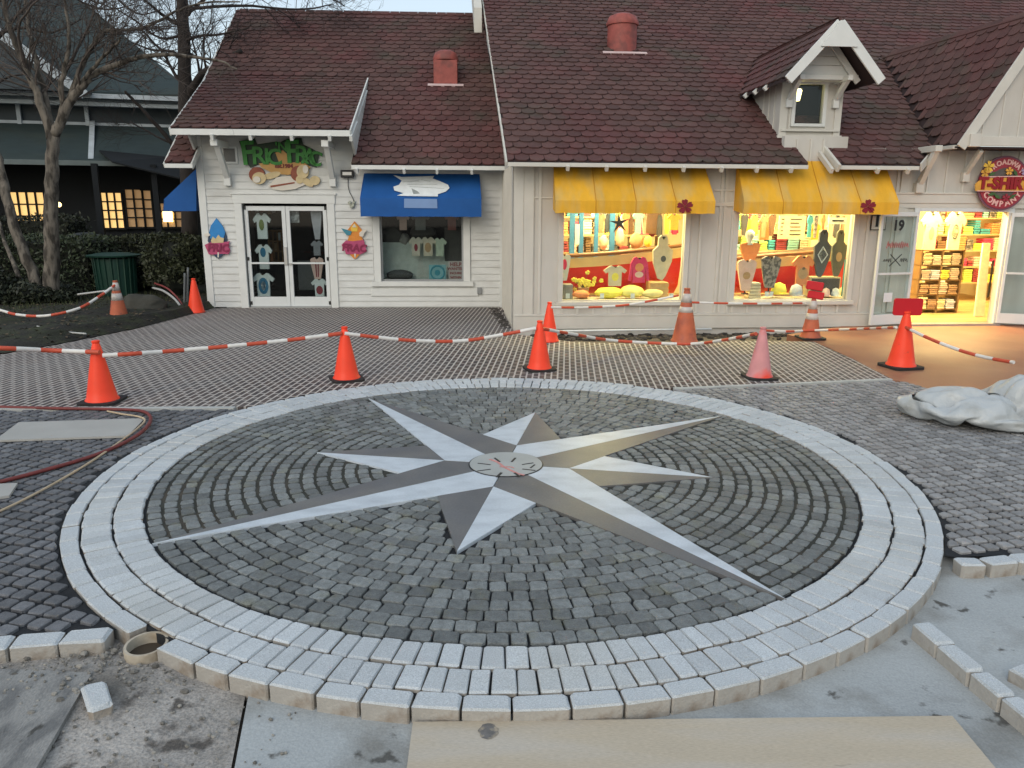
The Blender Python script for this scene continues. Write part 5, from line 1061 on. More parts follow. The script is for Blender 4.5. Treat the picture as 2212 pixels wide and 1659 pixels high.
# plastic sack, vertices in millimetres, row by row from the closed bottom to the open mouth
m_sack = pm('white_sack_plastic', (.43, .455, .46), .36, .12, 3, 2.2, 11, col2=(.27, .265, .235), c2scale=3, c2lo=.5, c2hi=.70, spec=.5)
SACK = """62,-303,218 78,-316,240 77,-303,238 78,-289,240 76,-294,218 79,-278,233 78,-274,219 77,-278,203 57,-266,209 63,-268,230 52,-258,228 43,-248,232 45,-249,213 30,-243,225 35,-235,209 17,-234,216 23,-245,191 13,-224,189 -1,-226,203 0,-225,184 -14,-236,194 -12,-228,174 -24,-229,181 -37,-233,171 -30,-250,186 -50,-237,172 -47,-245,189 -64,-246,178 -53,-262,183 -70,-254,191 -72,-271,186 -73,-278,200 -51,-276,194 -69,-291,200 -57,-293,188 -58,-307,197 -43,-301,182 -47,-319,184 -28,-319,193 -32,-329,179 -8,-315,179 -13,-336,198 -4,-341,186 11,-339,180 9,-336,199 24,-343,186 22,-348,203 28,-344,217 34,-329,203 48,-345,215 52,-337,201 62,-327,198 57,-329,218 73,-324,204 73,-327,221 76,-328,235 127,-340,187 133,-328,189 138,-319,200 139,-306,203 139,-292,203 135,-279,201 132,-266,201 127,-253,196 118,-244,201 110,-234,214 102,-228,223 92,-219,229 80,-211,224 64,-204,226 52,-198,229 44,-195,216 33,-193,212 19,-183,209 6,-178,213 -8,-177,207 -16,-172,194 -22,-164,178 -37,-165,183 -48,-168,194 -52,-173,207 -62,-176,217 -72,-182,225 -70,-192,235 -70,-203,243 -61,-210,253 -63,-225,258 -60,-236,265 -54,-250,268 -51,-264,267 -50,-281,262 -49,-298,259 -46,-313,250 -50,-329,242 -53,-346,233 -48,-355,216 -43,-360,199 -38,-371,185 -23,-376,179 -13,-376,169 -3,-381,181 7,-388,189 21,-389,192 31,-392,202 45,-390,200 60,-393,194 75,-392,192 87,-388,184 99,-381,181 111,-375,178 119,-363,181 125,-352,186 69,-304,122 86,-300,117 106,-300,118 127,-296,120 141,-284,128 119,-286,135 101,-287,145 86,-279,157 77,-261,162 69,-244,173 76,-223,174 87,-204,177 98,-185,185 74,-189,180 79,-171,195 65,-152,199 49,-152,185 33,-157,168 24,-138,182 13,-123,199 -6,-117,217 -29,-122,230 -50,-110,229 -68,-101,218 -70,-102,241 -66,-106,262 -54,-116,276 -42,-128,286 -32,-142,296 -22,-156,305 -15,-174,311 -7,-193,314 0,-215,313 6,-237,306 10,-260,293 12,-281,279 13,-302,265 10,-322,252 5,-344,241 -3,-367,247 -8,-387,233 -15,-405,218 -24,-422,204 -25,-428,181 -6,-431,168 14,-428,158 21,-441,176 37,-433,166 54,-428,154 58,-416,135 59,-394,124 54,-371,121 71,-367,107 72,-346,108 84,-332,103 78,-316,111 54,-261,59 62,-243,70 78,-260,62 82,-248,87 98,-233,105 114,-219,125 89,-227,120 74,-242,105 53,-260,104 39,-240,119 31,-216,134 39,-189,148 70,-184,137 76,-151,147 48,-150,161 71,-132,155 57,-108,164 27,-106,160 -3,-105,148 -29,-101,166 -54,-100,185 -37,-72,191 -29,-46,216 -35,-40,253 -43,-37,287 -49,-40,317 -56,-55,340 -63,-78,354 -68,-104,361 -70,-131,365 -72,-158,365 -71,-185,362 -66,-212,358 -54,-241,352 -41,-272,340 -26,-301,328 -9,-327,316 11,-348,303 30,-368,285 42,-387,263 42,-402,235 35,-417,209 23,-441,196 12,-466,181 -5,-485,163 -24,-469,144 1,-465,125 27,-461,110 9,-439,111 10,-417,97 13,-397,81 20,-375,65 23,-349,59 35,-327,51 44,-305,48 49,-282,51 102,-259,6 104,-231,14 118,-216,33 135,-217,59 114,-201,44 102,-182,65 91,-162,88 64,-178,71 84,-208,64 46,-209,58 15,-195,76 -1,-171,105 37,-184,90 77,-173,104 40,-168,117 25,-139,135 19,-102,131 13,-64,132 -19,-52,151 -59,-52,150 -93,-48,177 -76,-6,194 -87,10,237 -111,-6,268 -110,11,303 -119,1,336 -136,-28,347 -145,-57,330 -151,-90,327 -157,-110,353 -161,-143,361 -161,-175,372 -153,-209,380 -139,-244,365 -118,-261,326 -93,-295,305 -67,-327,289 -40,-361,280 -17,-397,282 10,-426,281 28,-446,258 47,-462,228 58,-476,190 58,-479,150 34,-472,120 9,-497,101 -14,-492,68 4,-464,48 39,-457,54 38,-427,37 60,-400,31 81,-373,32 93,-353,56 98,-344,27 101,-316,13 103,-287,7 161,-258,24 165,-232,5 166,-198,1 188,-217,23 174,-183,22 153,-153,30 146,-181,57 120,-148,63 109,-167,24 64,-161,28 39,-144,63 -7,-131,64 39,-127,77 76,-122,103 36,-122,122 1,-127,95 -30,-103,116 -37,-57,111 -50,-11,123 -77,12,163 -121,20,197 -150,-22,222 -163,2,266 -168,46,267 -182,24,300 -185,33,339 -204,-2,329 -220,-39,315 -229,-68,341 -235,-108,337 -223,-142,318 -224,-181,333 -224,-210,362 -210,-249,352 -186,-271,316 -158,-304,290 -127,-338,269 -93,-372,253 -56,-406,242 -27,-446,249 -7,-481,267 2,-483,225 11,-498,181 19,-512,136 24,-515,91 36,-493,52 12,-524,29 41,-492,11 69,-460,0 96,-450,30 115,-423,52 138,-391,55 156,-359,57 157,-327,43 164,-319,10 166,-286,9 228,-259,45 228,-231,19 228,-198,1 221,-165,18 224,-174,57 215,-149,23 209,-167,63 171,-170,90 141,-135,65 97,-115,43 49,-114,17 8,-85,40 31,-77,85 77,-75,106 28,-74,116 -4,-77,76 -58,-75,72 -98,-49,102 -111,-9,137 -124,45,142 -170,16,158 -205,7,200 -230,6,254 -231,34,297 -222,81,295 -248,55,320 -272,18,337 -287,-25,338 -299,-66,326 -291,-99,293 -296,-138,323 -297,-180,338 -291,-222,342 -272,-257,326 -247,-294,312 -215,-331,299 -181,-367,284 -146,-403,268 -107,-436,242 -62,-466,215 -42,-506,242 -4,-533,221 41,-540,189 69,-530,144 73,-538,92 80,-526,44 54,-562,20 86,-526,1 120,-487,0 150,-452,5 172,-430,37 179,-396,12 189,-356,6 208,-362,40 221,-325,45 236,-293,29 290,-256,67 279,-215,61 280,-182,35 276,-148,8 280,-164,48 264,-121,41 221,-109,61 172,-111,74 197,-133,31 155,-111,1 101,-75,1 42,-43,16 26,-26,75 77,-26,107 23,-26,116 -3,-28,63 -59,-31,42 -111,-15,61 -141,18,96 -183,34,128 -187,82,152 -231,70,186 -227,72,257 -287,53,268 -280,103,271 -307,76,302 -332,36,315 -350,-8,324 -354,-44,295 -355,-92,282 -358,-133,309 -353,-179,306 -341,-225,303 -305,-243,275 -269,-273,257 -235,-311,243 -226,-371,245 -192,-421,239 -147,-443,207 -105,-488,196 -77,-533,215 -33,-534,175 18,-534,136 58,-577,118 112,-570,88 121,-556,36 92,-596,11 130,-558,0 167,-516,1 206,-474,1 237,-439,25 260,-393,1 280,-343,1 281,-310,34 297,-339,66 302,-297,53 348,-249,88 338,-242,43 345,-196,35 314,-158,53 299,-113,63 283,-158,78 244,-142,107 219,-95,102 236,-86,42 194,-63,2 132,-41,36 74,0,10 38,23,64 78,21,120 20,24,122 -20,20,73 -54,21,23 -112,30,25 -160,52,57 -204,75,99 -239,99,141 -255,120,191 -257,124,260 -251,59,215 -304,46,236 -353,61,254 -387,53,293 -400,6,289 -416,-41,297 -419,-89,290 -414,-140,281 -386,-175,255 -385,-230,266 -349,-259,236 -309,-282,213 -270,-315,195 -240,-372,189 -212,-426,186 -189,-476,209 -148,-515,185 -107,-559,179 -53,-578,152 4,-582,115 47,-572,64 97,-618,69 151,-592,53 134,-628,7 175,-586,0 203,-547,27 248,-509,9 297,-452,1 333,-394,1 349,-342,2 345,-294,23 361,-335,48 359,-294,79 421,-235,77 397,-210,37 371,-210,87 351,-161,97 355,-111,87 331,-153,112 286,-125,138 260,-77,131 213,-68,92 222,-29,42 157,6,52 106,42,11 58,69,59 79,66,129 19,70,117 -32,66,80 -53,71,20 -112,75,4 -141,99,54 -170,119,105 -218,149,138 -219,158,198 -280,157,219 -287,89,176 -335,28,181 -375,3,215 -405,-8,264 -457,18,275 -463,-32,263 -462,-82,251 -455,-139,240 -438,-194,228 -425,-252,223 -392,-291,212 -353,-308,184 -317,-352,166 -283,-404,153 -258,-450,173 -231,-500,189 -188,-540,166 -136,-565,137 -80,-593,111 -20,-623,87 53,-628,71 88,-634,9 140,-653,51 181,-662,1 225,-615,9 249,-571,41 296,-520,39 354,-465,23 389,-407,23 372,-361,55 381,-345,1 400,-292,4 425,-281,52 483,-197,15 447,-153,51 432,-194,104 396,-166,142 409,-116,119 370,-133,158 339,-84,140 304,-62,93 250,-47,127 238,5,86 195,44,45 139,83,16 78,114,45 96,116,114 32,115,87 -35,116,82 -52,121,16 -115,123,1 -96,132,60 -129,172,81 -169,200,118 -231,160,145 -307,173,174 -324,112,212 -373,80,182 -398,64,232 -413,15,210 -464,30,220 -487,-19,212 -476,-70,199 -467,-135,187 -452,-188,179 -436,-238,172 -429,-295,177 -393,-342,175 -358,-395,154 -325,-446,135 -276,-471,125 -224,-465,156 -169,-496,156 -140,-528,102 -71,-546,78 5,-570,55 50,-618,9 77,-691,1 140,-709,36 205,-684,42 260,-644,38 309,-595,48 363,-538,55 398,-481,58 361,-429,70 409,-405,26 449,-360,5 467,-305,22 491,-253,1 546,-188,43 511,-129,57 484,-148,117 450,-168,173 400,-132,174 369,-78,172 388,-78,112 334,-57,142 287,-7,137 220,21,134 195,75,87 127,102,64 99,160,32 108,172,105 32,164,110 -37,165,85 -53,169,17 -118,171,1 -107,175,65 -164,169,54 -193,210,82 -250,151,102 -335,144,137 -359,152,195 -405,127,218 -441,96,189 -413,53,163 -469,42,167 -438,0,194 -423,-53,205 -423,-103,168 -391,-149,170 -358,-196,177 -371,-273,164 -417,-342,135 -371,-381,112 -325,-420,97 -276,-424,125 -212,-426,129 -152,-452,146 -119,-483,92 -78,-517,34 -19,-576,1 8,-656,0 54,-704,50 120,-664,61 193,-651,79 261,-655,88 330,-596,107 384,-542,112 351,-511,65 407,-465,79 472,-434,39 502,-376,38 533,-318,36 563,-251,41 559,-186,103 550,-116,99 497,-93,133 473,-124,196 416,-115,222 415,-58,200 432,-44,139 374,-22,172 307,9,189 242,52,174 201,105,130 126,121,113 140,118,37 110,191,54 38,211,93 -38,213,88 -54,217,19 -121,219,1 -116,222,67 -182,220,65 -246,215,58 -261,195,133 -341,196,142 -394,188,170 -440,161,189 -422,118,147 -426,64,108 -437,13,134 -450,-43,158 -391,-54,141 -344,-73,175 -326,-110,129 -289,-156,154 -316,-237,127 -404,-283,141 -352,-325,135 -304,-373,129 -254,-390,95 -210,-437,81 -193,-477,138 -164,-501,79 -127,-546,30 -71,-609,9 -23,-666,49 52,-661,86 118,-710,93 186,-676,123 230,-623,111 289,-559,114 339,-522,78 370,-463,84 442,-501,103 506,-448,85 549,-392,77 584,-323,91 604,-253,100 589,-180,158 519,-126,146 527,-62,170 487,-80,222 435,-85,260 469,-52,214 481,-4,166 408,15,201 335,54,203 272,96,178 205,137,173 161,169,117 168,172,35 92,195,1 48,249,54 -20,273,87 -88,243,62 -117,274,1 -146,261,63 -193,241,107 -257,250,93 -286,164,88 -365,193,84 -420,186,121 -469,178,153 -452,132,104 -477,75,110 -480,38,154 -443,-8,119 -370,6,145 -300,-4,139 -263,-58,121 -261,-135,105 -335,-188,105 -399,-245,91 -335,-279,105 -287,-337,94 -281,-404,59 -260,-461,92 -233,-506,133 -207,-522,67 -168,-576,31 -111,-633,43 -47,-650,97 20,-704,103 94,-691,139 151,-646,103 200,-605,76 240,-556,59 283,-497,56 342,-497,113 411,-461,127 455,-411,93 527,-383,132 593,-324,157 624,-256,165 568,-175,215 496,-118,199 538,-77,221 500,-34,245 462,-58,296 481,-16,254 501,30,208 423,66,223 355,103,219 290,137,207 232,182,179 190,218,123 193,227,37 112,250,1 24,253,1 -51,263,37 -111,281,90 -151,303,28 -196,246,34 -235,267,87 -271,253,139 -287,206,59 -362,135,61 -418,117,92 -461,169,91 -499,124,84 -519,103,132 -508,52,115 -424,36,86 -357,46,106 -306,11,82 -285,-51,66 -276,-128,48 -317,-192,54 -365,-254,46 -356,-324,101 -304,-344,49 -324,-414,69 -300,-465,114 -274,-525,123 -250,-544,55 -202,-605,59 -144,-662,74 -80,-688,120 -1,-665,139 75,-639,148 115,-612,89 173,-574,103 192,-535,54 252,-498,95 310,-459,130 366,-448,90 423,-417,139 486,-366,170 544,-311,198 587,-253,219 526,-172,265 474,-119,249 500,-63,257 535,-21,283 476,-8,304 425,13,263 451,71,262 442,121,219 380,151,219 314,186,214 273,213,154 219,269,129 206,284,45 111,286,45 35,306,9 -40,316,45 -120,326,63 -196,308,57 -242,271,2 -289,257,57 -321,269,115 -338,221,39 -392,136,5 -433,93,40 -487,128,67 -537,158,81 -557,108,100 -504,96,89 -418,88,68 -355,60,49 -360,-5,57 -343,-69,50 -321,-127,13 -298,-190,1 -312,-226,62 -320,-314,51 -344,-389,49 -288,-416,10 -264,-473,55 -316,-508,100 -263,-556,101 -234,-627,93 -169,-675,121 -95,-636,126 -16,-616,119 61,-602,112 133,-606,136 147,-538,120 160,-504,67 216,-467,108 270,-446,85 324,-406,74 379,-385,150 439,-340,193 488,-294,226 520,-241,250 478,-159,237 504,-148,295 502,-81,309 495,-17,318 482,44,299 406,60,289 390,106,236 414,158,259 401,201,208 338,234,211 281,267,173 260,298,101 192,342,67 106,336,72 47,361,18 -38,360,2 -121,344,1 -200,327,1 -277,314,1 -332,271,26 -379,281,85 -401,230,1 -451,158,1 -438,140,73 -483,165,29 -538,141,31 -509,110,70 -515,54,63 -452,39,77 -399,59,10 -383,-3,1 -379,-72,2 -375,-146,9 -316,-163,48 -344,-215,16 -349,-288,1 -377,-366,2 -347,-435,11 -313,-503,23 -287,-560,74 -275,-569,152 -209,-592,122 -170,-649,168 -85,-659,178 -8,-629,174 50,-576,156 123,-567,168 99,-528,111 139,-481,105 180,-456,61 224,-419,55 280,-374,69 341,-342,138 411,-302,151 452,-257,177 485,-208,197 440,-198,261 446,-164,313 448,-100,335 442,-26,329 432,47,320 407,111,290 349,126,254 363,181,242 380,238,255 360,290,218 314,318,172 259,352,132 180,365,119 114,389,83 39,416,45 -47,414,30 -130,393,29 -209,374,31 -282,353,38 -289,282,59 -365,299,32 -452,264,1 -486,205,27 -443,201,90 -500,204,67 -552,179,65 -551,121,37 -498,104,51 -500,46,52 -452,25,1 -430,-21,38 -438,-78,9 -398,-111,54 -368,-169,20 -383,-229,56 -401,-299,24 -365,-363,56 -351,-433,65 -360,-505,51 -344,-572,80 -306,-623,127 -232,-626,161 -159,-595,175 -95,-625,223 -14,-608,227 38,-552,203 107,-529,199 91,-491,142 104,-454,94 144,-423,66 186,-388,58 234,-358,93 317,-311,95 364,-264,130 402,-220,148 429,-182,193 379,-206,275 385,-161,318 409,-82,282 405,-2,269 366,52,292 351,107,289 340,161,288 316,198,246 332,244,278 316,297,247 291,351,214 238,386,179 178,413,149 109,432,118 29,447,94 -55,444,81 -135,428,76 -212,409,77 -244,342,77 -301,308,107 -381,298,87 -458,301,51 -508,258,66 -483,233,123 -485,176,115 -537,168,124 -573,130,96 -555,103,44 -554,53,25 -528,3,12 -492,-47,9 -477,-79,60 -446,-108,12 -430,-176,1 -416,-252,13 -438,-322,61 -396,-370,100 -406,-432,73 -401,-503,88 -376,-561,125 -328,-596,175 -249,-581,188 -179,-576,223 -106,-579,256 -27,-574,272 40,-538,258 91,-491,230 84,-455,175 116,-421,138 162,-398,110 161,-352,81 207,-329,65 269,-282,78 322,-229,118 360,-183,140 371,-181,204 316,-183,273 333,-126,287 370,-56,228 340,6,259 345,63,237 333,112,238 310,159,246 295,184,293 283,233,263 264,290,259 242,348,240 215,409,223 154,421,197 87,422,169 16,408,138 -58,441,141 -137,443,134 -206,412,136 -241,348,133 -310,358,131 -384,344,124 -446,314,118 -497,277,126 -537,236,138 -535,180,137 -522,135,163 -545,97,140 -583,85,99 -559,40,84 -540,-8,77 -558,-44,39 -528,-93,16 -503,-146,1 -489,-213,23 -467,-273,52 -444,-303,116 -452,-369,100 -454,-434,103 -438,-501,129 -386,-526,170 -333,-550,212 -257,-540,226 -186,-519,232 -113,-521,252 -47,-527,299 22,-501,298 53,-458,247 82,-415,211 139,-401,189 180,-370,160 201,-326,128 199,-281,99 227,-249,66 284,-198,81 306,-208,148 312,-198,208 260,-145,248 284,-96,251 321,-59,194 296,-9,223 296,54,214 287,105,214 267,127,257 244,170,279 230,227,268 212,278,249 193,331,224 203,378,181 142,370,197 74,378,201 0,389,191 -70,389,172 -123,380,125 -176,364,166 -234,349,192 -294,331,183 -351,307,176 -402,279,174 -452,250,176 -495,218,184 -535,185,196 -568,147,194 -587,105,177 -596,62,151 -598,17,123 -589,-29,105 -556,-67,96 -540,-115,82 -517,-165,85 -484,-214,105 -511,-265,107 -500,-321,119 -495,-380,137 -474,-437,161 -407,-451,147 -353,-473,176 -323,-487,231 -259,-483,255 -197,-463,247 -135,-464,270 -70,-466,303 -6,-450,315 40,-419,284 98,-398,266 149,-371,241 188,-341,210 218,-301,179 233,-258,148 238,-219,115 231,-170,88 242,-198,144 251,-175,197 212,-103,196 243,-66,189 276,-35,154 250,-2,186 244,53,194 234,102,201 216,135,229 211,185,233 234,229,212 190,260,200 162,306,181 186,347,138 128,363,145 70,341,159 4,334,172 -61,329,165 -123,322,146 -178,320,122 -213,299,167 -262,278,185 -312,259,195 -360,238,202 -405,210,192 -443,180,199 -473,145,199 -504,113,206 -537,79,211 -564,40,203 -570,-2,183 -573,-47,167 -565,-91,155 -538,-131,151 -504,-170,156 -518,-218,158 -522,-269,168 -515,-322,179 -494,-373,197 -436,-399,192 -376,-405,168 -324,-424,185 -286,-438,224 -261,-432,276 -206,-423,277 -149,-413,281 -91,-408,301 -32,-396,309 27,-380,321 88,-356,306 136,-328,281 148,-305,232 162,-280,190 172,-258,144 192,-211,151 205,-165,143 226,-142,104 222,-122,150 180,-68,106 209,-40,107 203,-13,138 198,29,148 186,72,166 178,116,173 176,158,179 188,200,170 200,243,154 223,286,149 171,279,129 164,319,93 113,343,95 58,347,103 6,328,107 -48,314,104 -100,292,103 -151,271,114 -198,255,133 -246,241,144 -295,227,150 -333,194,170 -361,169,202 -397,149,222 -431,120,242 -439,84,227 -461,55,236 -485,26,247 -493,-10,237 -508,-52,225 -519,-96,217 -519,-138,218 -516,-182,220 -506,-227,222 -487,-276,228 -450,-318,223 -432,-329,177 -389,-347,198 -342,-359,183 -317,-381,218 -303,-403,260 -259,-382,272 -214,-377,295 -164,-368,302 -115,-354,303 -67,-341,313 -14,-332,333 45,-310,318 86,-285,294 113,-260,261 128,-232,227 133,-213,188 120,-207,142 135,-171,122 145,-133,108 151,-95,97"""
cen = G(2128, 915, 0); n = 56; sk = MB(); vs = []
for q in SACK.split():
    x, y, z = (int(t)/1000 for t in q.split(',')); x, y = x*1.24, (y+.13)*.88; z *= .92
    z += .26*max(0, 1-hypot((x-.40)/.30, (y-.10)/.32))**1.3*min(1, z/.15); vs.append((cen.x+x, cen.y+.12+y, z+.004))
k = len(vs)//n; fs = [(i*n+j, i*n+(j+1) % n, (i+1)*n+(j+1) % n, (i+1)*n+j) for i in range(k-1) for j in range(n)] + [tuple(range(n))[::-1]]
sk.add(vs, fs); o = sk.build('plastic_sack', m_sack, at=(cen.x, cen.y+.1, 0), smooth=True, label='crumpled empty white plastic sack slumped on the mauve cobbles', cat='sack')
md = o.modifiers.new('thickness', 'SOLIDIFY'); md.thickness = .003; md = o.modifiers.new('folds', 'SUBSURF'); md.levels = 2; md.render_levels = 2
# ---------------------------------------------------------------- garden on the left: house, trees, hedges, bin
PF = Frame(-14.6, 20.5, 14)
m_teal_roof = pm('dark_teal_roof', (.026, .042, .044), .8, .15, 3, .3, 60, stretch=(1, 1, 4), col2=(.032, .046, .043), c2scale=.6)
m_tealw = pm('black_teal_wall', (.006, .009, .012), .8, .2, 2); m_tealp = pm('slate_blue_panel', (.030, .044, .052), .6, .15, 2)
m_bluewhite = pm('weathered_white_band', (.42, .47, .50), .7, .15, 4)
m_lit = pm('lit_curtained_glass', (.9, .6, .25), .5, .35, 1.3, emit=.75, ecol=(1, .62, .22)); m_lit2 = pm('dim_lit_glass', (.5, .35, .2), .5, .35, 1.3, emit=.14, ecol=(1, .55, .22)); m_litw = pm('warm_wall_lamp', (1, .8, .4), .5, 0, emit=4.0, ecol=(1, .72, .28))
hs = thing('pavilion_house', 'dark teal house with broad hipped roof, white bands and lit windows behind the hedges', 'house', tuple(PF.M @ V((5, 2, 0))), PF.rz)
def pp_(x, y, v=0): return PF.at(x, y, v)
e0 = pp_(-250, 345, 0); e1 = pp_(226, 353, 0); z1 = e1.z; e2 = pp_(420, 362, 0)
t0 = pp_(-250, 262, 1.6); t1 = pp_(430, 283, 1.6); zt1 = (pp_(100, 270, 1.6)).z
b = MB(PF.M); b.box(-8, e2.x+3, 1.75, 6, -.2, zt1+.02); b.box(-8, e2.x+3, 1.65, 1.75, zt1-.6, zt1); b.build('wall', m_tealw, hs)
b = MB(PF.M); b.prism([(-8, -.1, z1), (e2.x+2.5, -.1, z1), (e2.x+1.5, 1.6, zt1), (-8, 1.6, zt1)], (0, 0, .06)); b.build('lower_roof', m_teal_roof, hs)
b = MB(PF.M); b.box(-8, e2.x+2.5, -.16, -.08, z1-.07, z1+.06); b.build('gutter', pm('grey_green_gutter', (.11, .14, .14), .6, .1), hs)
zb = pp_(100, 226, 1.5).z; zr = pp_(100, 206, 1.3).z
b = MB(PF.M); b.box(-8, e2.x+2, 1.62, 5, zt1, zb+.1); b.build('clerestory', m_tealp, hs)
for a, c, nm in ((zt1-.03, zt1+.10, 'lower_rail'), (zb, zb+.20, 'upper_rail')): MB(PF.M).box(-8, e2.x+2, 1.54, 1.64, a, c).build(nm, m_bluewhite, hs)
for px in (-60, 40, 187):
    u = pp_(px, 250, 1.5).x; MB(PF.M).box(u-.05, u+.05, 1.50, 1.60, zt1, zb+.02).build('mullion', m_bluewhite, hs)
u = pp_(192, 290, .8).x; MB(PF.M).beam((u-.05, 1.5, zt1+.12), (u+.18, .0, z1+.10), .13, .05, up=(0, 0, 1)).build('hip_board', m_bluewhite, hs)
# upper hipped roof
uR = pp_(402, 222, 1.0).x; H = pp_(150, -15, 5.6); zE = zb+.24
b = MB(PF.M); b.prism([(-8, .9, zE), (uR+.3, .9, zE), (H.x, 5.6, H.z), (-8, 5.6, H.z)], (0, 0, .08)); b.prism([(uR+.3, .9, zE), (uR+.5, 10, zE), (H.x, 5.6, H.z)], (0, 0, .08)); b.prism([(-8, 5.6, H.z), (H.x, 5.6, H.z), (uR+.4, 10, zE), (-8, 10, zE)], (0, 0, .08)); b.build('upper_roof', m_teal_roof, hs)
for k, (za, zc) in enumerate(((zE-.10, zE+.02), (zE-.28, zE-.18))): MB(PF.M).box(-8, uR+.3, .84+k*.2, .92+k*.2, za, zc).build('eave_board', m_bluewhite, hs)
pk = pp_(-12, 52, .2); ft = pp_(184, 197, .2)
b = MB(PF.M); b.prism([(pk.x-3, .3, ft.z), (ft.x-.2, .3, ft.z), (pk.x, .3, pk.z-.1)], (0, .1, 0)); b.build('gable_wall', m_tealp, hs)
b = MB(PF.M); b.prism([pk, ft, ft + V((0, 3, 0)), pk + V((0, 3.2, 0))], (0, 0, .05)); b.prism([pk, pk + V((0, 3.2, 0)), V((pk.x*2-ft.x, 3.2, ft.z)), V((pk.x*2-ft.x, .2, ft.z))], (0, 0, .05)); b.build('gable_roof', m_teal_roof, hs)
b = MB(PF.M); b.beam(pk + V((0, -.05, -.14)), ft + V((0, -.05, -.10)), .05, .24, up=(0, 0, 1)); b.build('bargeboard', m_bluewhite, hs)
# dark canvas canopy on the right half
q = [pp_(x, y, v) for x, y, v in ((205, 320, .9), (428, 337, .9), (440, 400, -1.2), (243, 352, -1.2))]
b = MB(PF.M); b.prism(q, (0, 0, .04)); b.build('canopy', pm('black_canopy', (.004, .006, .008), .8, .15), hs)
def lit(x0, x1, y0, y1, nx, ny, mat, v=1.66):
    a = pp_(x0, y1, v); c = pp_(x1, y0, v); wdw = MB(PF.M); wdw.box(a.x-.06, c.x+.06, v-.03, v+.05, a.z-.06, a.z); wdw.box(a.x-.06, c.x+.06, v-.03, v+.05, c.z, c.z+.06)
    for k in range(nx+1): u = a.x+(c.x-a.x)*k/nx; wdw.box(u-.022, u+.022, v-.02, v+.05, a.z, c.z)
    for k in range(1, ny): zz = a.z+(c.z-a.z)*k/ny; wdw.box(a.x, c.x, v-.018, v+.05, zz-.02, zz+.02)
    o = wdw.build('window', m_tealw, hs); MB(PF.M).box(a.x, c.x, v+.052, v+.06, a.z, c.z).build('pane', mat, o); return a, c
lit(28, 94, 416, 492, 4, 3, m_lit); lit(222, 262, 417, 492, 3, 4, m_lit); lit(276, 306, 410, 490, 2, 4, m_lit2); lit(315, 326, 412, 490, 1, 4, m_lit2); lit(346, 410, 440, 490, 4, 3, m_lit2)
a = pp_(365, 468, 1.62); b = MB(PF.M); b.box(a.x-.16, a.x+.1, 1.58, 1.65, a.z-.15, a.z+.15); b.build('inner_lamp', m_litw, hs)
a = pp_(127, 442, .6); MB(PF.M).blob(a, .07, .07, .07, 10, 6).build('globe_lamp', m_litw, hs)
for px in (208, 335): u = pp_(px, 400, -.9).x; MB(PF.M).box(u-.07, u+.07, -.95, -.80, -.2, z1-.05).build('porch_post', m_tealw, hs)
b = MB(PF.M); u = pp_(340, 494, -.9).x; b.box(u, u+3, -.98, -.90, .95, 1.02); b.build('porch_rail', m_bluewhite, hs)

# ---- bare trees
m_bark = pm('mottled_pale_bark', (.150, .130, .105), .9, .35, 12, 1.5, 30, col2=(.045, .038, .030), c2scale=9, c2lo=.46, c2hi=.58, stretch=(1, 1, .35))
m_twig = pm('grey_brown_twigs', (.085, .068, .058), .9, .2, 9)
m_barkd = pm('dark_wet_bark', (.030, .024, .021), .9, .3, 9, 1.0, 30, stretch=(1, 1, .3)); m_twigd = pm('dark_twigs', (.030, .024, .023), .9, .2, 9)
def smooth(P, k=5):
    Q = []
    for i in range(len(P)-1):
        a = P[max(i-1, 0)]; b = P[i]; c = P[i+1]; d = P[min(i+2, len(P)-1)]
        for j in range(k): t = j/k; Q.append(.5*((2*b) + (c-a)*t + (2*a-5*b+4*c-d)*t*t + (3*b-a-3*c+d)*t**3))
    return Q + [P[-1]]
def twigs(mb, p, d, L, r, lev, rnd, up=.25, nch=(3, 5)):
    n = 4 if lev > 1 else 3; pts = [p]; q = p.copy(); dd = d.copy()
    for i in range(n):
        dd = (dd + V((rnd.gauss(0, .17), rnd.gauss(0, .17), rnd.gauss(0, .13)+up*.14))).normalized(); q = q + dd*(L/n); pts.append(q.copy())
    mb.tube(pts, [r*(1-.72*i/n) for i in range(n+1)], 5 if r > .02 else 3, cap=False)
    if lev > 0:
        for k in range(rnd.randint(*nch)):
            t = rnd.uniform(.25, 1.0); i = min(n-1, int(t*n)); s = pts[i].lerp(pts[i+1], t*n-i); ax = (pts[i+1]-pts[i]).normalized()
            o = ax.orthogonal().normalized(); o.rotate(Matrix.Rotation(rnd.uniform(0, 6.28), 3, ax))
            nd = (ax*rnd.uniform(.6, 1.0) + o*rnd.uniform(.5, .9) + V((0, 0, up*.5))).normalized()
            twigs(mb, s, nd, L*rnd.uniform(.45, .72), max(.0035, r*rnd.uniform(.36, .52)), lev-1, rnd, up, nch)
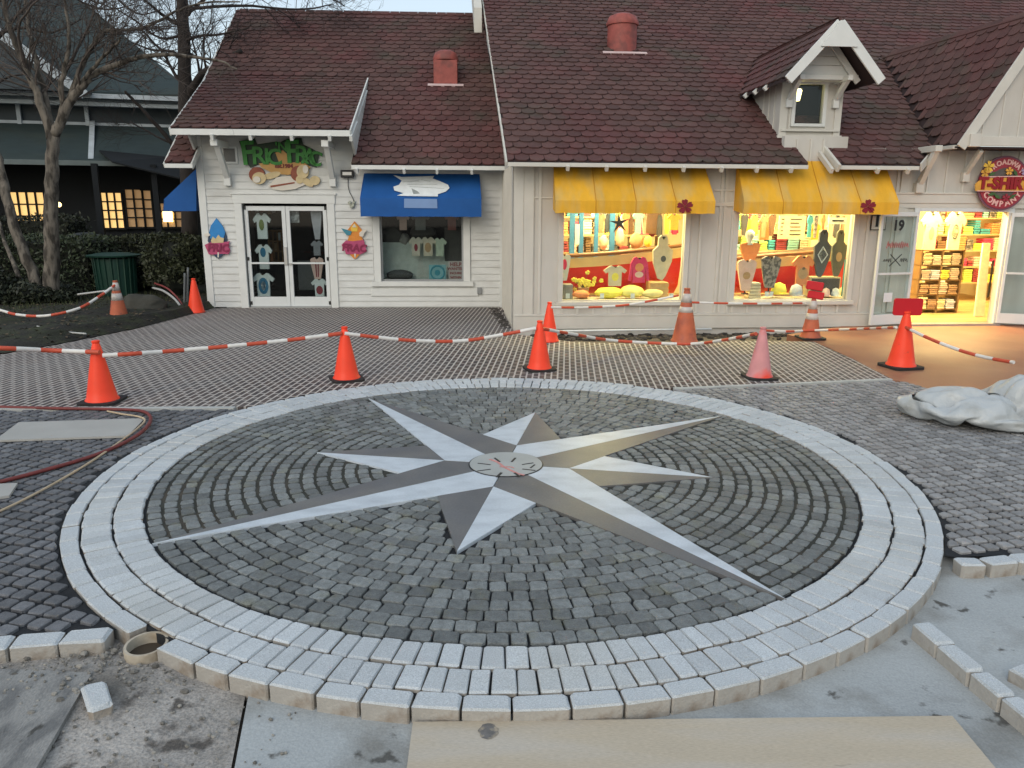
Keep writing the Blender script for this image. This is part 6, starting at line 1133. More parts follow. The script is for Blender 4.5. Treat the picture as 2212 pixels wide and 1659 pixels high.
def tree(label, Y, limbs, mats, seed, lev=2, tl=(.9, 1.7), dens=1.0, up=.25, base=None, name='bare_tree'):
    rnd = random.Random(seed); b0 = AY(limbs[0][0][0][0], limbs[0][0][0][1], Y); t = thing(name, label, 'tree', tuple(base or b0))
    tk = MB(); cr = MB()
    for li, (pts, r0, r1, mode) in enumerate(limbs):
        dy = 0 if li == 0 else rnd.uniform(-.9, .9); n = len(pts)
        P = smooth([AY(x, y, Y + dy*(i/(n-1))*1.0) for i, (x, y) in enumerate(pts)]); m = len(P)
        P = [p + V((rnd.gauss(0, .012), rnd.gauss(0, .012), 0)) for p in P]
        R = [r0+(r1-r0)*(i/(m-1))**.8 for i in range(m)]
        (tk if mode != 'c' else cr).tube(P, R, 12 if r0 > .06 else 7)
        if mode != 't':
            L = sum((b-a).length for a, b in zip(P, P[1:])); k = int(L*3.2*dens)
            for j in range(k):
                f = rnd.uniform(.22, 1.0); i = min(m-2, int(f*(m-1))); ax = (P[i+1]-P[i]).normalized(); o = ax.orthogonal().normalized(); o.rotate(Matrix.Rotation(rnd.uniform(0, 6.28), 3, ax))
                twigs(cr, P[i], (ax*.55 + o*.8 + V((0, 0, up))).normalized(), rnd.uniform(*tl)*(1.15-.5*f), max(.006, R[i]*rnd.uniform(.22, .42)), lev, rnd, up)
    tk.build('trunk', mats[0], t, smooth=True); cr.build('crown', mats[1], t, smooth=True); return t
T1 = [([(113, 662), (111, 600), (112, 520), (111, 430), (113, 350), (115, 290)], .165, .105, 't'),
      ([(112, 300), (88, 220), (62, 160), (34, 95), (14, 40), (2, -30)], .095, .035, 'l'), ([(113, 296), (97, 205), (76, 130), (62, 50), (52, -40)], .075, .03, 'l'),
      ([(117, 292), (134, 238), (133, 175), (150, 100), (146, 40), (136, -30)], .065, .02, 'l'), ([(118, 292), (150, 222), (176, 190), (205, 160), (246, 142), (300, 124), (370, 118), (430, 125), (475, 132), (512, 150)], .095, .012, 'l'),
      ([(121, 288), (158, 190), (182, 130), (214, 80), (232, 66), (288, 64), (338, 48), (376, 26), (440, 6), (520, 4)], .065, .012, 'l'), ([(150, 220), (186, 165), (216, 130), (248, 100), (262, 80)], .05, .014, 'l'),
      ([(98, 660), (66, 580), (34, 500), (14, 430), (2, 370), (-14, 300), (-30, 200)], .115, .07, 't'), ([(40, 600), (18, 540), (-4, 480)], .05, .03, 't'),
      ([(60, 160), (40, 60), (90, -10)], .04, .01, 'c'), ([(133, 175), (190, 60), (220, -20)], .035, .01, 'c'), ([(14, 60), (60, 10), (110, -40)], .03, .01, 'c')]
tree('pale barked bare tree with forking trunks rising beside the clipped hedge', 15.2, T1, (m_bark, m_twig), 4, 2, (.8, 1.6), 1.7, .30)
T2 = [([(408, 520), (406, 330), (402, 220), (398, 120), (393, 10), (388, -90)], .20, .12, 't'),
      ([(408, 205), (432, 165), (470, 138), (520, 110)], .11, .05, 'l'), ([(403, 190), (378, 160), (356, 120), (330, 90), (300, 60)], .05, .02, 'l'), ([(400, 140), (372, 112), (330, 108), (280, 90)], .05, .015, 'l'), ([(398, 90), (430, 78), (480, 74), (540, 60)], .05, .015, 'l'),
      ([(396, 60), (350, 30), (300, -10)], .06, .02, 'l'), ([(394, 40), (430, 8), (480, -40)], .06, .02, 'l'), ([(392, 20), (520, 12), (640, 20), (720, 10)], .045, .012, 'l'), ([(392, -20), (560, -30), (700, -8), (745, 14)], .05, .012, 'l'), ([(400, 110), (440, 130), (470, 150)], .03, .01, 'c'), ([(394, 0), (330, -60), (260, -90)], .06, .02, 'l'), ([(396, 75), (345, 82), (285, 40), (240, 10)], .04, .012, 'l'),
      ([(402, 350), (372, 310), (335, 268), (300, 228), (268, 196)], .07, .03, 't'), ([(372, 310), (330, 290), (280, 262)], .03, .015, 'c')]
tree('dark bare tree with a straight trunk behind the left gable of the white shop', 19.4, T2, (m_barkd, m_twigd), 9, 2, (.8, 1.5), 2.3, .22, base=(AY(408, 520, 19.4).x, 19.4, .0))
T3 = [([(-70, 520), (-60, 300), (-50, 120), (-40, 0)], .16, .10, 't'), ([(-50, 160), (0, 80), (50, 20), (120, -30)], .06, .015, 'l'), ([(-46, 90), (40, 60), (110, 70), (180, 40)], .05, .012, 'l'), ([(-42, 20), (60, -20), (160, -10), (250, 20)], .05, .012, 'l'), ([(-50, 220), (10, 170), (60, 160)], .04, .012, 'l'), ([(100, -60), (170, 0), (230, 20), (290, 10)], .04, .01, 'c'), ([(200, -60), (250, -5), (300, 30), (350, 20)], .04, .01, 'c')]
tree('twiggy bare tree reaching in over the left picture edge', 18.0, T3, (m_barkd, m_twigd), 15, 2, (.8, 1.5), 1.9, .2, base=(AY(-70, 520, 18).x, 18.0, .1))

# ---- hedges and shrubs
m_leaf1 = pm('hedge_leaf', (.045, .060, .030), .6, .25, 3, isl=.55); m_leaf2 = pm('dull_shrub_leaf', (.036, .042, .018), .6, .25, 3, isl=.55); m_leaf3 = pm('dark_ivy_leaf', (.026, .032, .018), .6, .25, 3, isl=.6)
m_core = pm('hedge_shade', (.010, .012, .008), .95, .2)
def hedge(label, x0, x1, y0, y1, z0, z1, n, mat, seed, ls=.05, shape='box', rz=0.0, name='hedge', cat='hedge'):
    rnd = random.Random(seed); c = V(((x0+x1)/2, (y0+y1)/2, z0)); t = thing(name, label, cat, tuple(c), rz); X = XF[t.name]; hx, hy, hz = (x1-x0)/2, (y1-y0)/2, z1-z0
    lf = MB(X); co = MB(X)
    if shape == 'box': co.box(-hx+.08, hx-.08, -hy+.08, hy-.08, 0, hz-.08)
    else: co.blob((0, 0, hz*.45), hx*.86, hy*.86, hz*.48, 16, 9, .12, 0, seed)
    co.build('shade_core', m_core, t)  # solid dark core, shade between the leaves put into its colour
    for i in range(n):
        if shape == 'box':
            s = rnd.random()
            if s < .45: p = V((rnd.uniform(-hx, hx), -hy, rnd.uniform(0, hz)))
            elif s < .75: p = V((rnd.uniform(-hx, hx), rnd.uniform(-hy, hy), hz))
            else: p = V((rnd.choice((-hx, hx)), rnd.uniform(-hy, hy), rnd.uniform(0, hz)))
        else:
            a = rnd.uniform(0, 6.28); e = rnd.uniform(-.35, 1.0); q = sqrt(max(0, 1-max(0, e)**2)); p = V((hx*q*cos(a), hy*q*sin(a), hz*(.45+.52*e)))
            p = p*(1 + .22*noise.noise(p*1.6 + V((seed, 0, 0))))
        w = noise.noise(V((p.x*2.2+seed, p.y*2.2, p.z*2.2)))*.13
        p += V((rnd.gauss(0, .035), rnd.gauss(0, .035), rnd.gauss(0, .035))) + V((0, -w, w*.6))
        if p.z < 0: p.z = abs(p.z)
        d = V((rnd.gauss(0, 1), rnd.gauss(0, 1), rnd.gauss(.4, 1))).normalized(); e1 = d.orthogonal().normalized(); e1.rotate(Matrix.Rotation(rnd.uniform(0, 6.28), 3, d)); e2 = d.cross(e1); s = ls*rnd.uniform(.6, 1.3)
        lf.add([p - e1*s, p + e2*s*.42, p + e1*s, p - e2*s*.42], [(0, 1, 2, 3)])
    lf.build('foliage', mat, t); return t
hx0, hx1 = AY(-200, 600, 16.6).x, AY(203, 600, 16.6).x
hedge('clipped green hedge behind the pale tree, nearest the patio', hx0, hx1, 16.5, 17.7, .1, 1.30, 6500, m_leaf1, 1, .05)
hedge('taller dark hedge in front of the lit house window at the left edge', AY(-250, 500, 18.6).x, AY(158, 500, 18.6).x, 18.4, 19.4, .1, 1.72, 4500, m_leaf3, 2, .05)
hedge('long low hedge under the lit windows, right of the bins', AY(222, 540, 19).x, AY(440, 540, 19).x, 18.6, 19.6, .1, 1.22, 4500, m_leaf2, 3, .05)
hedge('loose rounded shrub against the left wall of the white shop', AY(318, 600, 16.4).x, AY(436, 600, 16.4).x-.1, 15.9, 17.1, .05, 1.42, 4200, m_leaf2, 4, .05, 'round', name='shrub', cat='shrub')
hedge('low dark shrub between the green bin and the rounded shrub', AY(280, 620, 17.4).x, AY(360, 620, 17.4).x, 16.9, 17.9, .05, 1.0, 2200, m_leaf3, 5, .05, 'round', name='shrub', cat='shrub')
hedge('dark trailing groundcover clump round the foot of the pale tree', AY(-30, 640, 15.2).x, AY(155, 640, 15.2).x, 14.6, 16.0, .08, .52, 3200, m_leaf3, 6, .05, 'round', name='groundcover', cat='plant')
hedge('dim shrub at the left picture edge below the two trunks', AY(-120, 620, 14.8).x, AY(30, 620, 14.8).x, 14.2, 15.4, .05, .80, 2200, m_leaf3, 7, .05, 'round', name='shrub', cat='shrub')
# grass and litter on the bed
rnd = random.Random(12); gr_ = MB()
for i in range(5200):
    x = rnd.uniform(-13, -6.1); y = rnd.uniform(11.4, 17)
    yl = 15.2 if x > -6.3 else (10.8 + (x+10)*1.15 if x > -10 else 10.8)
    if y < yl + .25: continue
    d = min(1, (y-yl)/1.2); z = .0 + d*.13; h = rnd.uniform(.03, .12); a = rnd.uniform(0, 3.14); w = .008
    q = V((x+rnd.gauss(0, .03), y+rnd.gauss(0, .03), z+h)); gr_.add([(x-w*cos(a), y-w*sin(a), z), (x+w*cos(a), y+w*sin(a), z), q], [(0, 1, 2)])
gr_.build('grass', pm('straggly_grass', (.050, .060, .022), .8, .2, isl=.5), kind='stuff')
rnd = random.Random(13); lt = MB()
for i in range(2600):
    x = rnd.uniform(-12.5, -6.2); y = rnd.uniform(11.0, 16.5); yl = 15.3
    for (xa, ya), (xb, yb) in zip(ex, ex[1:]):
        if xa <= x <= xb: yl = ya + (yb-ya)*(x-xa)/(xb-xa)
    if y < yl + .05: continue
    d = min(1.0, (y-yl)/1.2); z = .018 + d*.135 + d*(noise.noise(V((x*1.3, y*1.3, 0)))*.06 + noise.noise(V((x*6, y*6, 2)))*.03)
    a = rnd.uniform(0, 6.28); s = rnd.uniform(.015, .045); e1 = V((cos(a), sin(a), rnd.uniform(-.3, .3)))*s; e2 = V((-sin(a), cos(a), rnd.uniform(-.3, .5)))*s*.5; q = V((x, y, z))
    lt.add([q-e1, q+e2, q+e1, q-e2], [(0, 1, 2, 3)])
lt.build('leaf_litter', pm('dead_leaves', (.075, .055, .032), .85, .2, isl=.6), kind='stuff')
# litter bin, second bin, boulder, pipes
m_bin = pm('bottle_green_bin', (.010, .045, .030), .5, .15, 6)
bp = G(255, 640, .1); t = thing('litter_bin', 'round dark green slatted litter bin beside the collared cone', 'litter bin', tuple(bp)); X = XF[t.name]
b = MB(X); b.lathe([(.36, 0), (.37, .05), (.40, .82)], (0, 0, 0), 28)
for k in range(20): a = k*2*pi/20; b.tube([(.375*cos(a), .375*sin(a), .04), (.415*cos(a), .415*sin(a), .84)], .022, 5)
b.build('bin_body', m_bin, t); MB(X).lathe([(.40, .84), (.52, .86), (.53, .89), (.30, .93), (.0001, .94)], (0, 0, 0), 28).build('lid', m_bin, t, smooth=True, autosm=40)
bp = AY(190, 560, 17.9); t = thing('litter_bin', 'black dome topped litter bin between the hedges', 'litter bin', (bp.x, bp.y, .1)); X = XF[t.name]
MB(X).lathe([(.33, 0), (.36, 1.02)], (0, 0, 0), 24).build('bin_body', m_tealw, t, smooth=True, autosm=40); MB(X).lathe([(.40, 1.02), (.42, 1.08), (.34, 1.24), (.15, 1.30), (.0001, 1.31)], (0, 0, 0), 24).build('dome_lid', pm('charcoal_lid', (.035, .04, .042), .5, .1), t, smooth=True, autosm=40)
bp = G(312, 668, .1); MB().blob((bp.x, bp.y, .16), .42, .3, .22, 20, 12, .16, 0, 3).build('boulder', pm('mossy_stone', (.050, .048, .038), .9, .3, 4, .8, 20), at=tuple(bp), smooth=True, label='dark rounded boulder on the soil between the two garden cones', cat='boulder')
def gline(name, px, r, mat, label, cat):
    P = smooth([AY(x, y, Y) for x, y, Y in px], 6); return MB().tube(P, r, 7).build(name, mat, at=tuple(P[len(P)//2]), smooth=True, label=label, cat=cat)
m_gp = pm('pale_grey_pipe', (.42, .42, .40), .5, .1, 8)
gline('flexible_pipe', [(330, 622, 15.8), (352, 628, 15.4), (374, 643, 15.0), (390, 662, 14.7), (396, 680, 14.5)], .022, m_gp, 'white bent plastic pipe arching out of the soil by the shop corner', 'pipe')
gline('flexible_pipe', [(334, 612, 15.9), (360, 622, 15.5), (382, 642, 15.1), (397, 664, 14.8)], .018, pm('dull_red_pipe', (.22, .045, .04), .5, .1), 'dull red bent pipe arching beside the white one', 'pipe')
gline('conduit', [(398, 662, 15.0), (399, 590, 15.0)], .020, pm('grey_conduit_paint', (.13, .14, .14), .5, .1), 'shorter grey conduit stub standing up by the corner cone', 'pipe'); gline('conduit', [(405, 660, 15.1), (406, 578, 15.1)], .020, pm('grey_conduit_paint', (.13, .14, .14)), 'taller grey conduit stub standing up by the corner cone', 'pipe')
gline('timber_stake', [(168, 636, 13.9), (232, 628, 13.9)], .018, m_gp, 'pale stake lying on the soil left of the collared cone', 'stake'); gline('timber_stake', [(80, 705, 11.75), (132, 716, 11.65), (186, 721, 11.55)], .014, m_gp, 'long thin pale stake lying on the soil near the patio edge', 'stake')
gline('red_hose', [(-80, 762, 10.9), (0, 764, 10.9), (35, 762, 11.0), (50, 757, 11.1)], .03, m_hose, 'end of a dark red hose on the soil at the left edge', 'hose')
# ---------------------------------------------------------------- goods in the windows and doors
def cloth(name, c, **k): return pm('cloth_'+name, c, .85, .12, 9, .3, 40, **k)
TEE = [(-.14, .5), (-.25, .48), (-.5, .26), (-.40, .12), (-.28, .20), (-.27, -.5), (.27, -.5), (.28, .20), (.40, .12), (.5, .26), (.25, .48), (.14, .5), (.07, .44), (-.07, .44)]
LONG = [(-.14, .5), (-.27, .47), (-.40, .25), (-.5, -.42), (-.38, -.44), (-.30, .10), (-.29, -.5), (.29, -.5), (.30, .10), (.38, -.44), (.5, -.42), (.40, .25), (.27, .47), (.14, .5), (.07, .44), (-.07, .44)]
TANK = [(-.16, .5), (-.40, .46), (-.5, .38), (-.44, .1), (-.22, -.5), (.22, -.5), (.44, .1), (.5, .38), (.40, .46), (.16, .5), (.08, .42), (-.08, .42)]
HOOD = [(-.10, .5), (-.24, .44), (-.26, .26), (-.5, .16), (-.46, -.12), (-.20, -.46), (.02, -.5), (.18, -.40), (.46, -.08), (.5, .16), (.24, .26), (.24, .42), (.12, .5)]
def box_px(F, x0, x1, y0, y1, v): a = F.at(x0, y1, v); b = F.at(x1, y0, v); return a.x, b.x, a.z, b.z
def garment(F, shape, x0, x1, y0, y1, v, mat, label, prints=(), name='t_shirt', cat='shirt', group=None, th=.05, stand=False):
    u0, u1, z0, z1 = box_px(F, x0, x1, y0, y1, v); cu, cz, w, h = (u0+u1)/2, (z0+z1)/2, u1-u0, z1-z0
    M = F.M
    o = MB(M).prism([(cu+x*w, v, cz+z*h) for x, z in shape], (0, th, 0)).build(name, mat, at=tuple(M @ V((cu, v, z0))), bevel=.014, seg=2, label=label, cat=cat, group=group)
    for nm, pts, pmat in prints: MB(M).prism([(cu+x*w, v, cz+z*h) for x, z in pts], (0, -.004, 0)).build(nm, pmat, o)
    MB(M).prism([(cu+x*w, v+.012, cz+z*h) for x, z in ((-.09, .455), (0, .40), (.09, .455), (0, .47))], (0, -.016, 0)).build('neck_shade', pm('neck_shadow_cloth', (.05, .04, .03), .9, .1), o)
    if stand:
        s = MB(M); s.tube([(cu, v+.03, z0-stand+.0), (cu, v+.03, z0+.03)], .012, 6); s.lathe([(.07, z0-stand), (.06, z0-stand+.015)], (cu, v+.03, 0), 14); s.build('stand', m_blackp, o)
    return o
def el(cx, cz, rx, rz, n=14): return [(cx+rx*cos(2*pi*i/n), cz+rz*sin(2*pi*i/n)) for i in range(n)]
cw = cloth('white', (.62, .64, .62)); cb_ = cloth('blue_dye', (.03, .14, .24)); cg = cloth('grey', (.10, .10, .10)); ccr = cloth('cream', (.62, .52, .36)); cpk = cloth('hot_pink', (.62, .05, .13)); cor = cloth('orange', (.70, .26, .10)); cye = cloth('yellow', (.80, .68, .10)); cpl = cloth('pale_pink', (.66, .45, .38)); cgm = cloth('olive_print', (.16, .20, .06)); crd = cloth('wine_print', (.25, .04, .05)); cmix = cloth('patterned', (.30, .26, .22), col2=(.10, .09, .08), c2scale=14, c2lo=.45, c2hi=.55); ctan = cloth('tan', (.42, .27, .14)); cbk = cloth('charcoal', (.075, .07, .062)); cteal = cloth('teal', (.05, .26, .32))
# white shop door, left leaf: three shirts hung one below the other
garment(WF, TEE, 548, 584, 461, 516, .16, cw, 'white shirt with a green print, topmost behind the left door pane', [('print', el(-.02, .05, .14, .22), cgm)], group='shirts strung behind the door panes')
garment(WF, TEE, 553, 587, 528, 581, .16, cw, 'white shirt with a blue swoosh, middle of the left door pane', [('print', el(-.03, .18, .16, .2), cb_)], group='shirts strung behind the door panes')
garment(WF, TEE, 546, 592, 590, 640, .16, cw, 'white shirt with a blue tie dye ring, lowest behind the left door pane', [('print', el(0, -.05, .22, .36), cb_), ('print_gap', el(0, -.05, .11, .2), cw), ('print_dot', el(.02, .0, .05, .14), cb_)], group='shirts strung behind the door panes')
garment(WF, TANK, 674, 694, 449, 517, .16, cloth('smoke', (.42, .40, .42)), 'narrow grey and white garment hanging at the top of the right door pane', name='hanging_garment', cat='garment', group='shirts strung behind the door panes')
garment(WF, TEE, 672, 697, 520, 552, .16, cloth('ash', (.22, .22, .23)), 'small ash grey garment in the middle of the right door pane', name='hanging_garment', cat='garment', group='shirts strung behind the door panes')
garment(WF, TANK, 672, 698, 556, 603, .16, cpl, 'pink striped garment in the lower half of the right door pane', [('print', [(-.14, .3), (-.04, .3), (-.02, -.4), (-.1, -.4)], crd), ('print', [(.06, .3), (.14, .3), (.12, -.4), (.04, -.4)], crd)], name='hanging_garment', cat='garment', group='shirts strung behind the door panes')
garment(WF, TEE, 673, 707, 602, 640, .16, cw, 'white shirt with a wine red print, lowest in the right door pane', [('print', el(0, -.15, .2, .25), crd)], group='shirts strung behind the door panes')
def card(F, x0, x1, y0, y1, v, mat, name, label, cat, d=.01, txt=None):
    u0, u1, z0, z1 = box_px(F, x0, x1, y0, y1, v); o = MB(F.M).box(u0, u1, v, v+d, z0, z1).build(name, mat, at=tuple(F.M @ V(((u0+u1)/2, v, z0))), label=label, cat=cat); return o, (u0+u1)/2, u1-u0, z0, z1
o, *_ = card(WF, 622, 645, 450, 481, .13, cloth('print_sheet', (.20, .20, .20), col2=(.4, .4, .4), c2scale=9, c2lo=.45, c2hi=.55), 'poster', 'grey printed sheet in the upper corner of the right door pane', 'poster')
o, *_ = card(WF, 646, 690, 563, 626, .9, pm('grey_panel', (.10, .105, .105), .7, .1), 'screen_panel', 'dim grey panel standing inside behind the right door pane', 'panel', .04)
sh = thing('wooden_shelf', 'warm wooden shelf with boxes seen through the left door pane', 'shelf', tuple(WF.M @ V((-4.6, 1.6, 0))), WF.rz)
u0, u1, z0, z1 = box_px(WF, 584, 620, 500, 566, 1.6); m_wd = pm('orange_pine', (.30, .15, .05), .6, .2, 5)
for k in range(4): zz = z0+(z1-z0)*k/3; MB(WF.M).box(u0, u1, 1.5, 1.85, zz, zz+.03).build('shelf_board', m_wd, sh)
for k in range(5): uu = u0+(u1-.03-u0)*k/4; MB(WF.M).box(uu, uu+.03, 1.52, 1.85, z0, z1).build('upright', m_wd, sh)
for k, c in enumerate((cor, ctan, cw, crd)): MB(WF.M).box(u0+(u1-u0)*(k*.25+.03), u0+(u1-u0)*(k*.25+.18), 1.55, 1.8, z0+(z1-z0)/3*(k % 3)+.03, z0+(z1-z0)/3*(k % 3)+.2).build('goods', c, sh)
u0, u1, z0, z1 = box_px(WF, 524, 604, 446, 462, 1.4); mb_ = thing('merchandise_row', 'row of small red and tan goods hanging high behind the left door pane', 'merchandise', tuple(WF.M @ V((u0, 1.4, z0))), WF.rz)
for k in range(9): MB(WF.M).box(u0+k*(u1-u0)/9, u0+(k+.8)*(u1-u0)/9, 1.4, 1.45, z0+.03*(k % 3), z1).build('goods', (crd, cor, ctan, cw)[k % 4], mb_)
# white shop window
o, *_ = card(WF, 815, 1005, 524, 610, .45, cloth('grey_green', (.46, .50, .45)), 'backdrop', 'grey green sheet forming the backdrop low in the white shop window', 'sheet', .02)
o, *_ = card(WF, 961, 1002, 492, 564, .43, cbk, 'dark_panel', 'dark panel at the right side inside the white shop window', 'panel', .02)
garment(WF, TEE, 883, 914, 512, 553, .20, cloth('oat', (.55, .50, .40)), 'small oat coloured shirt with a red mark, left of three in the white shop window', [('print', el(0, -.05, .12, .2), crd)])
garment(WF, TEE, 907, 942, 512, 553, .21, cloth('oat2', (.56, .50, .38)), 'small shirt with an orange print, middle of three in the white shop window', [('print', el(0, -.05, .2, .26), ctan)])
garment(WF, TEE, 935, 965, 514, 553, .22, cloth('pale_green_cloth', (.46, .52, .40)), 'pale green small shirt, right of three in the white shop window')
for x0, x1, c, l in ((857, 884, cpl, 'dusky pink shirt high at the left in the white shop window'), (888, 928, cloth('mid_grey', (.17, .18, .17)), 'grey shirt hanging high in the middle of the white shop window'), (960, 992, cloth('brick', (.30, .11, .09)), 'brick red shirt hanging high at the right in the white shop window')):
    garment(WF, TEE, x0, x1, 462, 497, .22, c, l)
def cush(F, x0, x1, y0, y1, v, mat, label, name='cushion', cat='cushion', d=.12, seed=0):
    u0, u1, z0, z1 = box_px(F, x0, x1, y0, y1, v); b = MB(F.M); b.blob(((u0+u1)/2, v+d, (z0+z1)/2), (u1-u0)/2, d, (z1-z0)/2, 18, 10, .10, 0, seed); return b.build(name, mat, at=tuple(F.M @ V(((u0+u1)/2, v+d, z0))), smooth=True, label=label, cat=cat)
cush(WF, 826, 868, 490, 530, .42, cbk, 'dark plump cushion at the left in the white shop window', seed=1); cush(WF, 862, 884, 505, 532, .40, cloth('stone', (.25, .24, .22)), 'stone coloured cushion beside the dark one', seed=2); cush(WF, 884, 940, 487, 516, .48, cbk, 'wide dark cushion above the three small shirts', seed=3)
o, cu, w_, z0, z1 = card(WF, 927, 963, 572, 606, .10, pm('teal_print_paper', (.20, .40, .42), .7, .1), 'poster', 'pale teal poster with a ring design low in the white shop window', 'poster')
pts = [(cu+.16*cos(2*pi*i/28)*.85, .096, (z0+z1)/2+.16*sin(2*pi*i/28)*.85) for i in range(29)]; MB(WF.M).tube(pts, .018, 5).build('ring_design', cteal, o); MB(WF.M).blob((cu, .097, (z0+z1)/2), .06, .006, .06, 12, 6).build('centre_design', cteal, o)
o, cu, w_, z0, z1 = card(WF, 969, 1000, 564, 605, .09, pm('notice_paper', (.46, .40, .36), .7, .04), 'notice', 'paper notice with red lettering in the corner of the white shop window', 'notice')
m_rl = pm('red_notice_letters', (.25, .05, .05), .6, 0)
for k, (tx, s) in enumerate((('HELP', .105), ('WANTED', .078), ('INQUIRE', .062), ('WITHIN', .062))): MB().text(tx, s, WF.M @ Matrix.Translation((cu, .0885, z1-.07-k*.088)) @ Matrix.Rotation(pi/2, 4, 'X'), .001, 0, .003).build('lettering', m_rl, o)
o = cush(WF, 834, 892, 584, 606, .22, cloth('bench_dark', (.06, .06, .055)), 'low dark woven bench on the floor of the white shop window', 'bench', 'bench', .12, 5)

# cream shop, left window: red rowboat prop and goods
m_hull = pm('red_boat_paint', (.60, .020, .012), .35, .08, 4); m_gun = pm('oiled_gunwale', (.22, .095, .04), .5, .2, 6, stretch=(1, 4, 4)); m_str = pm('cream_stripe_paint', (.68, .50, .26), .5, .06); m_hin = pm('grey_boat_inside', (.20, .16, .11), .7, .2, 5)
def boat(F, label, cols, v, stern):
    t = thing('rowboat', label, 'boat', tuple(F.M @ V((cols[0][0], v, .46))), F.rz); hull = MB(F.M); st = MB(F.M); g = MB(F.M); ins = MB(F.M); n = len(cols)
    H = []; T_ = []; G_ = []
    for i, (u, zt) in enumerate(cols):
        bul = .25*sin(pi*(.15+.7*i/(n-1))); H.append([(u, v+.35-bul*.2, .46), (u, v+.18-bul*.7, .62), (u, v+.04-bul, zt-.22)]); T_.append([(u, v+.03-bul, zt-.22), (u, v-.015-bul, zt-.05)]); G_.append(V((u, v-.02-bul, zt)))
    def skin(mb, rows, th=.02):
        m = len(rows[0]); vs = [p for r in rows for p in r]; vs2 = [(x, y+th, z) for x, y, z in vs]; k = len(vs); fs = []
        for i in range(len(rows)-1):
            for j in range(m-1): a = i*m+j; fs += [(a, a+m, a+m+1, a+1), (k+a, k+a+1, k+a+m+1, k+a+m)]
        mb.add(vs+vs2, fs)
    skin(hull, H); skin(st, T_); hull.build('hull', m_hull, t, smooth=True); st.build('painted_stripe', m_str, t, smooth=True)
    g.tube(smooth(G_, 4), .035, 8); g.build('gunwale', m_gun, t, smooth=True)
    skin(ins, [[(u, v+.75, zt-.02), (u, v+.70, zt-.4)] for u, zt in cols]); ins.build('far_side', m_hin, t)
    b = MB(F.M); m_ = cols[n//2]; b.box(m_[0]-.12, m_[0]+.12, v-.1, v+.72, m_[1]-.14, m_[1]-.10); b.build('thwart', m_gun, t); return t
zz = lambda x, y, v: TF.at(x, y, v)
cl = [zz(x, y, .62) for x, y in ((1206, 554), (1240, 552), (1300, 548), (1370, 542), (1430, 536), (1480, 530))]
boat(TF, 'red rowboat prop with cream stripe and wooden gunwale in the left display window', [(p.x, p.z) for p in cl], .85, 0)
cl = [zz(x, y, .62) for x, y in ((1575, 562), (1620, 556), (1680, 550), (1740, 546), (1790, 540), (1850, 530))]
boat(TF, 'orange red rowboat prop behind the stands in the right display window', [(p.x, p.z) for p in cl], .85, 0)
gL = 'goods on show in the left display window'; gR = 'goods on show in the right display window'
garment(TF, TEE, 1303, 1355, 574, 618, .30, ccr, 'cream t-shirt leaning against the red boat in the left window', [('print', el(0, -.05, .15, .2), cye)], group=gL)
garment(TF, LONG, 1357, 1405, 555, 611, .34, cpk, 'hot pink long sleeved shirt with an orange sun print', [('print', el(0, .1, .2, .16), cor), ('print_low', el(0, -.18, .2, .12), cpl)], group=gL)
garment(TF, HOOD, 1408, 1456, 508, 606, .28, ccr, 'cream hooded top hanging at the right of the left window', [('print', el(.03, -.02, .13, .07), cg)], name='hooded_top', cat='hooded top', group=gL)
garment(TF, TEE, 1440, 1474, 462, 497, .5, cye, 'bright yellow shirt high in the right corner of the left window', group=gL)
garment(TF, TANK, 1206, 1233, 548, 606, .32, cw, 'white and pink top at the left edge of the left window', [('print', el(0, .1, .2, .2), cpk)], group=gL)
# blue posts with a pale board between
bl = thing('blue_rack', 'tall blue posts with a pale board standing behind the red boat', 'rack', tuple(TF.M @ V((1.2, 1.3, .46))), TF.rz)
m_bp = pm('sky_blue_rack_paint', (.05, .20, .42), .5, .1)
for x0, x1 in ((1230, 1243), (1250, 1262), (1283, 1294), (1316, 1330)): u0, u1, z0, z1 = box_px(TF, x0, x1, 452, 545, 1.35); MB(TF.M).box(u0, u1, 1.35, 1.42, .46, z1).build('post', m_bp, bl)
u0, u1, z0, z1 = box_px(TF, 1242, 1252, 484, 528, 1.33); MB(TF.M).box(u0, u1, 1.33, 1.36, z0, z1).build('pale_board', cw, bl)
# starfish
p = zz(1338, 482, .45); b = MB(TF.M); pts = []
for k in range(10): a = pi/2 + k*pi/5 + .1; r_ = .19 if k % 2 == 0 else .045; pts.append((p.x+r_*cos(a), .45, p.z+r_*sin(a)))
b.prism(pts, (0, .03, 0)); b.build('starfish', pm('dark_starfish', (.022, .020, .024), .8, .2), at=tuple(TF.M @ V((p.x, .45, p.z))), bevel=.006, label='dark five armed starfish hanging in the left display window', cat='starfish')
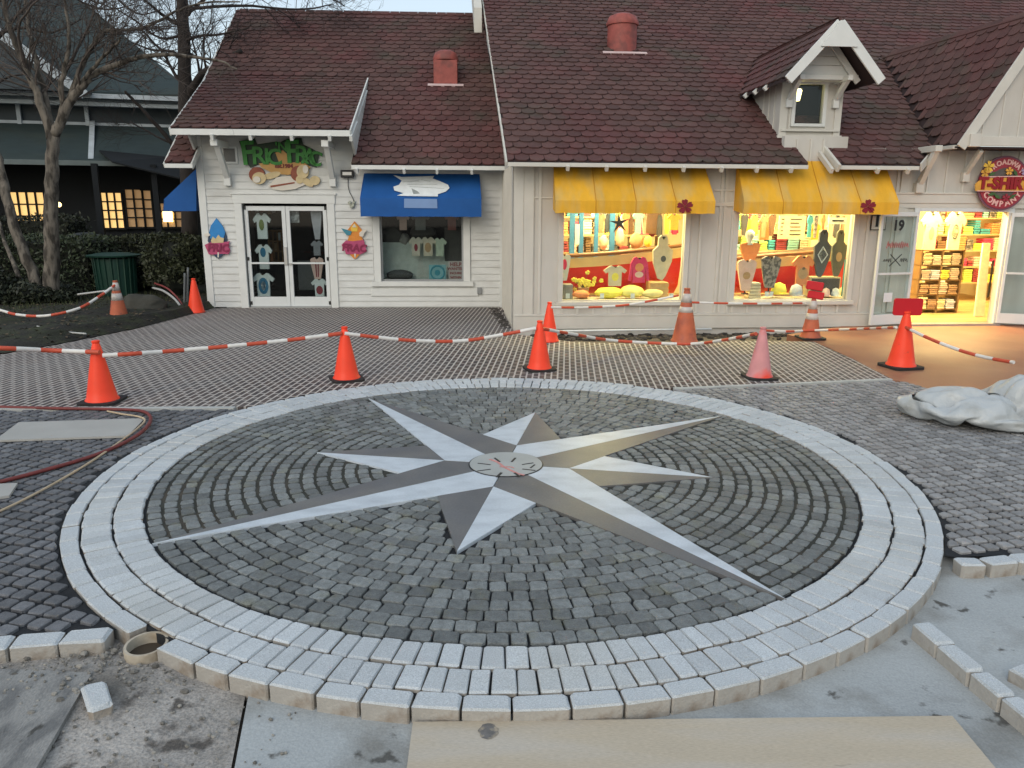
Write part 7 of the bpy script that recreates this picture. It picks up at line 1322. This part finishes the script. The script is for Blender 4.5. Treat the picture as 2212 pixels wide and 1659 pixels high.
# shelves of goods behind both windows and the entrance
rnd = random.Random(44); gcols = [ccr, cor, cye, ctan, cpl, cteal, crd, cw, cmix, cg, cpk, cloth('lime', (.45, .55, .12)), cloth('aqua', (.25, .48, .48)), cloth('brown', (.18, .10, .05))]
def shelf(F, label, u0, u1, v, zs, ztop, seed, dep=.35, back=True):
    r = random.Random(seed); t = thing('goods_shelf', label, 'shelf', tuple(F.M @ V(((u0+u1)/2, v, zs[0]))), F.rz)
    m = pm('pale_pine', (.50, .36, .19), .6, .12, 4)
    for z in zs: MB(F.M).box(u0, u1, v, v+dep, z-.025, z).build('shelf_board', m, t)
    for u in (u0, u1): MB(F.M).box(u-.02, u+.02, v, v+dep, zs[0]-.05, ztop).build('upright', m, t)
    for i, z in enumerate(zs):
        zt = (zs[i+1] if i+1 < len(zs) else ztop)-.05; u = u0+.04
        while u < u1-.12:
            w = r.uniform(.12, .26); h = min(zt-z, r.uniform(.10, .34)); nl = max(1, int(h/.045))
            b = MB(F.M)
            for k in range(nl): b.box(u+r.uniform(0, .012), min(u1-.02, u+w-r.uniform(.0, .015)), v+.02+r.uniform(0, .01), v+dep-.04, z+.001+k*h/nl, z+(k+.86)*h/nl)
            b.build('folded_stack', r.choice(gcols), t, bevel=.006); u += w+.02
    return t
shelf(TF, 'shelf of bright folded goods on the back wall behind the left window', .9, 3.0, 2.3, (.75, 1.15, 1.5, 1.85), 2.35, 1)
shelf(TF, 'shelf of bright folded goods on the back wall behind the right window', 3.9, 6.1, 2.3, (.75, 1.2, 1.6), 2.1, 2)
for i, (x0, x1, y0, y1, c, l, v) in enumerate(((1332, 1352, 492, 536, ccr, 'cream stuffed toy shape standing on the boat rim', 1.0), (1362, 1392, 505, 538, ctan, 'tan domed box standing behind the boat rim', 1.1), (1394, 1412, 510, 535, cye, 'yellow round item behind the boat rim', 1.05), (1296, 1316, 508, 540, ccr, 'pale heap behind the boat rim beside the blue post', 1.0))): cush(TF, x0, x1, y0, y1, v, c, l, 'display_item', 'display item', .10, 20+i)
for i, (x0, x1, c, l) in enumerate(((1344, 1362, cor, 'coral shirt hanging at the back of the left window'), (1366, 1392, cloth('aqua', (.25, .48, .48)), 'aqua shirt hanging at the back of the left window'), (1396, 1430, cloth('brown', (.18, .10, .05)), 'brown striped towel hanging at the back of the left window'))): garment(TF, TEE if i < 2 else [(-.5, .5), (-.5, -.5), (.5, -.5), (.5, .5)], x0, x1, 455, 505, 1.5, c, l, group=gL, name='t_shirt' if i < 2 else 'towel', cat='shirt' if i < 2 else 'towel')
# low things on the left deck
cush(TF, 1286, 1350, 622, 646, .16, cye, 'yellow scarf heaped at the front of the left window', 'scarf', 'scarf', .14, 31); cush(TF, 1340, 1398, 618, 645, .18, cloth('lemon', (.80, .72, .22)), 'lemon coloured scarf pile in the middle of the left window', 'scarf', 'scarf', .14, 32); cush(TF, 1390, 1436, 626, 645, .16, cloth('straw', (.66, .56, .25)), 'straw coloured scarf at the right of the yellow pile', 'scarf', 'scarf', .10, 33)
cush(TF, 1238, 1276, 628, 645, .16, cor, 'orange sandal shape beside the flower pot in the left window', 'sandal', 'sandal', .10, 34)
u0, u1, z0, z1 = box_px(TF, 1213, 1237, 614, 645, .3); MB(TF.M).box(u0, u1, .25, .5, z0, z1).build('grey_box', pm('zinc_box', (.25, .24, .21), .5, .1), at=tuple(TF.M @ V((u0, .3, z0))), bevel=.008, label='grey zinc planter box in the left corner of the left window', cat='planter')
u0, u1, z0, z1 = box_px(TF, 1404, 1444, 610, 645, .42); b = MB(TF.M); b.box(u0, u1, .42, .75, z0, z1); cr8 = b.build('wooden_crate', pm('pale_pine', (.50, .36, .19)), at=tuple(TF.M @ V((u0, .4, z0))), bevel=.006, label='pale wooden crate in the right corner of the left window', cat='crate')
for k in range(3): MB(TF.M).box(u0-.005, u1+.005, .408, .419, z0+(z1-z0)*k/3+.015, z0+(z1-z0)*(k+.85)/3).build('slat', pm('crate_slat', (.44, .30, .15), .6, .15), cr8)
u0, u1, z0, z1 = box_px(TF, 1246, 1276, 618, 646, .38); fp = thing('flower_pot', 'tan pot of yellow flowers in the left display window', 'flower pot', tuple(TF.M @ V(((u0+u1)/2, .42, z0))), TF.rz)
MB(TF.M).lathe([(.075, z0), (.10, z0+.18), (.11, z0+.20)], ((u0+u1)/2, .42, 0), 18).build('pot', ctan, fp, smooth=True, autosm=40)
b = MB(TF.M); b2 = MB(TF.M); rnd = random.Random(2)
for k in range(26):
    q = V(((u0+u1)/2+rnd.gauss(0, .13), .40+rnd.gauss(0, .05), z0+.30+rnd.gauss(0, .06))); b2.tube([((u0+u1)/2, .42, z0+.18), q], .004, 4)
    for j in range(5): a = j*2*pi/5+rnd.random(); b.blob(q + V((.022*cos(a), -.01, .022*sin(a))), .02, .01, .02, 6, 4)
b.build('flowers', cye, fp); b2.build('stems', m_leaf, fp)

# right window
garment(TF, TANK, 1590, 1636, 560, 628, .24, cpl, 'pale pink tank top on a stand at the front left of the right window', [('print', el(0, -.02, .2, .12), ctan)], stand=.06, group=gR)
garment(TF, TANK, 1641, 1689, 553, 622, .26, cmix, 'mottled grey patterned tank top on a stand in the right window', stand=.08, group=gR)
garment(TF, TANK, 1597, 1644, 524, 566, .45, cor, 'orange tank top on a white bust behind the pale pink one', group=gR)
p = zz(1620, 514, .48); bu = MB(TF.M); bu.lathe([(.07, p.z-.12), (.045, p.z-.07), (.05, p.z-.03), (.085, p.z+.03), (.075, p.z+.10), (.03, p.z+.14), (.0001, p.z+.145)], (p.x, .49, 0), 16); bu.build('display_bust', cw, at=tuple(TF.M @ V((p.x, .49, p.z-.12))), smooth=True, label='white featureless display bust above the orange tank top', cat='display bust')
garment(TF, TEE, 1708, 1762, 552, 616, .32, cor, 'orange t-shirt with a dark motif in the middle of the right window', [('print', el(0, -.1, .22, .2), ctan), ('print_dark', el(.02, .06, .07, .05), cg)], group=gR)
h1 = garment(TF, HOOD, 1754, 1800, 496, 600, .30, cg, 'grey hooded top with a pale diamond emblem in the right window', [('print', [(-.30, -.02), (0, .16), (.34, -.02), (0, -.2)], cw), ('print_inner', [(-.24, -.02), (0, .125), (.27, -.02), (0, -.165)], cg)], name='hooded_top', cat='hooded top', group=gR)
garment(TF, HOOD, 1792, 1834, 497, 600, .36, cloth('olive_grey', (.12, .115, .085)), 'olive grey hooded top at the right side of the right window', [('print', el(0, -.06, .2, .1), ctan)], name='hooded_top', cat='hooded top', group=gR)
u0, u1, z0, z1 = box_px(TF, 1750, 1818, 599, 628, .24); cb2 = MB(TF.M).box(u0, u1, .26, .55, z0-.1, z1).build('display_box', pm('display_box_edge', (.50, .42, .25), .6, .1), at=tuple(TF.M @ V((u0, .3, z0))), bevel=.006, label='dark fronted display box holding up the hooded tops', cat='display box'); MB(TF.M).box(u0+.02, u1-.02, .252, .262, z0-.08, z1-.025).build('dark_front', cbk, cb2)
def cap(x0, x1, y0, y1, v, mat, label, seed):
    u0, u1, z0, z1 = box_px(TF, x0, x1, y0, y1, v); r_ = (u1-u0)/2; b = MB(TF.M); b.lathe([(r_*.9, z0), (r_*.95, z0+(z1-z0)*.3), (r_*.7, z0+(z1-z0)*.8), (.0001, z1)], ((u0+u1)/2, v+r_, 0), 18); o = b.build('cap', mat, at=tuple(TF.M @ V(((u0+u1)/2, v+r_, z0))), smooth=True, label=label, cat='cap', group='caps along the sill of the right window')
    c = MB(TF.M); c.prism([((u0+u1)/2+r_*q, v+.06-.10*sqrt(max(0, 1-q*q)), z0+.01) for q in (-.9, -.6, -.3, 0, .3, .6, .9)], (0, 0, .012)); c.build('visor', mat, o)
cap(1672, 1708, 611, 637, .18, cye, 'yellow orange cap on the sill of the right window', 1); cap(1711, 1742, 614, 640, .17, cloth('pale_blue', (.45, .46, .50)), 'white and grey cap next to the yellow one', 2); cap(1778, 1799, 622, 641, .17, cpl, 'peach cap under the dark display box', 3); cap(1799, 1820, 622, 641, .17, cw, 'white cap at the right end of the row', 4)
u0, u1, z0, z1 = box_px(TF, 1618, 1646, 610, 637, .28); b = MB(TF.M)
for k in range(5): b.box(u0+.005*k, u1-.004*k, .28, .5, z0-.06+k*(z1-z0+.06)/5, z0-.06+(k+.85)*(z1-z0+.06)/5)
b.build('folded_shirts', ccr, at=tuple(TF.M @ V((u0, .3, z0))), bevel=.005, label='pile of folded cream shirts between the two tank top stands', cat='folded shirts')
u0, u1, z0, z1 = box_px(TF, 1818, 1834, 560, 640, .40); MB(TF.M).box(u0, u1+.1, .40, .43, z0, z1).build('teal_panel', cteal, at=tuple(TF.M @ V((u0, .4, z0))), label='teal panel at the right edge of the right window', cat='panel')
# things on the back wall of the right window
for x0, x1, y0, y1, c, sh_, l in ((1634, 1672, 470, 518, cor, TEE, 'orange shirt pinned to the back wall of the right window'), (1606, 1632, 472, 512, cye, TEE, 'yellow shirt pinned at the left of the back wall'), (1748, 1776, 484, 518, cloth('amber', (.75, .42, .05)), TEE, 'amber checked shirt pinned to the back wall of the right window'), (1784, 1812, 484, 512, cpl, TEE, 'peach shirt pinned at the right of the back wall')): garment(TF, sh_, x0, x1, y0, y1, 1.9, c, l, group=gR)
ps = thing('price_board', 'cream price board with rows of dark lettering on the back wall', 'price board', tuple(TF.M @ V((4.9, 1.95, 1.7))), TF.rz); u0, u1, z0, z1 = box_px(TF, 1680, 1742, 466, 516, 1.95); MB(TF.M).box(u0, u1, 1.95, 1.97, z0, z1).build('board', cloth('card', (.72, .66, .45)), ps)
rnd = random.Random(6)
for k in range(5):
    for (a, c) in ((.08, .2), (.42, .88)):
        z = z1-.06-k*(z1-z0-.08)/5; w = (u1-u0); MB(TF.M).box(u0+a*w, u0+(a+(c-a)*rnd.uniform(.6, 1))*w, 1.944, 1.949, z-.02, z).build('dark_line', m_blackp, ps)
ps = thing('header_sign', 'white strip sign with black dashes at the top right of the right window', 'sign', tuple(TF.M @ V((5.4, .8, 1.9))), TF.rz); u0, u1, z0, z1 = box_px(TF, 1790, 1830, 470, 484, .8); MB(TF.M).box(u0, u1, .8, .82, z0, z1).build('board', cw, ps); MB(TF.M).box(u0+.06, u1-.06, .794, .799, (z0+z1)/2-.012, (z0+z1)/2+.015).build('dark_line', m_blackp, ps)

# entrance
garment(TF, TEE, 1984, 2040, 458, 540, 1.15, cloth('pale_yellow', (.74, .66, .36)), 'pale yellow shirt hanging inside the entrance, nearer the windows', [('print', el(.02, -.05, .12, .16), cloth('sand_print', (.5, .40, .2)))])
garment(TF, TEE, 2036, 2092, 458, 540, 1.15, cloth('ivory', (.72, .66, .42)), 'ivory shirt hanging inside the entrance, under the round sign', [('print', el(0, -.02, .14, .2), cg), ('print_gap', el(0, -.02, .12, .17), cloth('ivory', (.72, .66, .42)))])
rk_ = thing('garment_rack', 'dark shelved rack packed with folded clothes just inside the entrance', 'rack', tuple(TF.M @ V((7.6, 1.5, 0))), TF.rz)
u0, u1, z0, z1 = box_px(TF, 1976, 2086, 540, 668, 1.3); r = random.Random(9)
for k in range(5):
    z = .12+(z1-.12)*k/4; MB(TF.M).box(u0, u1, 1.3, 1.75, z-.02, z).build('shelf_board', pm('dark_walnut', (.20, .12, .05), .5, .2), rk_)
for u in (u0, (u0+u1)/2-.015, u1-.03): MB(TF.M).box(u, u+.03, 1.3, 1.75, .03, z1).build('upright', pm('dark_walnut', (.07, .035, .015)), rk_)
for k in range(4):
    z = .12+(z1-.12)*k/4; hh = (z1-.12)/4-.06; u = u0+.05
    while u < u1-.16:
        w = .185; b = MB(TF.M); n = r.randint(5, 6)
        for j in range(n): b.box(u+r.uniform(0, .02), u+w-r.uniform(0, .03), 1.28+r.uniform(0, .03), 1.7, z+.002+j*hh/6, z+(j+.85)*hh/6)
        b.build('folded_stack', r.choice((ccr, ccr, cye, ctan, cloth('pale_yellow', (.74, .66, .36)), cw)), rk_, bevel=.006); u += w+.008
shelf(TF, 'wall shelf of bright goods at the back of the entrance room', TF.at(1995, 560, 3.2).x, TF.at(2175, 560, 3.2).x, 3.2, (.45, .8, 1.15, 1.5, 1.85), 2.3, 5)
u0, u1, z0, z1 = box_px(TF, 2106, 2152, 526, 692, .75); pn = MB(TF.M).prism([(u0+.06, .9, z1), (u1, .9, z1), (u1-.02, .75, .04), (u0-.02, .75, .04)], (0, .04, 0)).build('counter_end', cloth('cream_panel', (.72, .62, .40)), at=tuple(TF.M @ V((u0, .8, .04))), label='tall cream panel standing inside the entrance beside the right jamb', cat='panel')
MB(TF.M).box(u1-.03, u1+.01, .74, .75, .4, 1.1).build('dark_edge', m_blackp, pn)

# rows of narrow hangings filling the upper part of both windows
rnd = random.Random(71)
def hang_row(x0, x1, y0, y1, v, n, where, seed):
    r = random.Random(seed)
    for k in range(n):
        a = x0+(x1-x0)*k/n; c = r.choice(gcols); w = (x1-x0)/n*r.uniform(.8, 1.15); dy = r.uniform(-3, 6)
        g = garment(TF, r.choice((TEE, LONG, TANK)), a, a+w, y0+dy*.3, y1+dy, v+r.uniform(-.1, .1), c, 'one of the bright garments hung in a row at the back of the %s window' % where, group='garments hung at the back of the %s window' % where)
        MB(TF.M).beam(g.matrix_basis.inverted() @ V((0, 0, 0)), g.matrix_basis.inverted() @ V((0, 0, 0)) + V((0, 0, .001)), .001, .001) if False else None
hang_row(1290, 1466, 462, 506, 1.55, 11, 'left', 3)
hang_row(1600, 1680, 462, 508, 1.55, 4, 'right', 5); hang_row(1742, 1830, 464, 512, 1.55, 6, 'right', 7)
# small price cards leaning along both sills
for k, x in enumerate((1222, 1296, 1362, 1446)): card(TF, x, x+9, 634, 645, .135, cw, 'price_card', 'small white price card along the sill of the left window', 'price card', .004)[0]['group'] = 'price cards in the left window'
for k, x in enumerate((1652, 1662, 1748, 1822)): card(TF, x, x+9, 630, 641, .135, cw, 'price_card', 'small white price card along the sill of the right window', 'price card', .004)[0]['group'] = 'price cards in the right window'
